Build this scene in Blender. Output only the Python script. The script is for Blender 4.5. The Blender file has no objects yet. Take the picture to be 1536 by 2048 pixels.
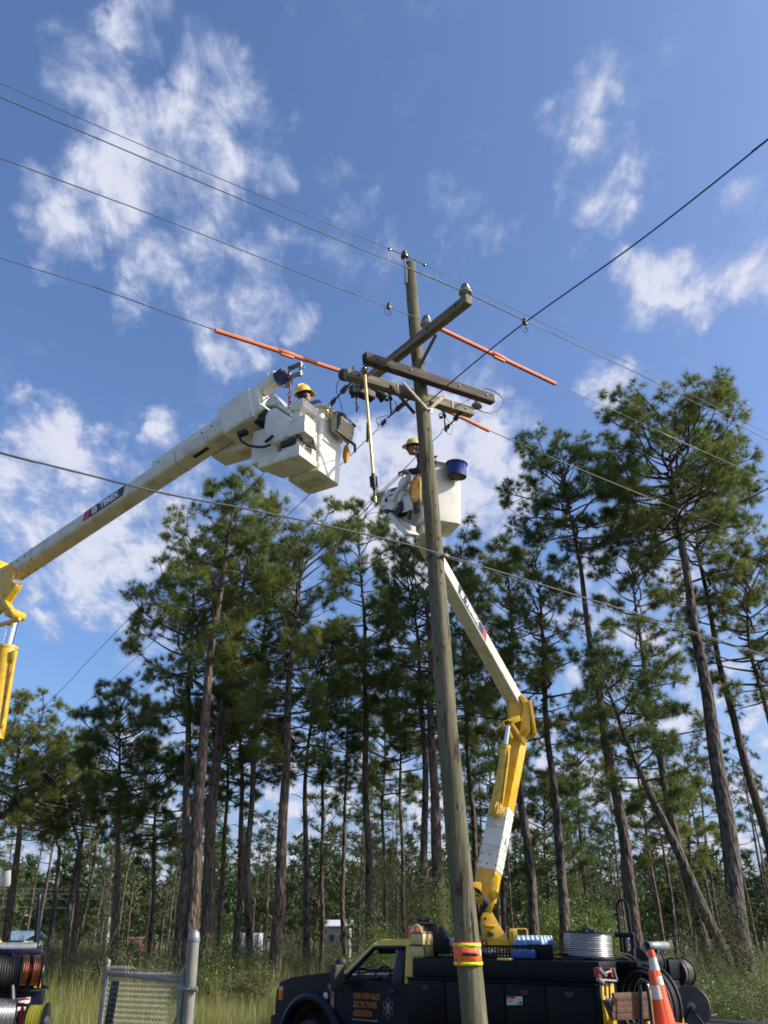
import bpy, bmesh, math, random
import numpy as np
from mathutils import Vector as V, Matrix

S = bpy.context.scene
COL = S.collection
# ---------------------------------------------------------------- camera
F = 1657.0; TH = math.radians(27.2); CZ = 2.1          # focal length in px of a 1536x2048 frame, pitch, eye height
cd = bpy.data.cameras.new('camera'); cam = bpy.data.objects.new('camera', cd); COL.objects.link(cam)
cam.location = (0, 0, CZ); cam.rotation_euler = (math.pi / 2 + TH, 0, 0)
cd.sensor_fit = 'VERTICAL'; cd.sensor_height = 34.6; cd.lens = 34.6 * F / 2048
cd.clip_start = .1; cd.clip_end = 2000
S.camera = cam
S.render.resolution_x = 768; S.render.resolution_y = 1024

# ---------------------------------------------------------------- sun, sky, exposure
SUN_AZ, SUN_EL = math.radians(99), math.radians(33)
SKY_STRENGTH, SUN_STRENGTH, EXPOSURE = .117, 3.4, .9
ld = bpy.data.lights.new('sun', 'SUN'); ld.energy = SUN_STRENGTH; ld.angle = math.radians(.55); ld.color = (1, .93, .80)
sun = bpy.data.objects.new('sun', ld); COL.objects.link(sun)
sdir = V((math.sin(SUN_AZ) * math.cos(SUN_EL), math.cos(SUN_AZ) * math.cos(SUN_EL), math.sin(SUN_EL)))
sun.rotation_euler = sdir.to_track_quat('Z', 'Y').to_euler()
sun.location = sdir * 60
S.view_settings.view_transform = 'Standard'; S.view_settings.look = 'None'
S.view_settings.exposure = EXPOSURE; S.view_settings.gamma = 1; S.view_settings.use_curve_mapping = False

def ray(px, py):
    u = (px - 768) / F; v = (1024 - py) / F
    return V((u, math.cos(TH) - v * math.sin(TH), math.sin(TH) + v * math.cos(TH)))
EYE = V((0, 0, CZ))
def atY(px, py, Y): r = ray(px, py); return EYE + r * (Y / r.y)
def onplane(px, py, p0, n): r = ray(px, py); return EYE + r * ((V(p0) - EYE).dot(n) / r.dot(n))

w = bpy.data.worlds.new('World'); S.world = w; w.use_nodes = True
nt = w.node_tree; nt.nodes.clear(); N = nt.nodes.new; L = nt.links.new
def wmath(op, a, b=None, c=None, clamp=False):
    n = N('ShaderNodeMath'); n.operation = op; n.use_clamp = clamp
    for i, x in enumerate((a, b, c)):
        if x is None: continue
        if isinstance(x, (int, float)): n.inputs[i].default_value = x
        else: L(x, n.inputs[i])
    return n.outputs[0]
def wvec(op, a, b, out=0):
    n = N('ShaderNodeVectorMath'); n.operation = op
    for i, x in enumerate((a, b)):
        if x is None: continue
        if isinstance(x, (tuple, V)): n.inputs[i].default_value = tuple(x)
        else: L(x, n.inputs[i])
    return n.outputs[out]
def wnoise(vec, scale, detail, rough=.55, dist=0):
    n = N('ShaderNodeTexNoise'); L(vec, n.inputs['Vector'])
    n.inputs['Scale'].default_value = scale; n.inputs['Detail'].default_value = detail
    n.inputs['Roughness'].default_value = rough; n.inputs['Distortion'].default_value = dist
    return n.outputs['Fac']
tc = N('ShaderNodeTexCoord'); DIR = tc.outputs['Generated']
sky = N('ShaderNodeTexSky'); sky.sky_type = 'NISHITA'; sky.sun_disc = False
sky.sun_elevation = SUN_EL; sky.sun_rotation = SUN_AZ
sky.altitude = 0; sky.air_density = 1.0; sky.dust_density = 3.0; sky.ozone_density = 6.0
sep = N('ShaderNodeSeparateXYZ'); L(DIR, sep.inputs[0])
# the cloud layer: noise on a plane overhead, thick where one of these banks lies
zc = wmath('MAXIMUM', sep.outputs[2], .0)
zc2 = wmath('ADD', zc, .34)
cmb = N('ShaderNodeCombineXYZ')
L(wmath('DIVIDE', sep.outputs[0], zc2), cmb.inputs[0]); L(wmath('DIVIDE', sep.outputs[1], zc2), cmb.inputs[1])
PL = cmb.outputs[0]
n_big = wnoise(PL, 6.5, 7, .58, .3)
n_mid = wnoise(wvec('MULTIPLY', wvec('ADD', PL, (7.3, 2.1, 0)), (1, .55, 1)), 19, 7, .62, .35)
n_fine = wnoise(wvec('ADD', PL, (1.7, 9.1, 3)), 44, 4, .6)
def wcol(vec, scale, detail):
    n = N('ShaderNodeTexNoise'); L(vec, n.inputs['Vector']); n.inputs['Scale'].default_value = scale; n.inputs['Detail'].default_value = detail; n.inputs['Roughness'].default_value = .6
    return n.outputs['Color']
def wscale(v, k):
    n = N('ShaderNodeVectorMath'); n.operation = 'SCALE'; L(v, n.inputs[0]); n.inputs['Scale'].default_value = k; return n.outputs[0]
WARP = wvec('NORMALIZE', wvec('ADD', DIR, wscale(wvec('SUBTRACT', wcol(DIR, 9, 5), (.5, .5, .5)), .16)), None)
BANKS = [  # (px, py, radius px, weight): where the cloud banks of the photograph stand in the sky
 (270, 235, 95, 1.0), (350, 300, 120, .95), (230, 360, 110, .95), (150, 400, 90, .9), (420, 110, 80, .8), (440, 190, 60, .72),
 (265, 45, 60, .75), (150, 130, 80, .62), (330, 10, 45, .6), (500, 270, 90, .72), (560, 330, 60, .55), (130, 510, 60, .72), (400, 390, 110, .78),
 (400, 545, 120, 1.0), (310, 530, 80, .85), (500, 560, 80, .92), (430, 640, 85, .8), (600, 630, 50, .75), (250, 628, 40, .55), (580, 535, 70, .62),
 (745, 450, 70, .62), (930, 430, 75, .66), (990, 425, 60, .62), (920, 500, 55, .5), (650, 330, 40, .35), (690, 525, 50, .4),
 (1200, 340, 80, .70), (1215, 410, 62, .82), (1130, 270, 65, .55), (1280, 300, 62, .55), (1180, 130, 40, .38), (1150, 490, 26, .5), (1180, 200, 48, .45),
 (1370, 570, 85, 1.0), (1300, 560, 70, .85), (1480, 520, 90, .85), (1536, 450, 90, .75), (1290, 640, 60, .5),
 (1215, 790, 60, 1.0), (1030, 850, 55, .95), (960, 740, 60, .42),
 (90, 890, 85, 1.3), (60, 970, 110, 1.2), (200, 930, 60, .9), (30, 1060, 100, .95), (170, 1060, 80, .85), (320, 860, 45, .6),
 (220, 1150, 115, 1.25), (310, 1090, 90, 1.0), (130, 1200, 100, .9), (290, 1260, 80, .7), (400, 1000, 120, .7), (650, 900, 80, .5),
 (800, 900, 120, 1.3), (900, 940, 130, 1.4), (980, 900, 100, 1.15), (740, 960, 110, 1.1), (830, 1050, 160, 1.2), (990, 1000, 140, 1.2),
 (1100, 900, 90, .6), (600, 1050, 140, .75), (1250, 1200, 160, .8), (1330, 1080, 120, .6), (1320, 1280, 120, .75), (1536, 1020, 90, .55),
 (1450, 1560, 240, .8), (1200, 1500, 220, .7), (850, 1400, 260, .6), (450, 1560, 220, .5), (1280, 1680, 240, .95), (650, 1690, 280, .9), (250, 1720, 260, .85), (950, 1720, 280, .95)]
acc = None
for (px, py, r, wt) in BANKS:
    d = ray(px, py).normalized()
    cosr = math.cos(r * 1.5 / math.hypot(F, math.hypot(px - 768, py - 1024)))
    dot = wvec('DOT_PRODUCT', WARP, d, 1)
    mr = N('ShaderNodeMapRange'); mr.interpolation_type = 'SMOOTHSTEP'
    L(dot, mr.inputs[0]); mr.inputs[1].default_value = cosr; mr.inputs[2].default_value = 1 - (1 - cosr) * .02
    mr.inputs[3].default_value = 0; mr.inputs[4].default_value = wt
    acc = mr.outputs[0] if acc is None else wmath('SMOOTH_MAX', acc, mr.outputs[0], .12)
# beyond the view the same broken cloud goes on at random
fw = wvec('DOT_PRODUCT', DIR, ray(768, 900).normalized(), 1)
beyond = N('ShaderNodeMapRange'); beyond.interpolation_type = 'SMOOTHSTEP'; L(fw, beyond.inputs[0])
beyond.inputs[1].default_value = .80; beyond.inputs[2].default_value = .62; beyond.inputs[3].default_value = 0; beyond.inputs[4].default_value = 1
n_cov = wnoise(wvec('ADD', PL, (3.3, 4.7, 0)), 1.1, 3, .5)
cov = N('ShaderNodeMapRange'); L(n_cov, cov.inputs[0]); cov.inputs[1].default_value = .42; cov.inputs[2].default_value = .72
acc = wmath('MAXIMUM', acc, wmath('MULTIPLY', cov.outputs[0], beyond.outputs[0]))
tex = wmath('ADD', wmath('MULTIPLY', n_big, .46), wmath('ADD', wmath('MULTIPLY', n_mid, .44), wmath('MULTIPLY', n_fine, .10)))
dens = wmath('ADD', wmath('MULTIPLY', acc, .80), wmath('MULTIPLY', wmath('SUBTRACT', tex, .5), 5.2))
mask = N('ShaderNodeMapRange'); mask.interpolation_type = 'SMOOTHSTEP'; L(dens, mask.inputs[0])
mask.inputs[1].default_value = .14; mask.inputs[2].default_value = 1.15
msk = wmath('MULTIPLY', mask.outputs[0], wmath('MINIMUM', wmath('MULTIPLY', acc, 2.2), 1.0))
msk = wmath('MULTIPLY', msk, .93)
shade = N('ShaderNodeMix'); shade.data_type = 'RGBA'
L(wmath('MULTIPLY', wmath('POWER', mask.outputs[0], 2.2), wmath('ADD', n_mid, .35), clamp=True), shade.inputs['Factor'])
CLOUD = 1.0 / (SKY_STRENGTH * 2 ** EXPOSURE)
shade.inputs['A'].default_value = (.44 * CLOUD, .52 * CLOUD, .76 * CLOUD, 1)
shade.inputs['B'].default_value = (.78 * CLOUD, .80 * CLOUD, .92 * CLOUD, 1)
tint = N('ShaderNodeMix'); tint.data_type = 'RGBA'; tint.blend_type = 'MULTIPLY'; tint.inputs['Factor'].default_value = 1
L(sky.outputs[0], tint.inputs['A']); tint.inputs['B'].default_value = (.95, .96, 1.02, 1)
mixs = N('ShaderNodeMix'); mixs.data_type = 'RGBA'
L(msk, mixs.inputs['Factor']); L(tint.outputs['Result'], mixs.inputs['A']); L(shade.outputs['Result'], mixs.inputs['B'])
bg = N('ShaderNodeBackground'); L(mixs.outputs['Result'], bg.inputs[0]); bg.inputs[1].default_value = SKY_STRENGTH
wo = N('ShaderNodeOutputWorld'); L(bg.outputs[0], wo.inputs[0])
w.cycles.sampling_method = 'MANUAL'; w.cycles.sample_map_resolution = 512
S.cycles.max_bounces = 6; S.cycles.transparent_max_bounces = 12; S.cycles.use_denoising = True; S.cycles.filter_width = 1.75

# ================================================================= helpers
rnd = random.Random(11)
RNG = np.random.default_rng(5)
def tag(o, label=None, cat=None, group=None, kind=None):
    if label: o['label'] = label
    if cat: o['category'] = cat
    if group: o['group'] = group
    if kind: o['kind'] = kind
    return o
def thing(name, label, cat, loc, group=None):
    o = bpy.data.objects.new(name, None); COL.objects.link(o)
    o.empty_display_size = .2; o.location = loc
    return tag(o, label, cat, group)
def root_loc(p):
    if p is None: return V((0, 0, 0))
    while p.parent: p = p.parent
    return V(p.location)
def frame(o, x, up=(0, 0, 1)):
    """4x4 with its x axis along x, z as near to up as can be"""
    x = V(x).normalized(); y = V(up).cross(x).normalized(); z = x.cross(y)
    M = Matrix((x, y, z)).transposed().to_4x4(); M.translation = V(o); return M
LOCAL = {}
class MB:
    def __init__(s, T=None): s.bm = bmesh.new(); s.T = T
    def _add(s, tb):
        me = bpy.data.meshes.new('tmp'); tb.to_mesh(me); tb.free(); s.bm.from_mesh(me); bpy.data.meshes.remove(me)
    def hexa(s, p, bevel=0, seg=2):
        """8 corners: bottom ring then top ring"""
        tb = bmesh.new(); v = [tb.verts.new(V(q)) for q in p]
        for f in ((3, 2, 1, 0), (4, 5, 6, 7), (0, 1, 5, 4), (1, 2, 6, 5), (2, 3, 7, 6), (3, 0, 4, 7)): tb.faces.new([v[i] for i in f])
        bmesh.ops.recalc_face_normals(tb, faces=tb.faces)
        if bevel: bmesh.ops.bevel(tb, geom=list(tb.edges), offset=bevel, segments=seg, affect='EDGES', profile=.5)
        s._add(tb); return s
    def box(s, c, size, M=None, bevel=0, seg=2, taper=1.0):
        c = V(c); h = V(size) / 2; P = []
        for z in (-1, 1):
            k = taper if z > 0 else 1
            for x, y in ((-1, -1), (1, -1), (1, 1), (-1, 1)):
                q = c + V((x * h.x * k, y * h.y * k, z * h.z)); P.append(M @ q if M is not None else q)
        return s.hexa(P, bevel, seg)
    def prism(s, poly, off, bevel=0, seg=2):
        tb = bmesh.new(); off = V(off); a = [tb.verts.new(V(q)) for q in poly]; b = [tb.verts.new(V(q) + off) for q in poly]; n = len(a)
        tb.faces.new(a[::-1]); tb.faces.new(b)
        for i in range(n): tb.faces.new((a[i], a[(i + 1) % n], b[(i + 1) % n], b[i]))
        bmesh.ops.recalc_face_normals(tb, faces=tb.faces)
        if bevel: bmesh.ops.bevel(tb, geom=list(tb.edges), offset=bevel, segments=seg, affect='EDGES', profile=.5)
        s._add(tb); return s
    def tube(s, pts, r, seg=8, caps=True, closed=False):
        pts = [V(p) for p in pts]; n = len(pts); rr = r if isinstance(r, (list, tuple)) else [r] * n
        rings = []; ref = None
        for i, p in enumerate(pts):
            if closed: d = pts[(i + 1) % n] - pts[i - 1]
            else: d = pts[min(i + 1, n - 1)] - pts[max(i - 1, 0)]
            d = d.normalized() if d.length > 1e-9 else V((0, 0, 1))
            if ref is None:
                ref = d.orthogonal().normalized()
            ref = (ref - d * ref.dot(d)); ref = ref.normalized() if ref.length > 1e-6 else d.orthogonal().normalized()
            b = d.cross(ref)
            rings.append([s.bm.verts.new(p + (ref * math.cos(2 * math.pi * k / seg) + b * math.sin(2 * math.pi * k / seg)) * rr[i]) for k in range(seg)])
        for i in range(n if closed else n - 1):
            a, b = rings[i], rings[(i + 1) % n]
            for k in range(seg): s.bm.faces.new((a[k], a[(k + 1) % seg], b[(k + 1) % seg], b[k]))
        if caps and not closed: s.bm.faces.new(rings[0][::-1]); s.bm.faces.new(rings[-1])
        return s
    def cyl(s, a, b, r, r2=None, seg=16): return s.tube([a, b], [r, r if r2 is None else r2], seg)
    def lathe(s, prof, M=None, seg=20, caps=True, sy=1.0):
        M = M if M is not None else Matrix(); rings = []
        for r, z in prof:
            rings.append([s.bm.verts.new(M @ V((max(r, 1e-4) * math.cos(2 * math.pi * k / seg), max(r, 1e-4) * sy * math.sin(2 * math.pi * k / seg), z))) for k in range(seg)])
        for a, b in zip(rings, rings[1:]):
            for k in range(seg): s.bm.faces.new((a[k], a[(k + 1) % seg], b[(k + 1) % seg], b[k]))
        if caps: s.bm.faces.new(rings[0][::-1]); s.bm.faces.new(rings[-1])
        return s
    def torus(s, c, ax, R, r, seg=24, rs=8, a0=0, a1=2 * math.pi):
        c = V(c); ax = V(ax).normalized(); u = ax.orthogonal().normalized(); v = ax.cross(u); full = abs(a1 - a0 - 2 * math.pi) < 1e-4
        k = seg if full else seg + 1
        return s.tube([c + (u * math.cos(a0 + (a1 - a0) * i / seg) + v * math.sin(a0 + (a1 - a0) * i / seg)) * R for i in range(k)], r, rs, True, full)
    def ball(s, c, r, seg=12, sc=(1, 1, 1), M=None):
        tb = bmesh.new(); bmesh.ops.create_uvsphere(tb, u_segments=seg, v_segments=max(6, seg * 2 // 3), radius=r)
        for v in tb.verts:
            q = V((v.co.x * sc[0], v.co.y * sc[1], v.co.z * sc[2])); v.co = (M @ q if M is not None else q) + V(c)
        s._add(tb); return s
    def quad(s, a, b, c, d): s.bm.faces.new([s.bm.verts.new(V(q)) for q in (a, b, c, d)]); return s
    def text(s, txt, size, M, weight=0., sx=1., spacing=1., extrude=.0, align='CENTER'):
        """flat lettering in M's xy plane, set on its origin"""
        cu = bpy.data.curves.new('lettering', 'FONT'); cu.body = txt; cu.size = size; cu.offset = weight; cu.extrude = extrude
        cu.align_x = align; cu.align_y = 'CENTER'; cu.resolution_u = 3; cu.space_character = spacing
        o = bpy.data.objects.new('lettering_curve', cu); me = bpy.data.meshes.new_from_object(o)
        tb = bmesh.new(); tb.from_mesh(me)
        for v in tb.verts: v.co = M @ V((v.co.x * sx, v.co.y, v.co.z))
        bpy.data.objects.remove(o); bpy.data.curves.remove(cu); bpy.data.meshes.remove(me); s._add(tb); return s
    def done(s, name, m, parent=None, loc=None, smooth=35, recalc=True, keep=False):
        """link as ONE mesh object; coordinates are world ones, stored relative to the thing"""
        if recalc: bmesh.ops.recalc_face_normals(s.bm, faces=s.bm.faces)
        o0 = root_loc(parent) if parent else (V(loc) if loc is not None else V((0, 0, 0)))
        T = Matrix.Translation(-o0) @ (s.T if s.T is not None else Matrix())
        if parent and parent.name in LOCAL: T = LOCAL[parent.name].inverted() @ T
        if not keep: bmesh.ops.transform(s.bm, matrix=T, verts=s.bm.verts)
        me = bpy.data.meshes.new(name); s.bm.to_mesh(me); s.bm.free()
        if smooth and len(me.polygons):
            me.polygons.foreach_set('use_smooth', [True] * len(me.polygons)); me.set_sharp_from_angle(angle=math.radians(smooth))
        me.materials.append(m)
        o = bpy.data.objects.new(name, me); COL.objects.link(o)
        if parent: o.parent = parent
        else: o.location = o0
        if keep: o.matrix_local = T; LOCAL[o.name] = T      # a plank or beam keeps its own axes, so that its grain runs along it
        return o
def copy_tree(o, loc, label=None, rz=0, sc=1.0, parent=None):
    c = o.copy(); COL.objects.link(c)
    if parent is None:
        c.location = loc; c.rotation_euler = (0, 0, rz); c.scale = (sc, sc, sc)
        if label: c['label'] = label
    else: c.parent = parent
    for ch in list(o.children): copy_tree(ch, None, parent=c)
    return c
def tri_mesh(name, P, m, parent=None, loc=None, smooth=False, nv=3):
    """P: (n*nv,3) array, every nv rows one face"""
    o0 = root_loc(parent) if parent else (V(loc) if loc is not None else V((0, 0, 0)))
    P = (np.asarray(P, dtype=np.float32) - np.array(o0, dtype=np.float32)); n = len(P) // nv
    me = bpy.data.meshes.new(name); me.vertices.add(n * nv); me.vertices.foreach_set('co', P.ravel())
    me.loops.add(n * nv); me.loops.foreach_set('vertex_index', np.arange(n * nv, dtype=np.int32))
    me.polygons.add(n); me.polygons.foreach_set('loop_start', np.arange(0, n * nv, nv, dtype=np.int32))
    me.update(calc_edges=True); me.materials.append(m)
    o = bpy.data.objects.new(name, me); COL.objects.link(o)
    if parent: o.parent = parent
    else: o.location = o0
    return o
def smooth_path(pts, n=6):
    pts = [V(p) for p in pts]; out = []
    for i in range(len(pts) - 1):
        p0 = pts[i - 1] if i else pts[0] * 2 - pts[1]; p1, p2 = pts[i], pts[i + 1]
        p3 = pts[i + 2] if i + 2 < len(pts) else pts[-1] * 2 - pts[-2]
        for k in range(n):
            t = k / n
            out.append(.5 * ((2 * p1) + (p2 - p0) * t + (2 * p0 - 5 * p1 + 4 * p2 - p3) * t * t + (3 * p1 - p0 - 3 * p2 + p3) * t ** 3))
    return out + [pts[-1]]

# ----------------------------------------------------------------- materials
def mat(name, c1, c2=None, scale=6, rough=.5, metal=0, bump=0, bscale=60, stretch=(1, 1, 1), contrast=(.35, .65), coat=0, spec=.5, dirt=None, detail=5):
    m = bpy.data.materials.new(name); m.use_nodes = True; t = m.node_tree; b = t.nodes['Principled BSDF']
    b.inputs['Roughness'].default_value = rough; b.inputs['Metallic'].default_value = metal
    b.inputs['Coat Weight'].default_value = coat; b.inputs['Specular IOR Level'].default_value = spec; b.inputs['Coat Roughness'].default_value = .12
    tcn = t.nodes.new('ShaderNodeTexCoord'); mp = t.nodes.new('ShaderNodeMapping'); mp.inputs['Scale'].default_value = stretch
    t.links.new(tcn.outputs['Object'], mp.inputs[0])
    def noise(sc, det=detail):
        n = t.nodes.new('ShaderNodeTexNoise'); n.inputs['Scale'].default_value = sc; n.inputs['Detail'].default_value = det; n.inputs['Roughness'].default_value = .6
        t.links.new(mp.outputs[0], n.inputs['Vector']); return n.outputs['Fac']
    col = None
    if c2 is not None:
        r = t.nodes.new('ShaderNodeMapRange'); t.links.new(noise(scale), r.inputs[0]); r.inputs[1].default_value, r.inputs[2].default_value = contrast
        mx = t.nodes.new('ShaderNodeMix'); mx.data_type = 'RGBA'; t.links.new(r.outputs[0], mx.inputs['Factor'])
        mx.inputs['A'].default_value = (*c1, 1); mx.inputs['B'].default_value = (*c2, 1); col = mx.outputs['Result']
    if dirt:
        dc, ds, lo, hi, am = dirt
        r = t.nodes.new('ShaderNodeMapRange'); t.links.new(noise(ds, 7), r.inputs[0]); r.inputs[1].default_value, r.inputs[2].default_value = lo, hi; r.inputs[4].default_value = am
        mx = t.nodes.new('ShaderNodeMix'); mx.data_type = 'RGBA'; t.links.new(r.outputs[0], mx.inputs['Factor'])
        if col: t.links.new(col, mx.inputs['A'])
        else: mx.inputs['A'].default_value = (*c1, 1)
        mx.inputs['B'].default_value = (*dc, 1); col = mx.outputs['Result']
    if col: t.links.new(col, b.inputs['Base Color'])
    else: b.inputs['Base Color'].default_value = (*c1, 1)
    if bump:
        bp = t.nodes.new('ShaderNodeBump'); bp.inputs['Strength'].default_value = bump; bp.inputs['Distance'].default_value = .02
        t.links.new(noise(bscale), bp.inputs['Height']); t.links.new(bp.outputs[0], b.inputs['Normal'])
    return m
def leaf_mat(name, c1, c2, c3, trans=.25, rough=.5, nscale=.8, dead=None):
    m = bpy.data.materials.new(name); m.use_nodes = True; t = m.node_tree; b = t.nodes['Principled BSDF']; out = t.nodes['Material Output']
    b.inputs['Roughness'].default_value = rough; b.inputs['Specular IOR Level'].default_value = .35
    g = t.nodes.new('ShaderNodeNewGeometry'); tcn = t.nodes.new('ShaderNodeTexCoord')
    n = t.nodes.new('ShaderNodeTexNoise'); n.inputs['Scale'].default_value = nscale; n.inputs['Detail'].default_value = 3; t.links.new(tcn.outputs['Object'], n.inputs['Vector'])
    r = t.nodes.new('ShaderNodeMapRange'); t.links.new(n.outputs['Fac'], r.inputs[0]); r.inputs[1].default_value = .38; r.inputs[2].default_value = .66
    a = t.nodes.new('ShaderNodeMix'); a.data_type = 'RGBA'; t.links.new(g.outputs['Random Per Island'], a.inputs['Factor'])
    a.inputs['A'].default_value = (*c1, 1); a.inputs['B'].default_value = (*c2, 1)
    c = t.nodes.new('ShaderNodeMix'); c.data_type = 'RGBA'; t.links.new(r.outputs[0], c.inputs['Factor'])
    t.links.new(a.outputs['Result'], c.inputs['A']); c.inputs['B'].default_value = (*c3, 1)
    if dead:        # a share of the needles has gone brown
        gt = t.nodes.new('ShaderNodeMath'); gt.operation = 'GREATER_THAN'; gt.inputs[1].default_value = 1 - dead; t.links.new(g.outputs['Random Per Island'], gt.inputs[0])
        dm = t.nodes.new('ShaderNodeMix'); dm.data_type = 'RGBA'; t.links.new(gt.outputs[0], dm.inputs['Factor']); t.links.new(c.outputs['Result'], dm.inputs['A']); dm.inputs['B'].default_value = (.20, .12, .045, 1); c = dm
    t.links.new(c.outputs['Result'], b.inputs['Base Color'])
    tr = t.nodes.new('ShaderNodeBsdfTranslucent'); t.links.new(c.outputs['Result'], tr.inputs['Color'])
    mx = t.nodes.new('ShaderNodeMixShader'); mx.inputs[0].default_value = trans
    t.links.new(b.outputs[0], mx.inputs[1]); t.links.new(tr.outputs[0], mx.inputs[2]); t.links.new(mx.outputs[0], out.inputs[0])
    return m
def bark_mat(name, c1, c2, c3, vscale=5):
    m = bpy.data.materials.new(name); m.use_nodes = True; t = m.node_tree; b = t.nodes['Principled BSDF']
    b.inputs['Roughness'].default_value = .9; b.inputs['Specular IOR Level'].default_value = .2
    tcn = t.nodes.new('ShaderNodeTexCoord'); mp = t.nodes.new('ShaderNodeMapping'); mp.inputs['Scale'].default_value = (1, 1, .35); t.links.new(tcn.outputs['Object'], mp.inputs[0])
    v = t.nodes.new('ShaderNodeTexVoronoi'); v.feature = 'F1'; v.inputs['Scale'].default_value = vscale * 2.2; t.links.new(mp.outputs[0], v.inputs['Vector'])
    n = t.nodes.new('ShaderNodeTexNoise'); n.inputs['Scale'].default_value = vscale * 3; n.inputs['Detail'].default_value = 6; t.links.new(mp.outputs[0], n.inputs['Vector'])
    n2 = t.nodes.new('ShaderNodeTexNoise'); n2.inputs['Scale'].default_value = .6; t.links.new(tcn.outputs['Object'], n2.inputs['Vector'])
    r = t.nodes.new('ShaderNodeMapRange'); t.links.new(n.outputs['Fac'], r.inputs[0]); r.inputs[1].default_value = .35; r.inputs[2].default_value = .68
    a = t.nodes.new('ShaderNodeMix'); a.data_type = 'RGBA'; t.links.new(r.outputs[0], a.inputs['Factor']); a.inputs['A'].default_value = (*c1, 1); a.inputs['B'].default_value = (*c2, 1)
    r2 = t.nodes.new('ShaderNodeMapRange'); t.links.new(v.outputs['Distance'], r2.inputs[0]); r2.inputs[1].default_value = .45; r2.inputs[2].default_value = .75
    c = t.nodes.new('ShaderNodeMix'); c.data_type = 'RGBA'; t.links.new(r2.outputs[0], c.inputs['Factor']); t.links.new(a.outputs['Result'], c.inputs['A']); c.inputs['B'].default_value = (*c3, 1)
    r3 = t.nodes.new('ShaderNodeMapRange'); t.links.new(n2.outputs['Fac'], r3.inputs[0]); r3.inputs[1].default_value = .4; r3.inputs[2].default_value = .65; r3.inputs[4].default_value = .55
    e = t.nodes.new('ShaderNodeMix'); e.data_type = 'RGBA'; t.links.new(r3.outputs[0], e.inputs['Factor']); t.links.new(c.outputs['Result'], e.inputs['A']); e.inputs['B'].default_value = (c1[0] * .75, c1[1] * .85, c1[2] * .95, 1); c = e
    t.links.new(c.outputs['Result'], b.inputs['Base Color'])
    bp = t.nodes.new('ShaderNodeBump'); bp.inputs['Strength'].default_value = 1.0; bp.inputs['Distance'].default_value = .06; bp.invert = True
    t.links.new(v.outputs['Distance'], bp.inputs['Height'])
    bp2 = t.nodes.new('ShaderNodeBump'); bp2.inputs['Strength'].default_value = .5; bp2.inputs['Distance'].default_value = .02
    t.links.new(n.outputs['Fac'], bp2.inputs['Height']); t.links.new(bp.outputs[0], bp2.inputs['Normal']); t.links.new(bp2.outputs[0], b.inputs['Normal'])
    return m

M_ = {}
M_['white'] = mat('white_fibreglass', (.74, .71, .62), (.67, .64, .55), 3.5, .38, dirt=((.22, .17, .10), 4.2, .52, .78, .5), coat=.15, bump=.04, bscale=9)
M_['white2'] = mat('white_boom_paint', (.66, .62, .51), (.60, .56, .46), 2.5, .40, dirt=((.24, .19, .12), 4.4, .48, .76, .6), coat=.1)
M_['yellow'] = mat('yellow_paint', (.72, .43, .015), (.66, .38, .012), 4, .38, dirt=((.18, .11, .03), 7, .50, .74, .65), coat=.25)
M_['cabyellow'] = mat('cab_yellow', (.60, .42, .02), (.56, .38, .02), 4, .30, coat=.4)
M_['navy'] = mat('navy_paint', (.003, .005, .018), (.004, .007, .022), 3, .38, coat=.06, spec=.24, dirt=((.02, .018, .018), 6, .56, .85, .3))
M_['navybody'] = mat('navy_body_paint', (.002, .003, .007), (.0035, .004, .008), 3, .5, spec=.16, dirt=((.016, .015, .015), 4, .55, .85, .4))
M_['black'] = mat('black_rubber', (.012, .012, .013), (.022, .021, .02), 14, .65)
M_['dkmetal'] = mat('dark_steel', (.03, .03, .033), (.06, .055, .05), 18, .5, .6)
M_['steel'] = mat('galvanised_steel', (.30, .30, .31), (.20, .21, .22), 20, .5, .6, bump=.1, bscale=120)
M_['chrome'] = mat('chromed_rod', (.72, .74, .78), None, rough=.14, metal=1)
M_['rust'] = mat('red_oxide_metal', (.28, .06, .035), (.18, .06, .04), 25, .55, .3)
M_['orange'] = mat('orange_line_guard', (.62, .165, .05), (.54, .135, .04), 8, .62, dirt=((.25, .06, .02), 6, .58, .8, .5))
M_['wood_arm'] = mat('weathered_arm_timber', (.105, .078, .052), (.035, .026, .019), 14, .85, stretch=(.10, 1, 1), bump=.6, bscale=30, contrast=(.36, .62), dirt=((.028, .022, .017), 3.4, .46, .66, .8))
M_['wood_arm2'] = mat('grey_arm_timber', (.25, .215, .15), (.11, .09, .062), 14, .85, stretch=(.10, 1, 1), bump=.6, bscale=30, contrast=(.36, .62), dirt=((.07, .058, .042), 3.0, .52, .72, .7))
M_['brace'] = mat('wood_brace', (.40, .35, .245), (.28, .24, .165), 12, .75)
M_['porcelain'] = mat('porcelain_grey', (.27, .265, .255), (.20, .20, .19), 10, .28, coat=.4)
M_['brownpor'] = mat('brown_porcelain', (.055, .022, .016), None, rough=.15, coat=.6)
M_['wire'] = mat('aluminium_conductor', (.12, .12, .125), (.08, .08, .085), 40, .6, .2)
M_['dkwire'] = mat('covered_wire', (.018, .020, .028), None, rough=.5)
M_['cable'] = mat('grey_cable', (.045, .045, .047), (.028, .028, .028), 30, .7)
M_['fg_stick'] = mat('yellow_fibreglass_stick', (.72, .50, .13), (.60, .38, .08), 9, .35, coat=.3)
M_['canvas'] = mat('canvas', (.52, .44, .31), (.43, .36, .25), 20, .9, bump=.3, bscale=160, dirt=((.15, .12, .09), 14, .62, .72, .5))
M_['tancanvas'] = mat('tan_canvas', (.42, .25, .07), (.30, .17, .05), 14, .9, bump=.3, bscale=120)
M_['glove'] = mat('yellow_leather', (.62, .33, .04), (.50, .25, .03), 20, .8)
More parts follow.
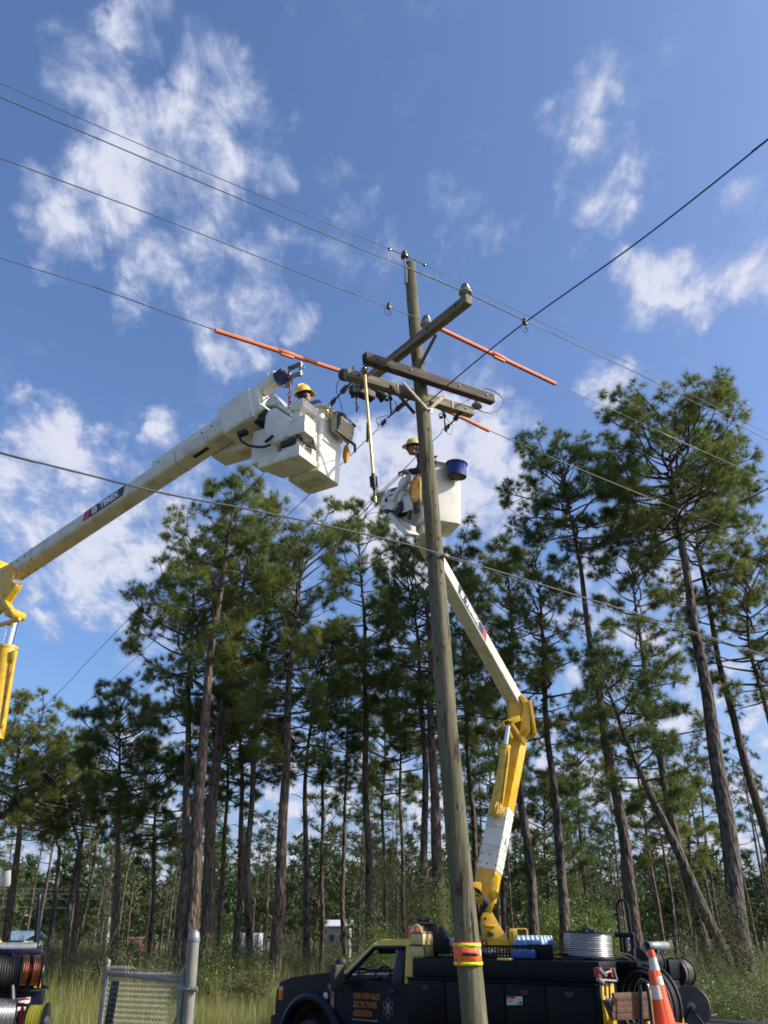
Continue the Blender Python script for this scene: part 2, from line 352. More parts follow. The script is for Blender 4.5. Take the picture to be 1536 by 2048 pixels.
M_['bluebucket'] = mat('blue_vinyl', (.006, .042, .30), (.005, .03, .24), 8, .42, coat=.15)
M_['helmet'] = mat('helmet_yellow', (.80, .55, .06), (.74, .49, .05), 6, .32, coat=.3)
M_['helmet2'] = mat('helmet_olive_yellow', (.60, .47, .12), (.52, .40, .09), 6, .35, coat=.3)
M_['skin'] = mat('skin', (.36, .17, .115), (.30, .13, .09), 30, .55)
M_['hair'] = mat('dark_hair', (.012, .008, .006), None, rough=.7)
M_['blueshirt'] = mat('blue_work_shirt', (.10, .15, .30), (.08, .12, .25), 25, .9, bump=.4, bscale=25)
M_['plaid'] = mat('dark_plaid_shirt', (.022, .022, .06), (.07, .045, .07), 30, .9, bump=.4, bscale=25)
M_['jeans'] = mat('denim', (.03, .045, .09), (.045, .06, .11), 25, .9)
M_['red'] = mat('red_decal', (.55, .02, .03), None, rough=.4)
M_['decal'] = mat('charcoal_decal', (.012, .016, .022), None, rough=.35)
M_['decalwhite'] = mat('white_decal', (.80, .80, .78), None, rough=.4)
M_['decalorange'] = mat('orange_lettering', (.32, .13, .02), None, rough=.4)
M_['faint'] = mat('worn_print', (.26, .20, .13), (.34, .28, .19), 30, .6)
M_['redprint'] = mat('faded_red_print', (.42, .16, .08), None, rough=.6)
M_['glass'] = bpy.data.materials.new('window_glass'); M_['glass'].use_nodes = True
_b = M_['glass'].node_tree.nodes['Principled BSDF']; _b.inputs['Base Color'].default_value = (.55, .62, .60, 1); _b.inputs['Roughness'].default_value = .02
_b.inputs['Transmission Weight'].default_value = 1.0; _b.inputs['IOR'].default_value = 1.02; _b.inputs['Specular IOR Level'].default_value = .6
M_['bottle'] = mat('water_bottle_plastic', (.55, .68, .78), (.35, .50, .65), 30, .12, coat=.6)
M_['bluewrap'] = mat('blue_wrap', (.04, .12, .40), (.35, .45, .6), 18, .25, coat=.5, contrast=(.5, .6))
M_['copper'] = mat('copper_wire', (.55, .20, .10), (.38, .12, .06), 30, .28, .9)
M_['alu'] = mat('aluminium_wire', (.52, .50, .47), (.36, .34, .32), 30, .32, .85)
M_['ropeyellow'] = mat('yellow_rope', (.72, .58, .04), (.6, .46, .03), 40, .7)
M_['plank'] = mat('pine_plank', (.10, .042, .016), (.05, .021, .009), 12, .7, stretch=(.12, 1, 1))  # darkened, so the base colour carries the shade on the tail crate
M_['cone'] = mat('cone_orange', (.85, .10, .025), (.75, .085, .02), 6, .5)
M_['reflect'] = mat('reflective_white', (.62, .60, .56), (.52, .50, .47), 40, .35)
M_['hivis'] = mat('hivis_orange', (.85, .16, .03), (.72, .12, .03), 10, .6)
M_['lime'] = mat('lime_strip', (.62, .80, .03), None, rough=.5)
M_['cooler'] = mat('cream_plastic', (.55, .45, .17), (.47, .38, .14), 6, .45, dirt=((.2, .15, .06), 6, .55, .8, .5))
M_['lamp'] = mat('lens_clear', (.55, .55, .52), None, rough=.1, coat=.6)
M_['amber'] = mat('amber_lens', (.55, .16, .02), None, rough=.15, coat=.5)
M_['seat'] = mat('seat_cloth', (.02, .02, .022), None, rough=.9)
# ================================================================= ground and far things
gm = mat('field_soil_and_grass', (.10, .11, .035), (.14, .125, .055), .5, .95, bump=.4, bscale=3, dirt=((.05, .065, .02), .12, .45, .6, .8))
g = MB()
for i in range(40):
    for j in range(30):
        pass
gx = np.linspace(-420, 420, 61); gy = np.linspace(-60, 700, 77)
def gz(x, y): return .10 * math.sin(x * .21 + 1) * math.sin(y * .17) * min(1, max(0, (y - 20) / 20))
vv = [[g.bm.verts.new((x, y, gz(x, y))) for x in gx] for y in gy]
for j in range(len(gy) - 1):
    for i in range(len(gx) - 1): g.bm.faces.new((vv[j][i], vv[j][i + 1], vv[j + 1][i + 1], vv[j + 1][i]))
tag(g.done('ground', gm), kind='structure')
rd = MB(); rd.box((0, 2.6, -.03), (840, 6.4, .10))
tag(rd.done('road', mat('asphalt', (.05, .05, .05), (.065, .063, .06), 20, .9, bump=.3, bscale=80)), kind='structure')

# ================================================================= the pole line
azm = math.radians(55.4)
m_ = V((math.sin(azm), math.cos(azm), 0)); t_ = V((-m_.y, m_.x, 0))      # along the line, and along the tap line leaving it
PB, PT = V((1.03, 10.5, 0)), V((.44, 10.5, 12.2))
def pole_at(z): return PB + (PT - PB) * (z / 12.2)
pax = (PT - PB).normalized()
pole = thing('utility_pole', 'tall weathered wooden utility pole with crossarms in the middle of the picture', 'utility pole', PB)
pm = bpy.data.materials.new('weathered_pole_wood'); pm.use_nodes = True
t = pm.node_tree; b = t.nodes['Principled BSDF']; b.inputs['Roughness'].default_value = .92; b.inputs['Specular IOR Level'].default_value = .2
tcn = t.nodes.new('ShaderNodeTexCoord')
def pn(sc, stretch, det=6, dist=0):
    mp = t.nodes.new('ShaderNodeMapping'); mp.inputs['Scale'].default_value = stretch; t.links.new(tcn.outputs['Object'], mp.inputs[0])
    n = t.nodes.new('ShaderNodeTexNoise'); n.inputs['Scale'].default_value = sc; n.inputs['Detail'].default_value = det; n.inputs['Roughness'].default_value = .65; n.inputs['Distortion'].default_value = dist
    t.links.new(mp.outputs[0], n.inputs[0]); return n.outputs['Fac']
def pmix(fac, lo, hi, A, B):
    r = t.nodes.new('ShaderNodeMapRange'); t.links.new(fac, r.inputs[0]); r.inputs[1].default_value = lo; r.inputs[2].default_value = hi
    x = t.nodes.new('ShaderNodeMix'); x.data_type = 'RGBA'; t.links.new(r.outputs[0], x.inputs['Factor'])
    for k, c in (('A', A), ('B', B)):
        if isinstance(c, tuple): x.inputs[k].default_value = (*c, 1)
        else: t.links.new(c, x.inputs[k])
    return x.outputs['Result']
grain = pn(19, (1, 1, .07)); blot = pn(5, (1, 1, .22)); crack = pn(11, (1, 1, .085), 3, .5); pit = pn(14, (1, 1, .45), 2)
c = pmix(grain, .36, .62, (.205, .172, .115), (.08, .069, .045))
c = pmix(blot, .44, .62, c, (.105, .108, .064))
c = pmix(pn(2.2, (1, 1, .15)), .5, .68, c, (.175, .155, .112))
c = pmix(crack, .60, .66, c, (.034, .028, .02))
c = pmix(pit, .64, .70, c, (.042, .034, .025))
c = pmix(pn(60, (1, 1, .10), 4), .60, .72, c, (.24, .215, .16))
kv = t.nodes.new('ShaderNodeTexVoronoi'); kmp = t.nodes.new('ShaderNodeMapping'); kmp.inputs['Scale'].default_value = (1, 1, .62); t.links.new(tcn.outputs['Object'], kmp.inputs[0]); t.links.new(kmp.outputs[0], kv.inputs[0]); kv.inputs['Scale'].default_value = 3.4
c = pmix(kv.outputs['Distance'], .10, .055, c, (.04, .032, .024))
t.links.new(c, b.inputs['Base Color'])
bp = t.nodes.new('ShaderNodeBump'); bp.inputs['Strength'].default_value = .85; bp.inputs['Distance'].default_value = .025; t.links.new(grain, bp.inputs['Height'])
bp2 = t.nodes.new('ShaderNodeBump'); bp2.inputs['Strength'].default_value = .8; bp2.inputs['Distance'].default_value = .02; bp2.invert = True
rr_ = t.nodes.new('ShaderNodeMapRange'); t.links.new(crack, rr_.inputs[0]); rr_.inputs[1].default_value = .62; rr_.inputs[2].default_value = .74
t.links.new(rr_.outputs[0], bp2.inputs['Height']); t.links.new(bp.outputs[0], bp2.inputs['Normal']); t.links.new(bp2.outputs[0], b.inputs['Normal'])
def pole_r(z): return .150 - .0049 * z
mb = MB(); nz, sg = 110, 28; rings = []
prn = random.Random(3)
ph = [prn.uniform(0, 6) for _ in range(8)]
for i in range(nz + 1):
    z = 12.2 * i / nz; r0 = pole_r(z); ring = []
    for k in range(sg):
        a = 2 * math.pi * k / sg
        r = r0 * (1 + .022 * math.sin(3 * a + ph[0] + z * .7) + .016 * math.sin(5 * a + ph[1] - z * 1.3) + .012 * math.sin(2 * a + z * 2.1 + ph[2]) + prn.uniform(-.012, .012))
        cc = pole_at(z) + V((.012 * math.sin(z * .9 + 1), .01 * math.sin(z * .7), 0)); ring.append(mb.bm.verts.new(cc + V((math.cos(a) * r, math.sin(a) * r, 0))))
    rings.append(ring)
for a, b2 in zip(rings, rings[1:]):
    for k in range(sg): mb.bm.faces.new((a[k], a[(k + 1) % sg], b2[(k + 1) % sg], b2[k]))
mb.bm.faces.new(rings[-1]); mb.bm.faces.new(rings[0][::-1])
mb.done('pole_shaft', pm, pole, smooth=60)

def arm(name, c, d, ln, wdt, hgt, m, up, ends=True, label=None):
    M = frame(c, d, up); mb = MB(M); n = 14
    for i in range(1): mb.box((0, 0, 0), (ln, wdt, hgt), bevel=.012)
    o = mb.done(name, m, pole, keep=True)
    if label: o['label'] = label
    # bolts through the arm
    bb = MB(M)
    for x in (-ln * .42, -ln * .18, ln * .2, ln * .43):
        bb.cyl((x, wdt / 2 - .004, 0), (x, wdt / 2 + .02, 0), .014, seg=6); bb.cyl((x, -wdt / 2 - .02, 0), (x, -wdt / 2 + .004, 0), .014, seg=6)
        bb.box((x, wdt / 2 + .003, 0), (.036, .006, .036)); bb.box((x, -wdt / 2 - .003, 0), (.036, .006, .036))
    bb.done('bolt', M_['dkmetal'], o)['kind'] = 'stuff'
    return o, M
aup = V((-.05, 0, 1)).normalized()
def armpt(off, s, z0=9.68, k=.10): return pole_at(z0) + t_ * off + m_ * s + V((0, 0, k * s))
near_a = armpt(-.225, .05); far_a = armpt(.225, .0, 9.66)
dn = (m_ + V((0, 0, .10))).normalized()
arm_near, MN = arm('crossarm', near_a, dn, 2.48, .125, .16, M_['wood_arm'], aup, label='dark stained lower crossarm on the near side')
arm_far, MF = arm('crossarm', far_a, dn, 2.46, .125, .155, M_['wood_arm2'], aup, label='grey lower crossarm on the far side of the pole')
upc = pole_at(10.32) - m_ * .205 + t_ * -.09
du = (t_ + V((0, 0, .066))).normalized()
arm_up, MU = arm('crossarm', upc + V((0, 0, -.006)), du, 2.84, .125, .155, M_['wood_arm2'], (0, 0, 1), label='upper crossarm pointing towards the camera')
def strap(a, b, wd, th, name, m, nrm):
    M = frame((V(a) + V(b)) / 2, V(b) - V(a), nrm); mb = MB(M); mb.box((0, 0, 0), ((V(b) - V(a)).length, wd, th), bevel=.004)
    return mb.done(name, m, pole, keep=True)
def q_near(px, py, off=-.275): return onplane(px, py, pole_at(9.6) + t_ * off, t_)
def q_far(px, py, off=.275): return onplane(px, py, pole_at(9.6) + t_ * off, t_)
# braces: the wooden V of the near arm, the V of the far arm, the strut of the upper arm
strap(q_near(806, 765), q_near(858, 822), .042, .03, 'brace', M_['brace'], t_)
strap(q_near(890, 790, -.27), q_near(862, 816, -.27), .05, .03, 'brace', M_['brace'], t_)
strap(q_far(782, 772, .15), q_far(829, 827, .12), .05, .03, 'brace', M_['wood_arm'], t_)
strap(onplane(873, 668, upc, m_), onplane(834, 742, upc + m_ * .06, m_), .05, .035, 'brace', M_['wood_arm2'], m_)
mb = MB(); c0 = q_near(859, 821, -.27); mb.box((0, 0, 0), (.10, .02, .07), M=frame(c0, m_), bevel=.006); mb.cyl(c0, c0 - t_ * .05, .02, seg=6)
mb.done('brace_bracket', M_['steel'], pole)
# white spacer plates of the far arm
for (x0, y0, x1, y1) in ((782, 773, 798, 790), (795, 767, 799, 786), (905, 802, 906, 818)):
    strap(q_far(x0, y0, .16), q_far(x1, y1, .16), .045, .012, 'spacer_plate', M_['brace'], t_)
def insulator(base, ax, sc=1., m='porcelain', pin=.12):
    M = frame(base, V(ax).orthogonal(), ax)
    mb = MB(M); mb.lathe([(.012, -.06), (.012, pin)], seg=8); o = mb.done('insulator_pin', M_['steel'], pole)
    z = pin * .5
    mb = MB(M); mb.lathe([(r * sc, z + h * sc) for r, h in ((.02, 0), (.060, .0), (.088, .012), (.092, .03), (.080, .052), (.060, .066), (.058, .075), (.070, .08), (.072, .095), (.05, .108), (.036, .118), (.046, .125), (.044, .15), (.02, .155))], seg=20)
    mb.done('insulator', M_[m], o)
    mb = MB(M); mb.lathe([(r * sc, z + h * sc) for r, h in ((.05, .100), (.056, .104), (.056, .120), (.050, .126), (.052, .132), (.052, .150), (.02, .158))], seg=16); mb.done('tie_groove', M_['brownpor'], o)
    return V(base) + V(ax).normalized() * (z + .15 * sc)
TOP_UP = MU @ V((0, 0, .078))
ins2 = MU @ V((-1.34, 0, .078)); iw2 = insulator(ins2, (0, 0, 1), 1.08)
ins3 = onplane(853, 660, upc, m_); ins3 = MU @ V(((ins3 - MU.translation).dot(du), 0, .078)); iw3 = insulator(ins3, (0, 0, 1), 1.08)
ins4 = MU @ V((1.33, 0, .078)); iw4 = insulator(ins4, (0, 0, 1), 1.0)
# pole top pin with its dark insulator
pt = onplane(811, 545, pole_at(12) - m_ * .12, m_)
mb = MB(); tp = pole_at(11.72) - m_ * .115; tq = pole_at(12.30) - m_ * .11
mb.tube([tp, tp + pax * .35, tq], [.014, .016, .014], 8); mb.box((0, 0, 0), (.05, .05, .40), M=Matrix.Translation(pole_at(11.9) - m_ * .112), bevel=.01)
pp = mb.done('pole_top_pin', M_['steel'], pole)
MB(frame(tq - pax * .02, V(pax).orthogonal(), pax)).lathe([(.02, 0), (.062, .0), (.066, .03), (.04, .05), (.045, .06), (.05, .085), (.034, .10), (.04, .125), (.02, .13)]).done('insulator', M_['brownpor'], pp)
iw1 = tq + pax * .085
# lower cap insulator on the far arm, right
MB(frame(q_far(954, 814, .215) , m_)).lathe([(.02, 0), (.085, 0), (.095, .03), (.06, .07), (.045, .08), (.05, .1), (.02, .11)]).done('insulator', M_['porcelain'], pole)
# small clamp pin on the near arm's left end and on the far one
for (px, py, off) in ((727, 720, -.215), (706, 745, .215)):
    c0 = q_near(px, py, off); mb = MB(); mb.cyl(c0 - V((0, 0, .1)), c0 + V((0, 0, .09)), .011, seg=8); mb.box((0, 0, 0), (.035, .045, .06), M=Matrix.Translation(c0 + V((0, 0, .03))), bevel=.006); mb.ball(c0 + V((0, 0, .1)), .014, 8)
    mb.done('clamp_stud', M_['dkmetal'], pole)
# telephone cable bracket and a few staples, steps and an old bracket on the shaft
zb = onplane(868, 1104, pole_at(6.85) - t_ * .17, t_).z
mb = MB(); cb = pole_at(zb) - t_ * .135 + m_ * .05
mb.tube([cb + t_ * .06 - m_ * .1, cb, cb + m_ * .12], .016, 8); mb.box((0, 0, 0), (.10, .05, .05), M=frame(cb - t_ * .02 + m_ * .02, m_), bevel=.008); mb.cyl(cb + V((0, 0, .08)) + m_ * .05, cb - V((0, 0, .06)) + m_ * .05, .012); mb.torus(pole_at(zb), pax, pole_r(zb) + .006, .008, 24, 6)
mb.done('cable_bracket', M_['dkmetal'], pole)
mb = MB(); c0 = onplane(866, 915, pole_at(8.4), V((0, 1, 0))); mb.cyl(c0, c0 + V((.06, -.02, .01)), .015); mb.ball(c0 + V((.03, -.03, -.10)), .02, 8); mb.tube([c0 + V((.03, -.04, -.02)), c0 + V((.05, -.05, -.1)), c0 + V((.03, -.05, -.2)), c0 + V((.0, -.05, -.13))], .007, 6)
mb.done('lag_hook', M_['dkmetal'], pole)
for (px, py) in ((846, 940), (853, 1052), (858, 1230), (872, 1215), (876, 1368), (892, 1380)):
    pass
# the wrapped reflective band
zc_ = onplane(935, 1908, pole_at(1.9), V((0, 1, 0))).z
bd = thing('reflective_band', 'orange and lime reflective band wrapped round the foot of the pole', 'reflective band', pole_at(zc_))
def band(z0, z1, dr, m, name, a0=0, a1=2 * math.pi, par=None):
    mb = MB(); n = 40; lo = []; hi = []
    for k in range(n + 1):
        a = a0 + (a1 - a0) * k / n
        for z, lst in ((z0, lo), (z1, hi)):
            r = pole_r(z) * 1.035 + dr + .003 * math.sin(a * 5) + .002 * math.sin(a * 11); lst.append(mb.bm.verts.new(pole_at(z) + V((math.cos(a) * r, math.sin(a) * r, 0))))
    for k in range(n): mb.bm.faces.new((lo[k], lo[k + 1], hi[k + 1], hi[k]))
    o = mb.done(name, m, par or bd, smooth=60, recalc=False); md = o.modifiers.new('thick', 'SOLIDIFY'); md.thickness = .004; md.offset = 1; return o
band(zc_ - .115, zc_ + .115, .004, M_['hivis'], 'orange_sheet'); band(zc_ + .072, zc_ + .105, .0095, M_['lime'], 'lime_strip'); band(zc_ - .108, zc_ - .078, .0095, M_['lime'], 'lime_strip')
band(zc_ - .016, zc_ + .014, .0095, M_['decal'], 'dark_strip', math.radians(-118), math.radians(-48))
band(zc_ - .02, zc_ + .05, .010, M_['decalwhite'], 'white_tag', math.radians(-36), math.radians(-27))
mb = MB(); e0 = pole_at(zc_) + V((-.152, -.05, 0)); mb.prism([e0 + V((.03, -.05, .10)), e0 + V((-.035, -.02, .085)), e0 + V((.045, -.07, .02)), e0 + V((.03, -.06, -.11)), e0 + V((.06, -.075, -.11)), e0 + V((.065, -.08, .08))], (0.004, -.006, 0)); mb.done('loose_flap', M_['hivis'], bd)

# ----------------------------------------------------------------- wires
def wire(name, label, cat, pts, r, m, seg=6, group=None, n=8, lay=False):
    P = smooth_path(pts, n); mb = MB(); mb.tube(P, r, seg); return tag(mb.done(name, m, loc=P[len(P) // 2], smooth=60), label, cat, group)
def main_pts(pxs, p0): return [onplane(x, y, p0, t_) for x, y in pxs]
def ext(pts, a=12, b=60):
    d0 = (pts[0] - pts[1]).normalized(); d1 = (pts[-1] - pts[-2]).normalized()
    return [pts[0] + d0 * a + V((0, 0, .0))] + pts + [pts[-1] + d1 * b * .5 + V((0, 0, .1)), pts[-1] + d1 * b + V((0, 0, .9))]
R1, R2 = .0062, .0075
W1 = main_pts([(0, 166), (200, 254), (400, 340), (600, 424), (779, 498), (809, 510), (849, 529), (1080, 643), (1310, 751), (1536, 868)], iw1)
W2 = main_pts([(0, 194), (200, 279), (400, 364), (680, 481), (809, 533), (925, 582), (1050, 641), (1310, 764), (1536, 880)], iw2)
W3 = main_pts([(0, 316), (300, 428), (640, 562), (778, 614), (853, 644), (885, 659), (995, 712), (1110, 767), (1330, 868), (1536, 961)], iw3)
W4 = main_pts([(0, 516), (200, 578), (430, 660), (683, 742), (800, 785), (905, 826), (978, 861), (1200, 955), (1536, 1090)], iw4)
wire('power_line', 'topmost thin bare conductor tied to the dark pin on the pole top', 'wire', ext(W1), R1, M_['wire'])
wire('power_line', 'bare conductor tied to the white insulator on the near end of the upper crossarm', 'wire', ext(W2), R2, M_['wire'])
wire('power_line', 'bare conductor on the insulator beside the pole, running into the upper right orange guard', 'wire', ext(W3), R2, M_['wire'])
wire('power_line', 'bare conductor running through the long orange guard left of the pole', 'wire', ext(W4), R2, M_['wire'])
# tie wraps: thicker armour rods each side of the insulators
for nm, W, a, b_ in (('top', W1, 4, 6), ('near', W2, 4, 6)):
    P = smooth_path(W[a:b_ + 1], 8); mb = MB(); mb.tube([p + V((0, 0, .001)) for p in P], R2 + .0035, 8)
    for k in range(2, len(P) - 1, 2): mb.torus(P[k], P[k + 1] - P[k], R2 + .004, .0035, 10, 5)
    tag(mb.done('armor_rod', M_['wire'], loc=P[0]), 'spiral armour rods wrapped on the conductor at the ' + ('pole top' if nm == 'top' else 'near crossarm insulator'), 'armour rod')
for (px, py, W) in ((779, 498, W1), (849, 529, W1)):
    c0 = onplane(px, py, iw1, t_); mb = MB(); mb.box((0, 0, 0), (.05, .04, .05), M=frame(c0, m_), bevel=.01); mb.ball(c0 + V((0, 0, -.03)), .016, 8)
    tag(mb.done('wire_clip', M_['brownpor'], loc=c0), 'small dark clip on the top wire %s of the pole' % ('left' if px < 800 else 'right'), 'wire clip', 'clips on the top wire')
wire('tie_wire', 'thin slack tie wire looping below the top wire to the pole', 'wire', [onplane(x, y, iw1, t_) for x, y in ((780, 499), (782, 512), (790, 520), (803, 527))], .0025, M_['dkwire'], 5)
wire('tie_wire', 'thin slack tie wire right of the pole top', 'wire', [onplane(x, y, iw1, t_) for x, y in ((846, 529), (845, 538), (840, 545), (834, 549))], .0025, M_['dkwire'], 5)
# taps
TP1 = far_a - m_ * 1.16; TP2 = far_a - m_ * .15; TP3 = far_a + m_ * .95
def tap(pxs, p0): return [onplane(x, y, p0, m_) for x, y in pxs]
far_end = lambda P: P + [P[-1] + (P[-1] - P[-2]).normalized() * 28 + V((0, 0, .6))]
T1 = tap([(658, 812), (560, 912), (300, 1192), (180, 1318), (60, 1441)], TP1)
T2 = tap([(757, 857), (690, 921), (500, 1102), (325, 1266), (85, 1481)], TP2)
T3 = tap([(883, 866), (840, 906), (760, 984), (560, 1160), (330, 1347), (120, 1523)], TP3)
wire('tap_line', 'bare tap wire leaving the left end of the lower crossarms for the far left', 'wire', far_end(T1), .0068, M_['wire'])
wire('tap_line', 'bare tap wire leaving the insulator just left of the pole', 'wire', far_end(T2), .0068, M_['wire'])
wire('tap_line', 'bare tap wire leaving the right end of the lower crossarms behind the pole', 'wire', far_end(T3), .0068, M_['wire'])
TD = tap([(1640, 200), (1536, 279), (1400, 388), (1250, 503), (1050, 645), (930, 741), (862, 800), (845, 815)], armpt(-.28, .12))
d0 = (TD[0] - TD[1]).normalized()
wire('tap_line', 'dark covered tap wire climbing from the lower crossarms to the upper right', 'wire', [TD[0] + d0 * 8] + TD, .0095, M_['dkwire'], 8)
def chain(a, b, parent=pole):
    """a polymer dead-end insulator string between the arm and its clamp"""
    a, b = V(a), V(b); L_ = (b - a).length; M = frame(a, b - a)
    R = Matrix.Rotation(math.pi / 2, 4, 'Y'); M2 = M @ R
    mb = MB(M2); mb.lathe([(.014, 0), (.016, L_ * .25), (.02, L_ * .26), (.018, L_ * .62), (.014, L_ * .63), (.014, L_)], seg=10)
    o = mb.done('strain_insulator', M_['dkmetal'], parent)
    mb = MB(M2)
    pr = []
    for k in range(5): z = L_ * (.30 + .07 * k); pr += [(.022, z - .012), (.042, z), (.044, z + .006), (.022, z + .014)]
    mb.lathe(pr, seg=14); mb.done('shed', mat('polymer_grey', (.09, .085, .085), None, rough=.6), o)
    return o
def clamp_at(c, d, parent=pole, s=1.):
    mb = MB(frame(c, d)); mb.box((0, 0, 0), (.13 * s, .035 * s, .04 * s), bevel=.008)
    for x in (-.04, .01, .05): mb.cyl((x * s, 0, -.055 * s), (x * s, 0, .055 * s), .007 * s, seg=6); mb.box((x * s, 0, .04 * s), (.022 * s, .022 * s, .018 * s)); mb.box((x * s, 0, -.045 * s), (.022 * s, .022 * s, .018 * s))
    mb.tube([(.06 * s, 0, .02 * s), (.12 * s, 0, .05 * s), (.16 * s, 0, .01 * s)], .006 * s, 6)
    return mb.done('dead_end_clamp', M_['dkmetal'], parent)
for (pa, pb, pc, TP) in (((703, 764), (672, 797), (661, 809), TP1), ((823, 794), (775, 836), (760, 853), TP2), ((926, 822), (899, 850), (889, 860), TP3)):
    a, b_, c_ = (onplane(x, y, TP, m_) for x, y in (pa, pb, pc)); chain(a, b_); clamp_at((b_ + c_) / 2, c_ - b_)
# tension jumpers and their loops
def jump(name, label, pxs, p0, n, r=.006, m='dkwire'): return wire(name, label, 'jumper wire', [onplane(x, y, p0, n) for x, y in pxs], r, M_[m], 6, n=6)
jump('jumper_wire', 'dark jumper loop curling round the left end clamp below the covered insulator', [(686, 754), (676, 764), (673, 778), (676, 792), (682, 808), (684, 822), (681, 832)], TP1, m_)
jump('jumper_wire', 'dark jumper loop between the middle cutout and its strain clamp', [(783, 796), (792, 806), (793, 816), (788, 822)], TP2, m_)
jump('jumper_wire', 'short curled jumper tail hanging left of the middle strain insulator', [(775, 831), (765, 833), (754, 837), (753, 844), (758, 850)], TP2, m_)
jump('jumper_wire', 'big round loop of dark jumper wire at the right ends of the lower crossarms', [(953, 785), (962, 779), (975, 778), (990, 784), (1003, 794), (1006, 806), (1001, 816), (985, 825), (970, 825), (955, 818), (944, 808)], armpt(-.1, 1.15), t_, .0085)
jump('jumper_wire', 'thin tail wire hanging under the right strain clamp', [(893, 858), (895, 866), (901, 869), (904, 862), (905, 850), (895, 840), (889, 826)], TP3, m_, .0035)
jump('jumper_wire', 'dark jumper lying over the left half of the dark crossarm', [(768, 724), (775, 730), (788, 743), (795, 748)], armpt(-.30, -.5), t_)
jump('jumper_wire', 'dark jumper running along the grey crossarm towards the right', [(908, 816), (925, 806), (940, 798)], armpt(.1, .8), t_, .006)
# fused cutouts under the far arm
def cutout(px, py, TPn, label):
    c = onplane(px, py, TPn, m_); o = thing('cutout_switch', label, 'cutout switch', c, 'cutouts under the lower crossarm')
    mb = MB(Matrix.Translation(c)); mb.lathe([(.02, .20), (.05, .18), (.052, .14), (.03, .12), (.05, .09), (.035, .06), (.02, .04)], seg=14); mb.done('insulator_cap', M_['porcelain'], o)
    mb = MB(); mb.cyl(c + V((0, 0, .05)), c + V((.015, 0, -.30)), .014, .012, 10); mb.box((0, 0, 0), (.05, .05, .06), M=Matrix.Translation(c + V((.01, 0, -.02))), bevel=.01); mb.torus(c + V((-.05, 0, .0)), (0, 1, 0), .03, .008, 14, 6); mb.box((0, 0, 0), (.06, .03, .04), M=Matrix.Translation(c + V((-.05, 0, -.05))), bevel=.01)
    mb.done('fuse_tube', M_['dkmetal'], o)
    mb = MB(); mb.torus(c + V((.03, 0, -.24)), (0, 1, 0), .02, .006, 12, 6); mb.box((0, 0, 0), (.03, .03, .05), M=Matrix.Translation(c + V((.015, 0, -.29))), bevel=.006); mb.done('hinge', M_['rust'], o)
cutout(712, 788, TP1 - m_ * -.25, 'hanging cutout with rusty lower end under the left part of the lower crossarms')
cutout(780, 795, TP2 - m_ * .15, 'hanging cutout just left of the pole above the middle strain insulator')
cutout(888, 830, TP3 - m_ * .25, 'hanging cutout right of the pole beside the lower orange guard')
# black rubber covers over the left insulator and arm end
cov = thing('rubber_cover', 'black rubber insulator cover over the left ends of the lower crossarms', 'line cover', ins4)
c0 = onplane(694, 752, iw4, t_)
mb = MB(frame(c0, m_)); R = Matrix.Rotation(math.pi / 2, 4, 'Y')
mb2 = MB(frame(c0, m_) @ R); mb2.lathe([(.075, -.13), (.10, -.10), (.105, -.02), (.085, .02), (.085, .12), (.06, .16)], seg=18); mb2.done('hood', M_['black'], cov)
c1 = onplane(722, 775, iw4, t_)
mb.box((0, 0, 0), (.46, .18, .17), M=Matrix.Translation(V((.34, .05, -.17))), bevel=.04, seg=3); mb.done('arm_cover', M_['black'], cov)
c2 = onplane(752, 783, iw4, t_); mb = MB(frame(c2, m_ + V((0, 0, -.25))) @ R); mb.lathe([(.055, -.12), (.065, 0), (.085, .10), (.12, .17)], seg=18, caps=False)
mb.bm.verts.ensure_lookup_table(); o = mb.done('flared_skirt', M_['dkmetal'], cov); md = o.modifiers.new('s', 'SOLIDIFY'); md.thickness = .008
# orange guards over the conductors
def guard(label, pts, couple=None, r=.031):
    P = [V(p) for p in pts]; d = P[-1] - P[0]; o = thing('line_guard', label, 'line guard', (P[0] + P[-1]) / 2, 'orange line guards on the conductors')
    PP = smooth_path(P, 6); mb = MB(); mb.tube(PP, r, 14); mb.done('guard_tube', M_['orange'], o, smooth=50)
    dn_ = d.normalized(); side = dn_.cross(V((0, 0, 1))).normalized()
    for s_, z in ((1, -.5), (-1, -.5)):
        mb = MB(); mb.tube([p + V((0, 0, -r * .78)) + side * s_ * r * .55 for p in PP], r * .36, 8); mb.done('guard_lip', M_['orange'], o, smooth=50)
    if couple is not None:
        c = P[0].lerp(P[-1], couple); mb = MB(); mb.tube([c - dn_ * .16, c - dn_ * .14, c + dn_ * .09, c + dn_ * .13, c + dn_ * .2], [r * 1.1, r * 1.45, r * 1.42, r * 1.2, r * 1.02], 14)
        mb.box((0, 0, 0), (.24, .05, .05), M=frame(c - V((0, 0, r * 1.4)), dn_), bevel=.012); mb.done('coupler', M_['orange'], o)
    return o
guard('long orange line guard running up to the bucket crew from the left', [W4[2], W4[3] + (W4[2] - W4[3]) * .02], .56)
guard('long orange line guard right of the pole top on the upper conductor', [W3[5] - m_ * .06, W3[6], W3[7]], .49)
guard('lower orange line guard passing behind the pole under the crossarms', [W4[4], W4[5], W4[6]], None)
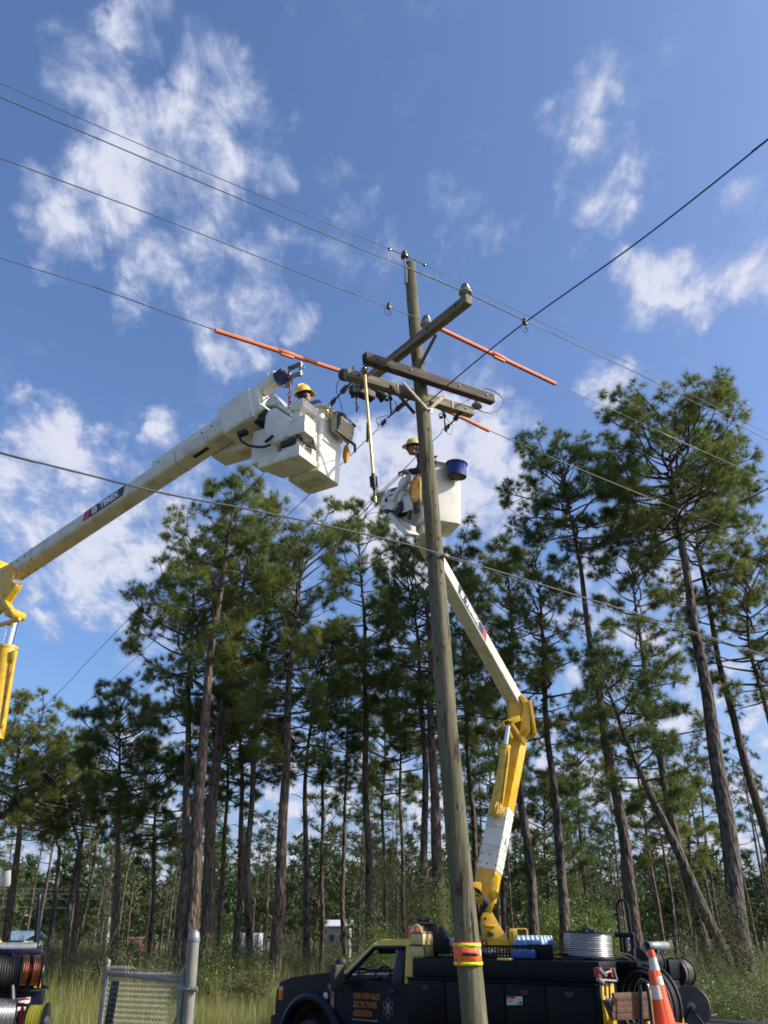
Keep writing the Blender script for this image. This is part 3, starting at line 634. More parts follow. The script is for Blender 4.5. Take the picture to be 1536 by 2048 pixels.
# clamps on the conductors
def hot_clamp(c, d, label):
    c = V(c); mb = MB(frame(c, d)); mb.box((0, 0, .0), (.06, .05, .08), bevel=.012); mb.cyl((0, 0, -.02), (0, 0, -.10), .009); mb.box((0, 0, .05), (.05, .06, .03), bevel=.008)
    P = [(-.045, 0, -.02), (-.075, 0, -.09), (-.07, 0, -.15), (.0, 0, -.17), (.035, 0, -.14), (.03, 0, -.07)]
    mb.tube(P, .006, 6); tag(mb.done('line_clamp', M_['dkmetal'], loc=c), label, 'line clamp')
hot_clamp(W3[3], m_, 'small clamp with a wire bail on the conductor left of the pole')
hot_clamp(TD[4], m_, 'clamp with a wire bail where the dark tap wire crosses the lines')
# telephone cable
p0 = pole_at(6.85) - t_ * .17
C1 = main_pts([(-60, 888), (0, 904), (130, 937), (330, 986), (500, 1018), (660, 1052), (800, 1084), (868, 1103), (1000, 1143), (1150, 1189), (1330, 1244), (1536, 1311)], p0)
cb_ = thing('telephone_cable', 'thick lashed telephone cable sagging across the picture below the buckets', 'cable', p0)
P = smooth_path(ext(C1, 8, 40), 10); mb = MB(); mb.tube(P, .0045, 8); mb.done('messenger_wire', M_['wire'], cb_, smooth=60)
P2 = [p - V((0, 0, .0115)) + t_ * .004 * math.sin(i * 1.3) for i, p in enumerate(P)]; mb = MB(); mb.tube(P2, .0075, 8); mb.done('cable_sheath', M_['cable'], cb_, smooth=60)
wire('drop_wire', 'thin service wire diverging below the telephone cable right of the pole', 'cable', [p + V((0, 0, dz)) for p, dz in zip(C1[7:], (-.03, -.05, -.09, -.06, -.05))], .0055, M_['cable'])
# the hanging stick
st0 = q_near(730, 757, -.29); st1 = q_near(751, 1005, -.29)
stk = thing('hot_stick', 'long yellow fibreglass hot stick hanging from the left end of the dark crossarm', 'hot stick', st0)
mb = MB(); mb.tube([st0 + V((0, 0, .12)), st0, st0.lerp(st1, .5), st0.lerp(st1, .82)], [.017, .021, .022, .022], 12); mb.done('pole_tube', M_['fg_stick'], stk, smooth=60)
mb = MB(); mb.tube([st0.lerp(st1, .78), st0.lerp(st1, .80), st0.lerp(st1, .90), st0.lerp(st1, .905)], [.026, .032, .030, .024], 12); mb.box((0, 0, 0), (.03, .02, .32), M=Matrix.Translation(st0.lerp(st1, .45) + V((-.03, 0, 0))), bevel=.005)
for s_ in (-1, 1): mb.cyl(st0.lerp(st1, .80) + V((.042 * s_, 0, 0)), st0.lerp(st1, .885) + V((.042 * s_, 0, 0)), .012, seg=8)
mb.done('clamp_sleeve', M_['dkmetal'], stk)
mb = MB(); mb.tube([st0.lerp(st1, .90), st0.lerp(st1, .955)], [.019, .019], 12); mb.done('lower_rod', M_['dkmetal'], stk)
mb = MB(); mb.tube([st0.lerp(st1, .955), st1], [.021, .021], 12); mb.done('end_piece', M_['fg_stick'], stk)
mb = MB(); mb.torus(st0 + V((0, 0, .16)), m_, .05, .012, 16, 6); mb.box((0, 0, 0), (.05, .09, .05), M=frame(st0 + V((0, 0, .10)), m_), bevel=.01); mb.done('hanger_hook', M_['dkmetal'], stk)
# ================================================================= the bucket trucks
Zv = V((0, 0, 1))
def basis(o, az):
    z = math.radians(az); f = V((math.sin(z), math.cos(z), 0)); l = V((-f.y, f.x, 0))
    M = Matrix((f, l, Zv)).transposed().to_4x4(); M.translation = V(o); return M
def wheel(parent, T, x, y, r=.42, wd=.26):
    M = T @ Matrix.Translation((x, y, r)) @ Matrix.Rotation(math.pi / 2, 4, 'X')
    s = 1 if y > 0 else -1
    mb = MB(M); h = wd / 2; mb.lathe([(r * .62, -h), (r * .92, -h), (r, -h * .7), (r, h * .7), (r * .92, h), (r * .62, h)], seg=28)
    o = mb.done('wheel', M_['black'], parent)
    mb = MB(M); mb.lathe([(.05, -h * s * .55), (r * .55, -h * s * .5), (r * .63, -h * s * .95)], seg=24); mb.lathe([(.0, -h * s), (.07, -h * s), (.09, -h * s * .5)], seg=12); mb.done('rim', M_['steel'], o)
def truck(name, label, T, full=True):
    o = thing(name, label, 'bucket truck', T.translation, None)
    navy, body = M_['navy'], M_['navybody']
    mb = MB(T)
    for y in (-.45, .45): mb.box((2.7, y, .68), (8.2, .09, .24), bevel=.01)
    for x in (-1.0, .4, 3.2, 5.2, 6.6): mb.box((x, 0, .68), (.1, .82, .16))
    mb.done('chassis_frame', M_['dkmetal'], o)
    for x in (1.55, 5.97):
        for y in (-.93, .93): wheel(o, T, x, y)
    # service body
    for s in (1, -1):
        mb = MB(T); mb.box((1.72, .97 * s, 1.20), (3.46, .46, .70), bevel=.02); mb.done('service_body_side', body, o)
        mb = MB(T); mb.box((1.67, .945 * s, 1.685), (3.40, .44, .262), bevel=.018); mb.done('upper_compartment', body, o)
        for (x0, x1) in ((.06, .80), (.84, 1.50), (1.54, 2.62), (2.66, 3.40)):
            mb = MB(T); mb.box(((x0 + x1) / 2, 1.205 * s, 1.21), (x1 - x0, .022, .62), bevel=.008); d = mb.done('compartment_door', body, o)
            mb = MB(T); mb.box(((x0 + x1) / 2, 1.222 * s, 1.42), (.14, .016, .07), bevel=.006); mb.box(((x0 + x1) / 2, 1.234 * s, 1.40), (.09, .014, .02), bevel=.004); mb.done('door_latch', M_['dkmetal'], d)
        mb = MB(T); mb.box((1.72, 1.225 * s, 1.548), (3.44, .05, .02), bevel=.006); mb.done('drip_rail', body, o)
    mb = MB(T); mb.box((1.7, 0, 1.05), (3.4, 1.44, .06)); mb.box((3.38, 0, 1.35), (.05, 1.40, .55)); mb.done('bed_floor', body, o)
    mb = MB(T); mb.box((-.66, 0, .98), (1.28, 2.3, .10), bevel=.012); mb.box((-1.28, 0, .80), (.06, 2.3, .28), bevel=.01); mb.done('tail_shelf', M_['dkmetal'], o)
    mb = MB(T)
    if full:
        mb.box((-.026, 1.02, 1.25), (.03, .30, .62), bevel=.006)
        mb.box((-.52, .50, 1.09), (.03, .95, .13), bevel=.005); mb.done('rear_panel', M_['yellow'], o)
    else: mb.bm.free()
    # rear reel rack: posts, rail, tool hoop, conduit roller
    mb = MB(T)
    if full:
        for y in (.02, -.62): mb.box((.10, y, 1.50), (.06, .06, .92), bevel=.006)
        mb.box((.10, -.30, 1.40), (.05, .9, .05)); mb.cyl((.10, .05, 1.76), (.10, -1.6, 1.76), .02, seg=10); mb.box((.86, -1.08, 2.14), (.34, .06, .07), bevel=.006); mb.box((.86, -1.08, 1.78), (.06, .06, .7)); mb.box((.72, -1.08, 1.78), (.05, .05, .7))
        mb.done('reel_rack', M_['navy'], o)
    else: mb.bm.free()
    hp = [(.94, -1.08, 1.75), (.94, -1.08, 2.5), (.93, -1.08, 2.58), (.87, -1.08, 2.64), (.81, -1.08, 2.64), (.75, -1.08, 2.58), (.74, -1.08, 2.5), (.74, -1.08, 1.75)]
    if full: mb = MB(T); mb.tube(hp, .022, 10); mb.done('tool_hoop', M_['navy'], o)
    # cab
    ph_ = [(3.55, .60), (3.55, 1.42), (3.6, 1.44), (5.36, 1.47), (5.40, 1.555), (5.9, 1.53), (6.55, 1.46), (6.88, 1.38), (6.98, 1.24), (7.0, .72), (6.80, .66)]
    arch = [(5.97 + .67 * math.cos(a), .42 + .67 * math.sin(a)) for a in np.linspace(math.radians(20), math.radians(162), 14)]
    poly = ph_ + arch + [(5.22, .58)]
    for s in (1, -1):
        mb = MB(T); mb.prism([(x, .93 * s, z) for x, z in poly], (0, .05 * s, 0)); mb.done('fender_and_side', navy, o)
        mb = MB(T); P = [(5.97 + .76 * math.cos(a), 1.0 * s, .42 + .76 * math.sin(a)) for a in np.linspace(math.radians(4), math.radians(176), 22)]; mb.tube(P, .085, 10); mb.done('fender_flare', navy, o)
        mb = MB(T); P = [(5.97 + .68 * math.cos(a), .80 * s, .42 + .68 * math.sin(a)) for a in np.linspace(math.radians(0), math.radians(180), 16)]; mb.tube(P, .1, 8); mb.done('wheel_well', M_['black'], o)
    mb = MB(T); mb.hexa([(5.30, -.90, 1.40), (6.93, -.84, 1.22), (6.93, .84, 1.22), (5.30, .90, 1.40), (5.34, -.88, 1.565), (6.80, -.80, 1.405), (6.80, .80, 1.405), (5.34, .88, 1.565)], bevel=.045, seg=3)
    mb.box((6.0, 0, 1.535), (1.3, .55, .04), M=Matrix.Rotation(.085, 4, 'Y') @ Matrix.Translation((-.15, 0, .512)), bevel=.03); mb.done('hood', navy, o)
    mb = MB(T); mb.box((4.45, 0, .95), (1.8, 1.84, .7)); mb.box((6.2, 0, 1.0), (1.4, 1.1, .5)); mb.done('cab_floor', M_['black'], o)
    mb = MB(T); mb.box((6.98, 0, 1.10), (.08, 1.45, .42), bevel=.03); mb.done('grille', M_['chrome'], o)
    mb = MB(T)
    for y in (-.55, -.18, .18, .55): mb.tube([(7.10, y, .6), (7.13, y, 1.3), (7.04, y, 1.38)], .03, 8)
    for z in (.7, 1.0, 1.3): mb.tube([(6.9, -.95, z), (7.1, -.8, z), (7.12, .8, z), (6.9, .95, z)], .03, 8)
    mb.done('brush_guard', M_['black'], o)
    mb = MB(T); mb.box((7.06, 0, .72), (.16, 1.95, .26), bevel=.04); mb.done('front_bumper', M_['black'], o)
    for s in (1, -1):
        mb = MB(T); mb.box((6.86, .86 * s, 1.20), (.24, .24, .30), bevel=.04); h = mb.done('headlight', M_['lamp'], o)
        mb = MB(T); mb.box((6.84, .985 * s, 1.20), (.13, .02, .22), bevel=.008); mb.done('side_marker', M_['amber'], h)
    # roof, pillars, doors
    mb = MB(T); mb.hexa([(3.56, -.86, 1.975), (4.66, -.84, 1.955), (4.66, .84, 1.955), (3.56, .86, 1.975), (3.62, -.74, 2.085), (4.52, -.72, 2.085), (4.52, .72, 2.085), (3.62, .74, 2.085)], bevel=.03, seg=3); mb.done('roof', M_['cabyellow'], o)
    for s in (1, -1):
        mb = MB(T); mb.hexa([(5.42, .86 * s, 1.52), (5.30, .93 * s, 1.50), (5.22, .93 * s, 1.50), (5.30, .80 * s, 1.52), (4.66, .74 * s, 2.03), (4.60, .82 * s, 2.0), (4.52, .83 * s, 2.0), (4.56, .74 * s, 2.03)], bevel=.012); mb.done('front_pillar', M_['cabyellow'], o)
        mb = MB(T); mb.hexa([(3.55, .90 * s, 1.43), (3.76, .945 * s, 1.43), (3.76, .90 * s, 1.43), (3.58, .80 * s, 1.43), (3.57, .80 * s, 2.0), (3.80, .85 * s, 2.0), (3.80, .78 * s, 2.0), (3.60, .74 * s, 2.0)], bevel=.012); mb.done('rear_pillar', M_['cabyellow'], o)
        dr = MB(T); dr.hexa([(3.78, .985 * s, .70), (5.22, .985 * s, .70), (5.22, .94 * s, .70), (3.78, .94 * s, .70), (3.78, .965 * s, 1.425), (5.22, .965 * s, 1.45), (5.22, .93 * s, 1.45), (3.78, .93 * s, 1.425)], bevel=.012)
        def wp(x, z): return (x, (.955 - .13 * (z - 1.43) / .55) * s, z)
        for (p, q, r) in ((wp(5.19, 1.45), wp(4.56, 1.945), .036), (wp(4.56, 1.945), wp(3.84, 1.955), .034), (wp(4.86, 1.47), wp(4.86, 1.69), .018)): dr.tube([p, q], r, 8)
        dr.hexa([wp(3.80, 1.42), wp(4.06, 1.42), (4.06, .90 * s, 1.42), (3.80, .90 * s, 1.42), wp(3.82, 1.96), wp(4.0, 1.96), (4.0, .79 * s, 1.96), (3.82, .79 * s, 1.96)], bevel=.008)
        d = dr.done('cab_door', navy, o)
        mb = MB(T); mb.quad(wp(4.04, 1.44), wp(5.16, 1.46), wp(4.56, 1.93), wp(4.0, 1.94)); gl = mb.done('window_pane', M_['glass'], d, smooth=0, recalc=False)
        mb = MB(T); mb.box((3.98, .995 * s, 1.33), (.17, .03, .04), bevel=.01); mb.done('door_handle', M_['black'], d)
        mb = MB(T); mb.box((5.08, 1.20 * s, 1.50), (.11, .24, .40), bevel=.035); mb.tube([(5.1, .95 * s, 1.42), (5.1, 1.15 * s, 1.42)], .025, 8); mb.tube([(5.1, .95 * s, 1.52), (5.1, 1.15 * s, 1.55)], .025, 8); mb.done('wing_mirror', M_['black'], o)
        mb = MB(T); vent = [(5.52, 1.36), (5.30, 1.40), (5.30, 1.30), (5.36, 1.28), (5.38, .98), (5.30, .88), (5.42, .88), (5.46, .98), (5.46, 1.26)]
        mb.prism([(x, .982 * s, z) for x, z in vent], (0, .02 * s, 0)); mb.done('fender_vent', M_['chrome'], o)
        mb = MB(T); mb.lathe([(.0, 0), (.062, 0), (.06, .015), (.0, .022)], M=Matrix.Translation((5.60, .985 * s, 1.20)) @ Matrix.Rotation(-math.pi / 2 * s, 4, 'X'), seg=18); mb.done('fender_badge', M_['lamp'], o)
        def put(txt, x, z, size, m_l, w=.006, sx=.9, name='lettering', align='CENTER'):
            mb = MB(); Mx = T @ Matrix.Translation((x, .9875 * s, z)) @ Matrix(((-s, 0, 0, 0), (0, 0, s, 0), (0, 1, 0, 0), (0, 0, 0, 1)))
            mb.text(txt, size, Mx, w, sx, align=align); return mb.done(name, m_l, d, smooth=0, recalc=False)
        put('220', 5.50, 1.345, .095, M_['decalorange'])
        for i, tx in enumerate(('PEARL RIVER VALLEY', 'ELECTRIC POWER', 'ASSOCIATION')):
            put(tx, 4.90 if s > 0 else 4.20, 1.235 - .125 * i, .115, M_['decalorange'], .005, .60, align='LEFT')
        mb = MB(T); mb.box((4.92 - .30, .9885 * s, .895), (.60, .003, .018)); mb.ball((4.36, .9885 * s, .90), .02, 8, (1, .15, 1)); mb.done('underline', M_['steel'], d)
        mb = MB(T)
        for k in range(3):
            a0 = k * math.pi / 3; P = []
            for q in range(24):
                t0 = q * 2 * math.pi / 24; x, z = .125 * math.cos(t0), .05 * math.sin(t0); P.append((4.08 + x * math.cos(a0 + .5) - z * math.sin(a0 + .5), .988 * s, 1.09 + (x * math.sin(a0 + .5) + z * math.cos(a0 + .5)) * 1.15))
            mb.tube(P, .005, 5, closed=True)
        mb.ball((4.08, .988 * s, 1.10), .03, 8, (.8, .2, 2.2)); mb.done('atom_emblem', M_['steel'], d)
    mb = MB(T); mb.quad((5.30, -.84, 1.55), (5.30, .84, 1.55), (4.62, .76, 2.0), (4.62, -.76, 2.0)); mb.done('windscreen', M_['glass'], o, smooth=0, recalc=False)
    mb = MB(T)
    for s in (1, -1): mb.box((3.60, .80 * s, 1.7), (.04, .12, .5))
    mb.box((3.60, 0, 1.49), (.04, 1.5, .12)); mb.box((3.60, 0, 1.96), (.04, 1.5, .06)); mb.done('cab_back_frame', navy, o)
    mb = MB(T); mb.box((5.12, 0, 1.38), (.42, 1.7, .22), bevel=.06); mb.done('dashboard', M_['seat'], o)
    mb = MB(T)
    for y in (.45, -.45): mb.box((4.25, y, 1.05), (.5, .55, .2), bevel=.05); mb.box((3.95, y, 1.35), (.16, .5, .55), bevel=.06); mb.box((3.92, y, 1.68), (.10, .26, .14), bevel=.04)
    mb.done('seats', M_['seat'], o)
    mb = MB(T); mb.torus((4.78, .45, 1.50), (.9, 0, .45), .185, .016, 22, 6); mb.cyl((4.78, .45, 1.50), (5.1, .45, 1.36), .03); mb.done('steering_wheel', M_['black'], o)
    mb = MB(T); mb.box((4.62, .0, 1.86), (.04, .26, .09), bevel=.015); mb.box((4.60, .5, 1.90), (.03, .4, .09), bevel=.01); mb.done('inside_mirror', M_['black'], o)
    mb = MB(T); mb.ball((5.52, .72, 1.70), .105, 14, (1, 1, .95)); mb.cyl((5.52, .72, 1.53), (5.52, .72, 1.62), .05); mb.done('spot_lamp', M_['black'], o)
    # pedestal of the boom, tray on the body top, hand controls
    mb = MB(T); mb.box((2.75, 0, 1.28), (.9, .9, .44), bevel=.03); mb.lathe([(.42, 0), (.42, .16), (.36, .18), (.36, .34), (.40, .36), (.40, .42), (.1, .42)], M=Matrix.Translation((2.75, 0, 1.48)), seg=26); mb.done('pedestal', M_['dkmetal'], o)
    return o
TM2 = basis((3.65, 13.35, 0), -45)
trk = truck('bucket_truck', 'navy bucket truck with yellow cab roof parked broadside behind the pole, boom raised', TM2)
X2, Y2 = V(TM2.col[0][:3]), V(TM2.col[1][:3])
def t2(x, y, z): return TM2 @ V((x, y, z))
def t2y(px, py, y): return onplane(px, py, t2(0, y, 0), Y2)     # on a lengthwise plane of the truck
def t2x(px, py, x): return onplane(px, py, t2(x, 0, 0), X2)     # on a crosswise plane
TM1 = basis((-5.28, 11.3, 0), -25)
trk1 = truck('bucket_truck', 'bucket truck at the left edge, copper and yellow reels on its rear, long white boom', TM1, False)
def t1(x, y, z): return TM1 @ V((x, y, z))
X1, Y1 = V(TM1.col[0][:3]), V(TM1.col[1][:3])

def boombox(name, m, par, E, T, wd, hg, up, ta=1.0, bevel=.045, seg=4):
    M = frame(E, V(T) - V(E), up); L_ = (V(T) - V(E)).length; mb = MB(M); h, w_ = hg / 2, wd / 2
    mb.hexa([(0, -w_ * ta, -h * ta), (L_, -w_, -h), (L_, w_, -h), (0, w_ * ta, -h * ta), (0, -w_ * ta, h * ta), (L_, -w_, h), (L_, w_, h), (0, w_ * ta, h * ta)], bevel=bevel, seg=seg)
    return mb.done(name, m, par), M, L_
def rivets(M, L_, xs, wd, hg, par, r=.011, faces=('y+', 'y-', 'z-', 'z+'), n=7, name='rivets'):
    mb = MB(M)
    for x in xs:
        for f in faces:
            for k in range(n):
                q = -.40 + .80 * k / (n - 1)
                c = {'y+': (x, wd / 2, q * hg), 'y-': (x, -wd / 2, q * hg), 'z-': (x, q * wd, -hg / 2), 'z+': (x, q * wd, hg / 2)}[f]
                mb.ball(c, r, 6)
    o = mb.done(name, M_['dkmetal'], par); o['kind'] = 'stuff'; return o
def decal(M, par, x0, x1, side, wd, hg, flip, z0=0, fw=.17):
    """black panel with the maker's name, a red end and the square emblem, on the boom's side"""
    y = (wd / 2 + .003) * side; e = .0035 * side
    n_ = V((0, side, 0)); tx = V((side * -1.0, 0, 0))       # reading direction for a viewer outside
    sg = -side
    mb = MB(M); sl = .10
    lo, hi = z0 - fw / 2, z0 + fw / 2
    def strip(a, b_, m, dy, nm, h0=lo, h1=hi, parent=par, shift=sl):
        mm = MB(M); mm.hexa([(a, y + dy, h0), (b_, y + dy, h0), (b_, y + dy + e * .4, h0), (a, y + dy + e * .4, h0), (a + shift * flip, y + dy, h1), (b_ + shift * flip, y + dy, h1), (b_ + shift * flip, y + dy + e * .4, h1), (a + shift * flip, y + dy + e * .4, h1)]); return mm.done(nm, m, parent, smooth=0)
    base = strip(x0, x1, M_['decal'], 0, 'name_panel', shift=-0.06 if flip < 0 else .06)
    xr = (x0 - .125, x0 + .01)
    strip(xr[0], xr[1], M_['red'], .0006 * side, 'red_stripe', parent=base, shift=-0.06 if flip < 0 else .06)
    rd = V((sg, 0, 0)) * (1 if True else -1)
    Mt = M @ Matrix(((sg, 0, 0, 0), (0, 0, side, 0), (0, 1, 0, 0), (0, 0, 0, 1)))
    ln = x1 - x0
    order = 1 if sg > 0 else -1
    # emblem comes first in reading order
    if order > 0: xe, xt = x0 + ln * .20, x0 + ln * .62
    else: xe, xt = x1 - ln * .12, x1 - ln * .52
    def at(x, dy=.0022): return M @ Matrix.Translation((x, y + dy * side, z0)) @ Matrix(((sg, 0, 0, 0), (0, 0, side, 0), (0, 1, 0, 0), (0, 0, 0, 1)))
    mm = MB(); mm.text('TEREX', fw * .86, at(xt), .007, ln * .55 / (3.2 * fw * .86), 1.03); mm.text('.', fw * .7, at(xt + order * ln * .30)); mm.done('lettering', M_['decalwhite'], base, smooth=0, recalc=False)
    k = fw * .33; E_ = at(xe)
    mm = MB(E_)
    for (a, b_, c, d_) in ((-k, -k, k, -k * .78), (-k, k * .78, k, k), (-k, -k * .78, -k * .78, k * .78), (k * .78, -k * .78, k, k * .78)):
        mm.quad((a, b_, 0), (c, b_, 0), (c, d_, 0), (a, d_, 0))
    mm.quad((-k * .78, -k * .78, -.0004), (k * .78, -k * .78, -.0004), (k * .78, k * .78, -.0004), (-k * .78, k * .78, -.0004))
    em = mm.done('emblem', M_['decalwhite'], base, smooth=0, recalc=False)
    mm = MB(at(xe, .0032))
    for (a, b_, c, d_) in ((-.55, .30, .55, .5), (-.13, -.1, .13, .3), (-.55, -.1, .55, .1), (-.55, -.55, -.3, -.1), (.3, -.55, .55, -.1), (-.13, -.55, .13, -.1)):
        mm.quad((a * k, b_ * k, 0), (c * k, b_ * k, 0), (c * k, d_ * k, 0), (a * k, d_ * k, 0))
    mm.done('emblem_mark', M_['red'], base, smooth=0, recalc=False)

# ---- the right truck's boom
yl, wh = M_['yellow'], M_['white2']
def yp(px, py, Y): return atY(px, py, Y)
mb = MB()
tp_ = [(962, 1826), (984, 1824), (1000, 1852), (1017, 1880), (1036, 1897), (982, 1899), (966, 1869), (960, 1846)]
Yt = 15.05
mb.prism([yp(x, y, Yt) for x, y in tp_], (0, .05, 0), bevel=.006); mb.prism([yp(x, y, Yt + .55) for x, y in tp_], (0, .05, 0), bevel=.006)
mb.box((0, 0, 0), (.40, .6, .06), M=Matrix.Translation(yp(1008, 1898, Yt + .3)), bevel=.01)
tur = mb.done('turret', yl, trk)
mb = MB(); c0 = yp(983, 1852, Yt); M = Matrix.Translation(c0 + V((0, -.008, 0)))
for (px, py, rx, rz) in ((978, 1868, .035, .045), (985, 1869, .018, .03), (971, 1837, .015, .022)):
    c1 = yp(px, py, Yt); mb.lathe([(.0, 0), (1, 0), (1, .012)], M=Matrix.Translation(c1 + V((0, .0, 0))) @ Matrix.Rotation(math.pi / 2, 4, 'X') @ Matrix.Diagonal((rx, rz, 1, 1)), seg=16)
mb.done('access_hole', M_['dkmetal'], tur)
mb = MB(); c1 = yp(981, 1852, Yt); mb.box((0, -.012, 0), (.17, .02, .035), M=Matrix.Translation(c1), bevel=.01); mb.done('grab_slot', yl, tur)
mb = MB(); c1 = yp(1027, 1878, Yt); mb.box((0, 0, 0), (.12, .10, .30), M=Matrix.Translation(c1), bevel=.012)
mb.tube([c1 + V((.06, -.03, .145)), c1 + V((.20, -.03, .145)), c1 + V((.22, -.03, .12)), c1 + V((.22, -.03, -.13))], .012, 8); ct = mb.done('control_stand', yl, trk)
mb = MB()
for k in range(5): p = c1 + V((.06, -.055, .07 - .05 * k)); mb.tube([p, p + V((.10, -.01, -.012))], [.006, .010], 6)
mb.done('control_lever', M_['brownpor'], ct)
mb = MB()
for k in range(6): mb.box((0, 0, 0), (.02, .004, .022), M=Matrix.Translation(c1 + V((-.02, -.053, .09 - .036 * k))))
mb.done('control_print', M_['decal'], ct)
L0, L1 = yp(968, 1800, 15.3), yp(1041, 1432, 15.55)
upL = V((-.45, -.9, 0))
def lp(py): return L0.lerp(L1, (1800 - py) / 368)
boombox('lower_boom', yl, trk, L0, lp(1738), .33, .33, upL, bevel=.015)
_, Ml, Ll = boombox('insulator_section', M_['white'], trk, lp(1748), lp(1628), .355, .355, upL, bevel=.02)
rivets(Ml, Ll, [Ll * k for k in (.36, .66)], .355, .355, trk, .010, n=6)
rivets(Ml, Ll, [Ll * k for k in (.08, .22, .82, .93)], .355, .355, trk, .014, n=3)
mb = MB(Ml)
for x, f in ((Ll * .5, 1), (Ll * .5, 0)): mb.box((x, -.1796 if f else .0, .0 if f else -.1796), (.12, .002 if f else .03, .03 if f else .002))
mb.done('arrow_label', M_['decal'], trk, smooth=0)['kind'] = 'stuff'
boombox('lower_boom', yl, trk, lp(1632), lp(1440), .34, .34, upL, bevel=.015)
# elbow
Ye = 15.4
mb = MB(); el = [(1016, 1396), (1042, 1386), (1060, 1408), (1061, 1462), (1047, 1484), (1031, 1470), (1019, 1438)]
for dy in (-.20, .20): mb.prism([yp(x, y, Ye + dy) for x, y in ((1038, 1392), (1046, 1388), (1061, 1408), (1061, 1462), (1048, 1484), (1040, 1470), (1046, 1410))], (0, .05, 0), bevel=.008)
mb.prism([yp(x, y, Ye - .15) for x, y in ((1017, 1397), (1043, 1387), (1047, 1412), (1046, 1444), (1020, 1440))], (0, .30, 0), bevel=.012)
mb.box((0, 0, 0), (.06, .5, .62), M=frame(yp(1061, 1440, Ye + .02), V((1, 0, .08))), bevel=.01)
mb.done('elbow', yl, trk)
mb = MB()
for (p, q, r) in (((1040, 1436), (1006, 1449), .05), ((1022, 1446), (1050, 1490), .028), ((1008, 1448), (1028, 1442), .04), ((1014, 1456), (1024, 1478), .025)):
    for dy in (-.16, .10):
        a, b_ = yp(*p, Ye + dy - .06), yp(*q, Ye + dy - .06); mb.box((0, 0, 0), ((b_ - a).length, .06, r * 2.2), M=frame((a + b_) / 2, b_ - a), bevel=.01)
mb.cyl(yp(1002, 1450, Ye - .30), yp(1002, 1450, Ye + .15), .035); mb.cyl(yp(1052, 1462, Ye - .28), yp(1052, 1462, Ye + .25), .04)
mb.done('link_arm', yl, trk)
# cylinder beside the lower boom
Yc = 15.05
mb = MB(); mb.cyl(yp(995, 1612, Yc), yp(1011, 1495, Yc), .082, seg=20); mb.cyl(yp(1010.6, 1497, Yc), yp(1011.4, 1490, Yc), .092, seg=20); mb.cyl(yp(994, 1616, Yc), yp(995, 1606, Yc), .09, seg=20)
mb.tube([yp(1004, 1608, Yc - .08), yp(1016, 1520, Yc - .09), yp(1017, 1500, Yc - .06)], .022, 8); mb.done('lift_cylinder', yl, trk)
mb = MB(); mb.cyl(yp(1011, 1495, Yc), yp(1004 + 13, 1452, Yc), .038, seg=14); mb.done('cylinder_rod', M_['chrome'], trk)
mb = MB(); mb.tube([yp(994, 1604, Yc - .1), yp(990, 1614, Yc - .14), yp(992, 1626, Yc - .13), yp(998, 1626, Yc - .1), yp(1001, 1606, Yc - .1)], .012, 6); mb.tube([yp(997, 1606, Yc - .12), yp(995, 1620, Yc - .15), yp(1000, 1630, Yc - .13), yp(1004, 1618, Yc - .1)], .010, 6); mb.done('hydraulic_hose', M_['fg_stick'], trk)
mb = MB(); mb.prism([yp(x, y, Yc - .05) for x, y in ((982, 1602), (1003, 1606), (1008, 1622), (996, 1634), (982, 1624))], (0, .25, 0), bevel=.01); mb.done('cylinder_foot', yl, trk)
# hinge links and hoses at the foot of the lower boom
mb = MB()
for dy in (-.25, .22): mb.prism([yp(x, y, 15.1 + dy) for x, y in ((982, 1756), (996, 1748), (997, 1762), (990, 1804), (982, 1828), (972, 1820))], (0, .05, 0), bevel=.008)
mb.cyl(yp(990, 1790, 14.8), yp(990, 1790, 15.4), .06); mb.tube([yp(993, 1752, 15.0), yp(986, 1762, 15.0)], .05, 10); mb.done('hinge_link', yl, trk)
mb = MB()
for k in range(5): mb.tube(smooth_path([yp(946 + k * 2, 1775 + 2 * k, 14.85), yp(960 + k * 3, 1782 + 3 * k, 14.8), yp(968 + 2 * k, 1800 + 2 * k, 14.75), yp(962 + k, 1822, 14.8), yp(950 + 2 * k, 1836 + k, 14.9)], 4), .014, 6)
mb.tube([yp(950, 1800, 14.9), yp(958, 1830, 14.9), yp(962, 1870, 14.95)], .03, 8); mb.done('hydraulic_hose', M_['black'], trk)
mb = MB(); mb.box((0, 0, 0), (.20, .2, .2), M=Matrix.Translation(yp(950, 1778, 14.95)), bevel=.02); mb.box((0, 0, 0), (.12, .2, .42), M=Matrix.Translation(yp(955, 1850, 15.2)), bevel=.02); mb.box((0, 0, 0), (.25, .2, .12), M=Matrix.Translation(yp(955, 1800, 15.0)), bevel=.02); mb.done('valve_block', yl, trk)
# upper boom
U0, U1 = yp(1031, 1404, 15.4), yp(846, 1076, 12.75)
_, Mu, Lu = boombox('upper_boom', wh, trk, U0, U1, .25, .235, Zv, 1.05, bevel=.03)
rivets(Mu, Lu, [.75], .258, .24, trk, .008, n=6)
mb = MB(Mu)
for x in (.15, .3, .45):
    for q in (-.25, .25): mb.ball((x, .132, q * .22), .012, 6); mb.ball((x, q * .24, -.124), .012, 6)
o = mb.done('rivets', M_['dkmetal'], trk); o['kind'] = 'stuff'
def xon(M, px, py): q = onplane(px, py, M @ V((0, .13, 0)), V(M.col[1][:3])); return (M.inverted() @ q).x
dx = sorted((xon(Mu, 972, 1256), xon(Mu, 921, 1172)))
decal(Mu, trk, dx[0], dx[1], 1, .257, .235, 1, z0=0.0, fw=.165)

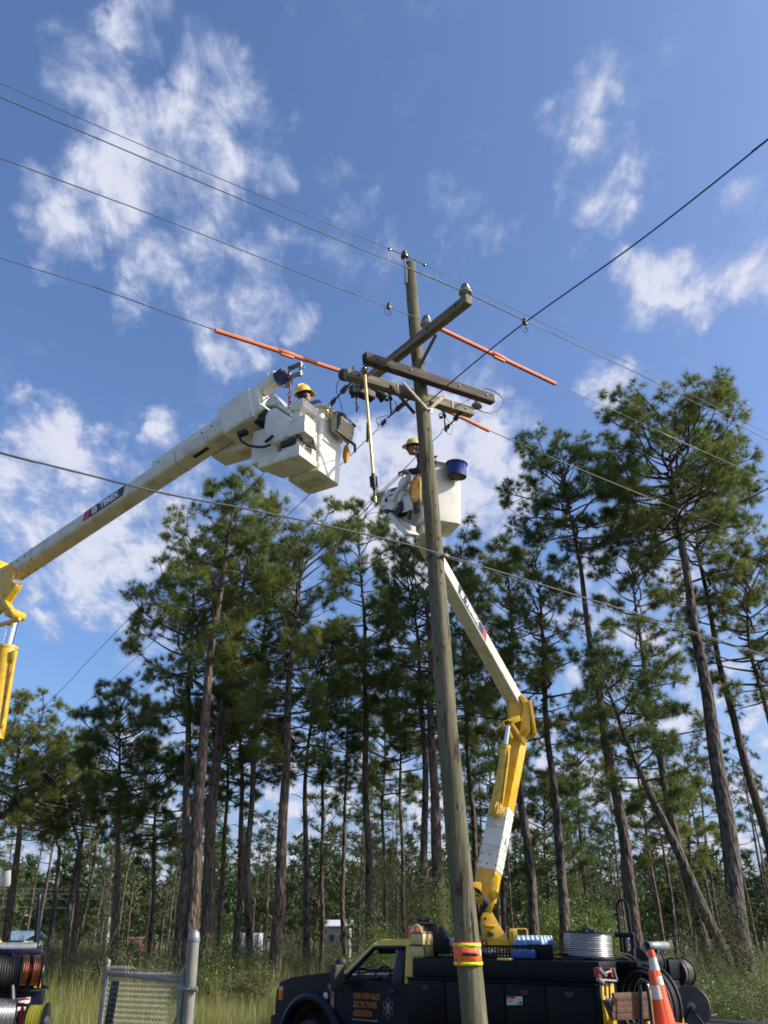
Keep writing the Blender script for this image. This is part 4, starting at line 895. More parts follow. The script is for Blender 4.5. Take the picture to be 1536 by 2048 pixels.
# ================================================================= platforms
def plat(A, az):
    z = math.radians(az); a = V((math.sin(z), math.cos(z), 0)); b_ = V((-a.y, a.x, 0)); M = Matrix((a, b_, Zv)).transposed().to_4x4(); M.translation = A; return M
r_ = ray(637, 940); A1 = EYE + r_ * ((8.05 - CZ) / r_.z); P1 = plat(A1, 31.6)
r_ = ray(926, 1049); B2 = EYE + r_ * ((8.2 - CZ) / r_.z); z_ = math.radians(70.4); A2 = B2 - .58 * V((math.sin(z_), math.cos(z_), 0)); P2 = plat(A2, 70.4)
def rrect(x0, x1, y0, y1, r, z, n=5):
    out = []
    for cx, cy, a0 in ((x1 - r, y1 - r, 0), (x0 + r, y1 - r, 90), (x0 + r, y0 + r, 180), (x1 - r, y0 + r, 270)):
        for k in range(n + 1): a = math.radians(a0 + 90 * k / n); out.append((cx + r * math.cos(a), cy + r * math.sin(a), z))
    return out
def bucket(par, M, H=1.07):
    mb = MB(M)
    loops = [rrect(.03, .53, .03, .55, .05, .0), rrect(.008, .552, .008, .572, .06, .012), rrect(0, .56, 0, .58, .065, .05), rrect(-.012, .60, -.012, .62, .07, H), rrect(-.035, .625, -.035, .645, .085, H + .008), rrect(-.035, .625, -.035, .645, .085, H + .035),
             rrect(.012, .575, .012, .595, .06, H + .035), rrect(.025, .535, .025, .555, .05, .04)]
    R = [[mb.bm.verts.new(q) for q in lp_] for lp_ in loops]; n = len(R[0])
    for a, b_ in zip(R, R[1:]):
        for k in range(n): mb.bm.faces.new((a[k], a[(k + 1) % n], b_[(k + 1) % n], b_[k]))
    mb.bm.faces.new(R[0][::-1]); mb.bm.faces.new(R[-1])
    o = mb.done('bucket', M_['white'], par, smooth=40)
    mb = MB(M); mb.tube(rrect(-.05, .64, -.05, .66, .09, H + .03), .026, 8, closed=True); mb.done('rim_rail', M_['white'], o, smooth=60)
    mb = MB(M)
    r2 = random.Random(2)
    for i in range(6): mb.quad(*[(.16 + .26 * x + .05 * i * 0, .12 + .062 * i + y, -.0025) for x, y in ((0, 0), (1 - .2 * r2.random(), 0), (1 - .2 * r2.random(), .022), (0, .022))])
    mb.done('worn_underside_print', M_['faint'], o, smooth=0, recalc=False)
    return o
bk1 = bucket(trk1, P1); bk2 = bucket(trk, P2)
a1, b1 = V(P1.col[0][:3]), V(P1.col[1][:3]); a2, b2_ = V(P2.col[0][:3]), V(P2.col[1][:3])
def pu(zx, zy, u): return onplane(400 + zx / 4.267, 680 + zy / 4.267, A1 + a1 * u, a1)
def pv(zx, zy, v): return onplane(400 + zx / 4.267, 680 + zy / 4.267, A1 + b1 * v, b1)
def qu(zx, zy, u): return onplane(740 + zx / 12.8, 920 + zy / 12.8, A2 + a2 * u, a2)
Wf = M_['white']
# decal on the first bucket's lit face
mb = MB()
mb.prism([pv(x, y, -.004) for x, y in ((1045, 745), (1068, 752), (1078, 800))], -b1 * .002); mb.done('red_stripe', M_['red'], bk1, smooth=0)
mb = MB(); mb.prism([pv(x, y, -.004) for x, y in ((1070, 755), (1215, 838), (1215, 885), (1080, 800))], -b1 * .002); mb.done('name_panel', M_['decal'], bk1, smooth=0)
# left boom: through the plane u = -.4 of its bucket
E1 = onplane(27, 1147, A1 - a1 * .38, a1); T1b = pu(360, 690, -.38)
_, Mb1, Lb1 = boombox('upper_boom', wh, trk1, E1, T1b, .31, .27, Zv, 1.0, bevel=.06, seg=5)
def xon1(px, py): q = onplane(px, py, Mb1 @ V((0, -.155, 0)), V(Mb1.col[1][:3])); return (Mb1.inverted() @ q).x
rivets(Mb1, Lb1, [.62, xon1(353, 935)], .312, .272, trk1, .0085, n=7)
mb = MB(Mb1)
for x in (.12, .3, .48):
    mb.ball((x, -.156, .03), .016, 6); mb.ball((x, -.08, -.135), .016, 6); mb.ball((x, .08, -.135), .016, 6)
o = mb.done('rivets', M_['dkmetal'], trk1); o['kind'] = 'stuff'
decal(Mb1, trk1, xon1(176, 1040), xon1(246, 994), -1, .315, .27, 1, z0=.015, fw=.165)
mb = MB(Mb1); xx = xon1(395, 915); mb.box((xx, -.05, -.1365), (.30, .07, .006), bevel=.002); mb.done('vent_slot', M_['black'], trk1)
mb = MB(Mb1); x0, x1 = xon1(303, 948), xon1(445, 858); mb.box(((x0 + x1) / 2, -.02, .155), (x1 - x0, .24, .15), bevel=.02); o = mb.done('hose_cover', Wf, trk1)
mb = MB(Mb1)
for x in (x0 + .15, x1 - .4, x1 - .2): mb.ball((x, -.14, .13), .016, 6)
mb.done('bolt', M_['dkmetal'], o)['kind'] = 'stuff'
# yellow elbow at the frame's left edge
def y1p(px, py, dy=0): return onplane(px, py, A1 - a1 * (.38 + dy), a1)
mb = MB()
for dy in (-.2, .17): mb.prism([y1p(x, y, dy) for x, y in ((-60, 1190), (-8, 1140), (24, 1125), (27, 1145), (22, 1162), (30, 1166), (42, 1168), (14, 1212), (-40, 1260))], a1 * .05, bevel=.008)
mb.prism([y1p(x, y, -.15) for x, y in ((-50, 1180), (20, 1128), (30, 1166), (12, 1190), (-40, 1240))], -a1 * .30, bevel=.01)
mb.done('elbow', yl, trk1)
mb = MB()
for dy in (.2, -.12):
    for (p, q, r) in (((4, 1190), (30, 1232), .06), ((36, 1170), (14, 1200), .05), ((-10, 1253), (40, 1238), .03)):
        a, b_ = y1p(*p, dy), y1p(*q, dy); mb.box((0, 0, 0), ((b_ - a).length, .06, r * 2), M=frame((a + b_) / 2, b_ - a, a1), bevel=.012)
mb.cyl(y1p(16, 1224, .25), y1p(45, 1234, -.1), .075, seg=14); mb.ball(y1p(46, 1234, -.1), .045, 10)
mb.done('link_arm', yl, trk1)
mb = MB(); mb.cyl(y1p(29, 1236, .1), y1p(13, 1300, .1), .075, seg=20); mb.done('cylinder_rod', M_['chrome'], trk1)
mb = MB(); mb.cyl(y1p(14.5, 1296, .1), y1p(-14, 1480, .1), .155, seg=24); mb.cyl(y1p(15, 1294, .1), y1p(14, 1299, .1), .165, seg=24); mb.tube([y1p(29, 1306, .1), y1p(26, 1330, .1), y1p(4, 1455, .1)], .026, 8); mb.box((0, 0, 0), (.09, .09, .18), M=Matrix.Translation(y1p(27, 1312, .1)), bevel=.02); mb.done('lift_cylinder', yl, trk1)
tb1 = t1(2.75, .3, 1.9); eb1 = y1p(-45, 1215, 0)
boombox('lower_boom', yl, trk1, tb1, eb1, .34, .34, a1, bevel=.015)
mb = MB()
for dx_ in (-.22, .17): mb.prism([tb1 + a1 * dx_ + b1 * u + Zv * z for u, z in ((-.15, -.25), (.3, -.25), (.2, .12), (-.1, .12))], a1 * .05)
mb.done('turret', yl, trk1)
# boom tip of the left truck: sleeve, brackets, console
def bar(par, name, m, p, q, wd, hg, up=Zv, bevel=.02, seg=3): return boombox(name, m, par, p, q, wd, hg, up, 1.0, bevel, seg)[0]
sp, sq = pu(168, 700, -.55), pu(437, 520, -.55)
mb = MB(); pr = [pu(x, y, -.56) for x, y in ((145, 590), (415, 390), (458, 640), (190, 805))]
mb.hexa([pr[0], pr[1], pr[1] + a1 * .40, pr[0] + a1 * .40, pr[3], pr[2], pr[2] + a1 * .40, pr[3] + a1 * .40], bevel=.035, seg=4); sl = mb.done('tip_sleeve', Wf, trk1)
mb = MB()
for q in (.05, .28, .5, .72, .95): mb.ball(pr[0].lerp(pr[1], q) + (pr[3] - pr[0]) * .07 - a1 * .002, .009, 6); mb.ball(pr[3].lerp(pr[2], q) - (pr[3] - pr[0]) * .09 - a1 * .002, .009, 6)
mb.done('screw', M_['steel'], sl)['kind'] = 'stuff'
mb = MB(); s0_ = pr[0].lerp(pr[1], .62) + (pr[3] - pr[0]) * .62 - a1 * .003; ex_ = (pr[1] - pr[0]).normalized(); ez_ = (pr[0] - pr[3]).normalized()
mb = MB()
ax = (pr[1] - pr[0]).normalized(); dn_ = (pr[2] - pr[1])
cc = (pr[1] + pr[2]) / 2 + a1 * .20 + ax * .0
mb.hexa([cc - a1 * .18 - dn_ * .42 + ax * -.05, cc + a1 * .18 - dn_ * .42 + ax * -.05, cc + a1 * .18 - dn_ * .34 + ax * .13, cc - a1 * .18 - dn_ * .34 + ax * .13, cc - a1 * .18 + dn_ * .48 + ax * -.05, cc + a1 * .18 + dn_ * .48 + ax * -.05, cc + a1 * .18 + dn_ * .44 + ax * .13, cc - a1 * .18 + dn_ * .44 + ax * .13], bevel=.04, seg=4); mb.done('sleeve_end', Wf, sl)
mb = MB(); lw = [pu(x, y, -.22) for x, y in ((82, 885), (540, 690), (595, 850), (95, 1000))]
mb.hexa([lw[0], lw[1], lw[1] + a1 * .34, lw[0] + a1 * .34, lw[3], lw[2], lw[2] + a1 * .34, lw[3] + a1 * .34], bevel=.02); lo_ = mb.done('lower_cover', Wf, trk1)
mb = MB()
n_ = (lw[2] - lw[3]).normalized(); base = lw[3] - (lw[0] - lw[3]).normalized() * .002
for k, (x, y, ln, th) in enumerate(((.45, .08, .26, .02), (.48, .14, .2, .03), (.46, .19, .16, .014), (.5, .24, .22, .02), (.12, .1, .12, .015), (.72, .12, .14, .02))):
    p = base + n_ * x + a1 * y; mb.quad(p, p + n_ * ln, p + n_ * ln + a1 * th, p + a1 * th)
mb.done('warning_print', M_['redprint'], lo_, smooth=0, recalc=False)['kind'] = 'stuff'
mb = MB(); mb.tube(smooth_path([pu(x, y, -.50) for x, y in ((335, 790), (345, 850), (400, 893), (470, 910), (540, 912), (600, 895))], 5), .020, 8); mb.box((0, 0, 0), (.16, .1, .08), M=frame(pu(365, 795, -.5), -b1), bevel=.02); mb.done('hydraulic_hose', M_['black'], trk1)  # the black box stands for the dark opening, its shade as solid colour
# solid black block for the shadowed gap, pivot drum and the rounded turning cover
mb = MB(); mb.cyl(pu(540, 640, -.48), pu(540, 640, -.48) + a1 * .30, .10, seg=18); mb.box((0, 0, 0), (.12, .3, .5), M=frame(pu(545, 620, -.3), -b1), bevel=.02); mb.done('pivot_drum_and_gap', M_['black'], trk1)
mb = MB(); mb.prism([pu(x, y, -.50) for x, y in ((548, 640), (580, 585), (640, 560), (775, 655), (774, 720), (742, 790), (700, 855), (620, 880), (560, 850), (530, 770))], a1 * .40, bevel=.06, seg=4); cv = mb.done('turning_cover', Wf, trk1)
mb = MB(); mb.prism([pu(x, y, -.49) for x, y in ((545, 560), (560, 520), (625, 450), (765, 600), (775, 648), (640, 552))], a1 * .36, bevel=.02); uc = mb.done('upper_cover', Wf, trk1)
mb = MB()
for x, y in ((650, 500), (690, 545), (740, 590), (760, 630), (660, 540)): mb.ball(pu(x, y, -.492), .010, 6)
mb.done('bolt', M_['dkmetal'], uc)['kind'] = 'stuff'
mb = MB(); mb.box((0, 0, 0), (.16, .02, .05), M=frame(pu(590, 845, -.515), -b1 + Zv * .5, a1), bevel=.008); mb.done('vent_slot', M_['black'], cv)
# console beside the bucket
mb = MB(P1)
mb.box((-.28, .20, .46), (.30, .30, .80), bevel=.015); mb.hexa([(-.14, .03, .03), (-.03, .03, .03), (-.03, .2, .03), (-.14, .2, .03), (-.14, .03, .95), (-.03, .03, .86), (-.03, .2, .86), (-.14, .2, .95)], bevel=.012)
cs = mb.done('control_console', Wf, trk1)
mb = MB(P1); mb.box((-.29, .09, .895), (.36, .24, .15), bevel=.014); mb.done('console_head', Wf, cs)
mb = MB(P1); mb.box((-.37, .06, .50), (.25, .32, .29), bevel=.012); mb.done('console_box', Wf, cs)
mb = MB(P1); mb.box((-.175, .022, .53), (.07, .03, .34), bevel=.004); mb.done('console_opening', M_['black'], cs)
mb = MB(P1)
for u, z in ((-.44, .93), (-.16, .93), (-.10, .78), (-.10, .64), (-.45, .66), (-.24, .66), (-.45, .40), (-.24, .40), (-.12, .2), (-.12, .12)): mb.ball((u, -.102 if z < .7 and u < -.2 else -.032 if z > .9 else .028, z), .010, 6)
mb.done('bolt', M_['dkmetal'], cs)['kind'] = 'stuff'
mb = MB(P1); mb.box((-.33, .22, .29), (.30, .26, .10), bevel=.03)
r3 = random.Random(8)
for k in range(7): mb.tube(smooth_path([(-.50 + .05 * k, .05 + .03 * k, .34), (-.46 + .04 * k, -.02 + .02 * r3.random(), .26 + .05 * r3.random()), (-.30 + .03 * k, -.03 + .02 * r3.random(), .24 + .03 * r3.random()), (-.16, .0, .30 + .02 * k)], 4), .013, 6)
mb.done('hydraulic_hose', M_['black'], trk1)
mb = MB(P1); mb.hexa([(-.46, -.0, .02), (-.03, .0, .02), (-.03, .62, .02), (-.46, .75, .02), (-.46, .0, .19), (-.03, .0, .12), (-.03, .62, .12), (-.46, .75, .19)], bevel=.02); mb.done('bucket_bracket', Wf, trk1)
mb = MB(P1); mb.hexa([(-.40, .45, .16), (-.10, .45, .16), (-.10, .95, .18), (-.40, .95, .18), (-.40, .45, .75), (-.10, .45, .75), (-.10, .95, .75), (-.40, .95, .75)], bevel=.03); mb.done('bucket_bracket', Wf, trk1)
# jib, winch head and hook
jp, jq = pu(440, 500, -.40), pu(655, 325, -.40)
jd = (jq - jp).normalized(); bar(trk1, 'jib', Wf, jp - jd * .1, jq, .20, .17, a1, .035, 4)
mb = MB(); mb.ball(pu(635, 310, -.40), .085, 12); mb.tube([pu(530, 525, -.52), pu(720, 385, -.52)], .010, 6); mb.tube([pu(575, 320, -.4), pu(590, 265, -.4), pu(612, 280, -.4)], .006, 6); mb.done('jib_end', Wf, trk1)['kind'] = 'stuff'
mb = MB(); mb.cyl(pu(665, 335, -.40), pu(735, 290, -.40), .115, seg=18); mb.cyl(pu(700, 340, -.40), pu(745, 350, -.40), .11, seg=16); mb.done('boot', mat('navy_boot', (.015, .025, .075), None, rough=.55), trk1)
hd = V((pu(895, 270, -.40) - pu(745, 330, -.40))); hx = hd.normalized(); hc = pu(812, 262, -.40); up_ = hx.cross(a1).normalized()
mb = MB()
for s in (1, -1): bb_ = [hc + up_ * .085 * s - hx * .11, hc + up_ * .085 * s + hx * .12]; mb.box((0, 0, 0), (.25, .09, .022), M=frame((bb_[0] + bb_[1]) / 2, hx, up_), bevel=.006)
for q in (-.105, .10): mb.cyl(hc + hx * q - up_ * .10, hc + hx * q + up_ * .10, .026, seg=12)
mb.cyl(hc + hx * .10 - up_ * .13, hc + hx * .10 - up_ * .08, .03, seg=10); mb.torus(hc + hx * .14, a1, .025, .008, 12, 6); mb.done('sheave_head', M_['steel'], trk1)
mb = MB(); p_ = pu(768, 320, -.40); q_ = pu(768, 440, -.40); mb.cyl(p_, q_, .012); mb.torus((q_ + pu(768, 480, -.40)) / 2, a1, .035, .008, 14, 6)
r0 = pu(768, 485, -.40); r1 = pu(768, 530, -.40); mb.tube([r0, r0.lerp(r1, .3), r0.lerp(r1, .6), r1], [.022, .032, .022, .026], 8); mb.torus(pu(770, 560, -.40), a1, .038, .012, 16, 6, .6, 5.8); mb.done('load_hook', M_['rust'], trk1)

# ---- the right truck's platform
mb = MB(); pl = [qu(x, y, -.30) for x, y in ((828, 905), (1012, 885), (1100, 1130), (1075, 1262), (806, 1345))]; mb.prism(pl, a2 * .05, bevel=.01); cp = mb.done('control_plate', Wf, trk)
mb = MB(); mb.ball(qu(862, 1265, -.30), .012, 6); mb.ball(qu(905, 915, -.30), .012, 6); mb.done('bolt', M_['dkmetal'], cp)['kind'] = 'stuff'
mb = MB(); mb.prism([qu(x, y, -.36) for x, y in ((225, 1168), (440, 745), (690, 675), (770, 735), (650, 885), (600, 1030), (420, 1045), (350, 1190))], a2 * .22, bevel=.02); sc_ = mb.done('side_casing', Wf, trk)
mb = MB(); mb.prism([qu(x, y, -.366) for x, y in ((545, 745), (670, 700), (640, 760), (520, 820))], a2 * .01); mb.prism([qu(x, y, -.366) for x, y in ((450, 920), (580, 870), (560, 910), (470, 940))], a2 * .01); mb.prism([qu(x, y, -.37) for x, y in ((360, 1045), (410, 950), (430, 1010), (420, 1080))], a2 * .03); mb.done('casing_opening', M_['black'], sc_)
mb = MB(); mb.prism([qu(x, y, -.38) for x, y in ((225, 1172), (330, 1215), (470, 1290), (990, 1880), (860, 1925), (640, 1700), (440, 1390))], a2 * .20, bevel=.02); mb.done('carrier_arm', Wf, trk)
mb = MB(); mb.prism([qu(x, y, -.30) for x, y in ((470, 1225), (560, 1290), (720, 1480), (1040, 1690), (1030, 1870), (985, 1872), (480, 1290))], a2 * .10, bevel=.012); mb.done('carrier_channel', Wf, trk)
mb = MB(); mb.prism([qu(x, y, -.40) for x, y in ((435, 1050), (555, 1035), (645, 1175), (540, 1285), (335, 1250))], a2 * .18, bevel=.02); bx = mb.done('valve_cover', Wf, trk)
mb = MB(); mb.prism([qu(x, y, -.41) for x, y in ((320, 1275), (430, 1245), (460, 1340), (375, 1375))], a2 * .1, bevel=.01); mb.prism([qu(x, y, -.335) for x, y in ((545, 1290), (650, 1150), (800, 1070), (800, 1260), (680, 1435))], a2 * .15); mb.done('boot_and_dark_gap', M_['black'], bx)  # second prism puts the darkness of the gap in as solid black
mb = MB(); mb.prism([qu(x, y, -.32) for x, y in ((600, 1000), (640, 890), (770, 745), (840, 820), (800, 960), (760, 1060), (660, 1165))], a2 * .20, bevel=.02, seg=3); mb.done('tilt_drum', Wf, trk)
mb = MB()
for zx, dv in ((0, 0),):
    p_, q_ = qu(800, 745, -.25), qu(1000, 455, -.25); mb.box((0, 0, 0), ((q_ - p_).length, .10, .13), M=frame((p_ + q_) / 2, q_ - p_, -b2_), bevel=.012)
p_, q_ = qu(745, 650, -.16), qu(890, 430, -.16); mb.box((0, 0, 0), ((q_ - p_).length, .05, .09), M=frame((p_ + q_) / 2, q_ - p_, -b2_), bevel=.01)
mb.prism([qu(x, y, -.10) for x, y in ((840, 830), (960, 660), (1010, 720), (1010, 880), (900, 910))], a2 * .1, bevel=.02); mb.done('lift_bracket', Wf, trk)
mb = MB(); mb.prism([qu(x, y, -.12) for x, y in ((720, 1300), (1100, 1200), (1300, 1200), (1330, 1500), (1060, 1690), (820, 1510))], a2 * .12, bevel=.02); mb.done('bucket_bracket', Wf, trk)
mb = MB(P2); mb.box((-.05, .3, .16), (.14, .4, .30), bevel=.03); mb.box((.08, .32, -.10), (.34, .34, .18), bevel=.04); mb.done('bucket_bracket', Wf, trk)
mb = MB(); mb.tube(smooth_path([qu(x, y, -.27) for x, y in ((1050, 1275), (1025, 1320), (1025, 1440), (1010, 1530))], 4), .022, 6); mb.done('hydraulic_hose', M_['black'], trk)
# ================================================================= people
def skin_mesh(joints, edges, roots, sub=2):
    """joints: name -> (point, radius[, radius2]); grows one smooth surface over the skeleton"""
    names = list(joints); idx = {n: i for i, n in enumerate(names)}
    me = bpy.data.meshes.new('tmp'); me.from_pydata([tuple(joints[n][0]) for n in names], [(idx[a], idx[b]) for a, b in edges], [])
    o = bpy.data.objects.new('tmp', me); COL.objects.link(o)
    o.modifiers.new('k', 'SKIN'); sl = me.skin_vertices[0].data if me.skin_vertices else None
    if sl is None:
        me.attributes  # layer comes with the modifier in the interface only
        bm = bmesh.new(); bm.from_mesh(me); lay = bm.verts.layers.skin.verify(); bm.to_mesh(me); bm.free(); sl = me.skin_vertices[0].data
    for n in names:
        r = joints[n][1]; sl[idx[n]].radius = (r, joints[n][2] if len(joints[n]) > 2 else r); sl[idx[n]].use_root = n in roots
    o.modifiers['k'].use_smooth_shade = True
    s = o.modifiers.new('s', 'SUBSURF'); s.levels = sub; s.render_levels = sub
    dg = bpy.context.evaluated_depsgraph_get(); ev = o.evaluated_get(dg); out = bpy.data.meshes.new_from_object(ev)
    bpy.data.objects.remove(o); bpy.data.meshes.remove(me); return out
def add_mesh(mb, me): mb.bm.from_mesh(me); bpy.data.meshes.remove(me)
def head_into(mb, c, fwd, up, s=1.0):
    f = V(fwd).normalized(); l = V(up).cross(f).normalized(); u = f.cross(l); M = Matrix((f, l, u)).transposed().to_4x4(); M.translation = c
    R = M.to_3x3().to_4x4()
    mb.ball(c + u * .015, .098 * s, 20, (1.02, .80, 1.18), R)
    mb.ball(c + f * .022 - u * .055, .074 * s, 16, (1.0, .86, 1.05), R)          # jaw
    mb.ball(c + f * .066 - u * .098, .030 * s, 12, (1, 1.1, .9), R)               # chin
    mb.tube([c + f * .086 + u * .028, c + f * .104 + u * .0, c + f * .122 - u * .022, c + f * .096 - u * .034], [.010, .013, .018, .012], 8)   # nose
    mb.tube([c + f * .094 - u * .055 - l * .03, c + f * .106 - u * .054, c + f * .094 - u * .055 + l * .03], [.006, .011, .006], 8)          # lips
    mb.tube([c + f * .092 - u * .068 - l * .026, c + f * .104 - u * .068, c + f * .092 - u * .068 + l * .026], [.006, .011, .006], 8)
    for sd in (1, -1):
        mb.ball(c + l * .080 * sd - f * .008 + u * -.005, .030 * s, 10, (.6, .35, 1.1), R)      # ears
        mb.ball(c + f * .082 + l * .032 * sd + u * .022, .014, 8, (.7, 1, .8), R)                # eyelids
        mb.ball(c + f * .080 + l * .032 * sd + u * .046, .018, 8, (.7, 1.3, .5), R)              # brow
    return M
def helmet(par, M, m, tilt=0):
    H = M @ Matrix.Rotation(tilt, 4, 'Y')
    mb = MB(H); prof = [(.158, .030), (.165, .038), (.150, .052), (.128, .062), (.125, .085), (.118, .120), (.10, .152), (.07, .178), (.035, .190), (.0, .194)]
    mb.lathe(prof, seg=28, caps=False, sy=.86); mb.prism([(.12, -.09, .042), (.185, -.06, .026), (.205, 0, .020), (.185, .06, .026), (.12, .09, .042)], (0, 0, .010), bevel=.004)
    o = mb.done('hard_hat', m, par, smooth=45); md = o.modifiers.new('t', 'SOLIDIFY'); md.thickness = .006; md.offset = -1
    mb = MB(H)
    for y in (-.03, 0, .03): mb.tube([(.118, y, .10), (.085, y, .168), (.0, y, .197), (-.085, y, .168), (-.118, y, .10)], .009, 6)
    mb.done('hat_ridge', m, o)
    mb = MB(H); mb.tube(rrect(-.085, .085, -.07, .07, .06, .035), .012, 6, closed=True); mb.done('hat_band', M_['black'], o); return o
def hand(J, Ed, nm, wrist, d, palm_n, spread=1.0, curl=.6, side=1):
    """palm and five fingers grown from the wrist joint; d points along the hand, palm_n out of the palm"""
    d = V(d).normalized(); n = V(palm_n).normalized(); s = d.cross(n).normalized() * side
    w = V(wrist); J[nm + 'p'] = (w + d * .05, .030, .020); Ed.append((nm + 'w', nm + 'p'))
    J[nm + 'k'] = (w + d * .085, .034, .016); Ed.append((nm + 'p', nm + 'k'))
    for i, (off, ln) in enumerate(((-.030, .072), (-.010, .082), (.010, .076), (.028, .060))):
        b0 = w + d * .085 + s * off; dd = d; prev = nm + 'k'
        for j in range(3):
            ang = curl * (j + .6); dd = (d * math.cos(ang) + n * math.sin(ang)); b0 = b0 + dd * ln * (.42, .32, .26)[j]
            q = '%sf%d%d' % (nm, i, j); J[q] = (b0 + s * off * .12, (.0095, .0088, .0075)[j]); Ed.append((prev, q)); prev = q
    b0 = w + d * .035 - s * .034; J[nm + 't0'] = (b0 + n * .008, .012); Ed.append((nm + 'p', nm + 't0'))
    J[nm + 't1'] = (b0 + d * .035 - s * .012 + n * .022, .0105); Ed.append((nm + 't0', nm + 't1'))
    J[nm + 't2'] = (b0 + d * .060 + s * .004 + n * .034, .009); Ed.append((nm + 't1', nm + 't2'))
def person(name, label, feet, facing, hips, chest, neck, head_c, head_f, head_up, lh, rh, lel, rel, shirt, trousers, hat, lhd=None, rhd=None):
    o = thing(name, label, 'person', feet); f = V(facing).normalized(); l = Zv.cross(f)
    ls, rs = chest + l * .19 + Zv * .06, chest - l * .19 + Zv * .06
    J = {'pel': (hips, .145, .11), 'wst': (hips.lerp(chest, .45), .135, .10), 'cst': (chest, .165, .115), 'nb': (neck, .058), 'nk': (head_c - V(head_up) * .085, .052),
         'ls': (ls, .062), 'le': (lel, .045), 'lw': (lh, .030), 'rs': (rs, .062), 're': (rel, .045), 'rw': (rh, .030)}
    Ed = [('pel', 'wst'), ('wst', 'cst'), ('cst', 'nb'), ('nb', 'nk'), ('cst', 'ls'), ('ls', 'le'), ('le', 'lw'), ('cst', 'rs'), ('rs', 're'), ('re', 'rw')]
    lgs = {}
    for s, k in ((1, 'l'), (-1, 'r')):
        hp, kn, an = hips + l * .09 * s - Zv * .05, feet + l * .10 * s + Zv * .50 + f * .03, feet + l * .11 * s + Zv * .09
        for nm, p, r in (('h', hp, .09), ('n', kn, .062), ('a', an, .045), ('t', an + f * .16 - Zv * .05, .042)): J[k + 'l' + nm] = (p, r); lgs[k + 'l' + nm] = (p, r)
        Ed += [('pel', k + 'lh'), (k + 'lh', k + 'ln'), (k + 'ln', k + 'la'), (k + 'la', k + 'lt')]
    hand(J, Ed, 'l', lh, (lhd or (lh - lel)), f * .2 - Zv, curl=.75, side=1); hand(J, Ed, 'r', rh, (rhd or (rh - rel)), f * .2 - Zv, curl=.75, side=-1)
    mb = MB(); add_mesh(mb, skin_mesh(J, Ed, {'pel'})); Mh = head_into(mb, head_c, head_f, head_up)
    body = mb.done('body', M_['skin'], o, smooth=180)
    g = lambda n, k: (J[n][0], J[n][1] + k, (J[n][2] if len(J[n]) > 2 else J[n][1]) + k)
    JS = {'pel': g('pel', .012), 'wst': g('wst', .016), 'cst': g('cst', .018), 'nb': (neck - Zv * .02, .074), 'ls': g('ls', .020), 'rs': g('rs', .020), 'le': g('le', .018), 're': g('re', .018),
          'lc': (lel.lerp(lh, .82), .044), 'rc': (rel.lerp(rh, .82), .044)}
    mb = MB(); add_mesh(mb, skin_mesh(JS, [('pel', 'wst'), ('wst', 'cst'), ('cst', 'nb'), ('cst', 'ls'), ('ls', 'le'), ('le', 'lc'), ('cst', 'rs'), ('rs', 're'), ('re', 'rc')], {'pel'}))
    r5 = np.random.default_rng(4)
    for v in mb.bm.verts: v.co += V(r5.normal(0, .003, 3))
    mb.done('shirt', shirt, o, smooth=180)
    JT = {'pel': (hips, .162, .128)}
    ET = []
    for k in 'lr':
        for nm in ('h', 'n', 'a'): JT[k + 'l' + nm] = (J[k + 'l' + nm][0], J[k + 'l' + nm][1] + .016)
        ET += [('pel', k + 'lh'), (k + 'lh', k + 'ln'), (k + 'ln', k + 'la')]
    mb = MB(); add_mesh(mb, skin_mesh(JT, ET, {'pel'})); mb.done('trousers', trousers, o, smooth=180)
    mb = MB()
    for s, k in ((1, 'l'), (-1, 'r')): a = J[k + 'la'][0]; mb.hexa([a + q for q in (-f * .10 - l * .05 - Zv * .09, f * .20 - l * .05 - Zv * .09, f * .20 + l * .05 - Zv * .09, -f * .10 + l * .05 - Zv * .09, -f * .08 - l * .05 + Zv * .06, f * .12 - l * .04 - Zv * .01, f * .12 + l * .04 - Zv * .01, -f * .08 + l * .05 + Zv * .06)], bevel=.02)
    mb.done('boots', M_['tancanvas'], o)
    mb = MB(Mh); mb.ball((-.022, 0, .022), .105, 16, (1.0, .86, 1.12)); me_ = mb
    for v in [v for v in mb.bm.verts if v.co.x > .035 or (v.co.z < -.098) or (v.co.x > -.01 and v.co.z < .0)]: mb.bm.verts.remove(v)
    mb.done('hair', M_['hair'], body, smooth=180)
    mb = MB(Mh); mb.tube([(.0, -.085, .02), (.07, -.072, .025), (.104, -.03, .022), (.108, 0, .018), (.104, .03, .022), (.07, .072, .025), (.0, .085, .02)], .004, 6)
    for s in (1, -1): mb.box((.103, .034 * s, .012), (.006, .05, .032), bevel=.004)
    mb.done('safety_glasses', M_['black'], body)
    helmet(o, Mh, hat, -.06)
    return o, J
# crew in the left bucket: hard hat, the back of the head and a blue shoulder clear the rim
hc_ = onplane(609, 792, A1 + b1 * .36, b1)
u_, v_, zz = P1.inverted() @ hc_
ft = V(P1 @ V((.26, .30, .05)))
ch = hc_ - Zv * .36 + a1 * .10 - b1 * .05
hp = (ft + Zv * .88).lerp(V((ch.x, ch.y, ft.z + .88)), .4)
fac = (a1 - b1 * .35).normalized()
ch.z = max(ch.z, ft.z + 1.12)
person('person', 'lineworker in yellow hard hat and blue shirt standing in the left bucket', ft, fac, hp, ch, ch + Zv * .17, hc_, (fac + Zv * .25), (Zv - fac * .22).normalized(),
       ch + fac * .30 - Zv * .22 + Zv.cross(fac) * .12, ch + fac * .30 - Zv * .24 - Zv.cross(fac) * .12, ch + fac * .06 - Zv * .22 + Zv.cross(fac) * .26, ch + fac * .06 - Zv * .22 - Zv.cross(fac) * .26, M_['blueshirt'], M_['jeans'], M_['helmet'])
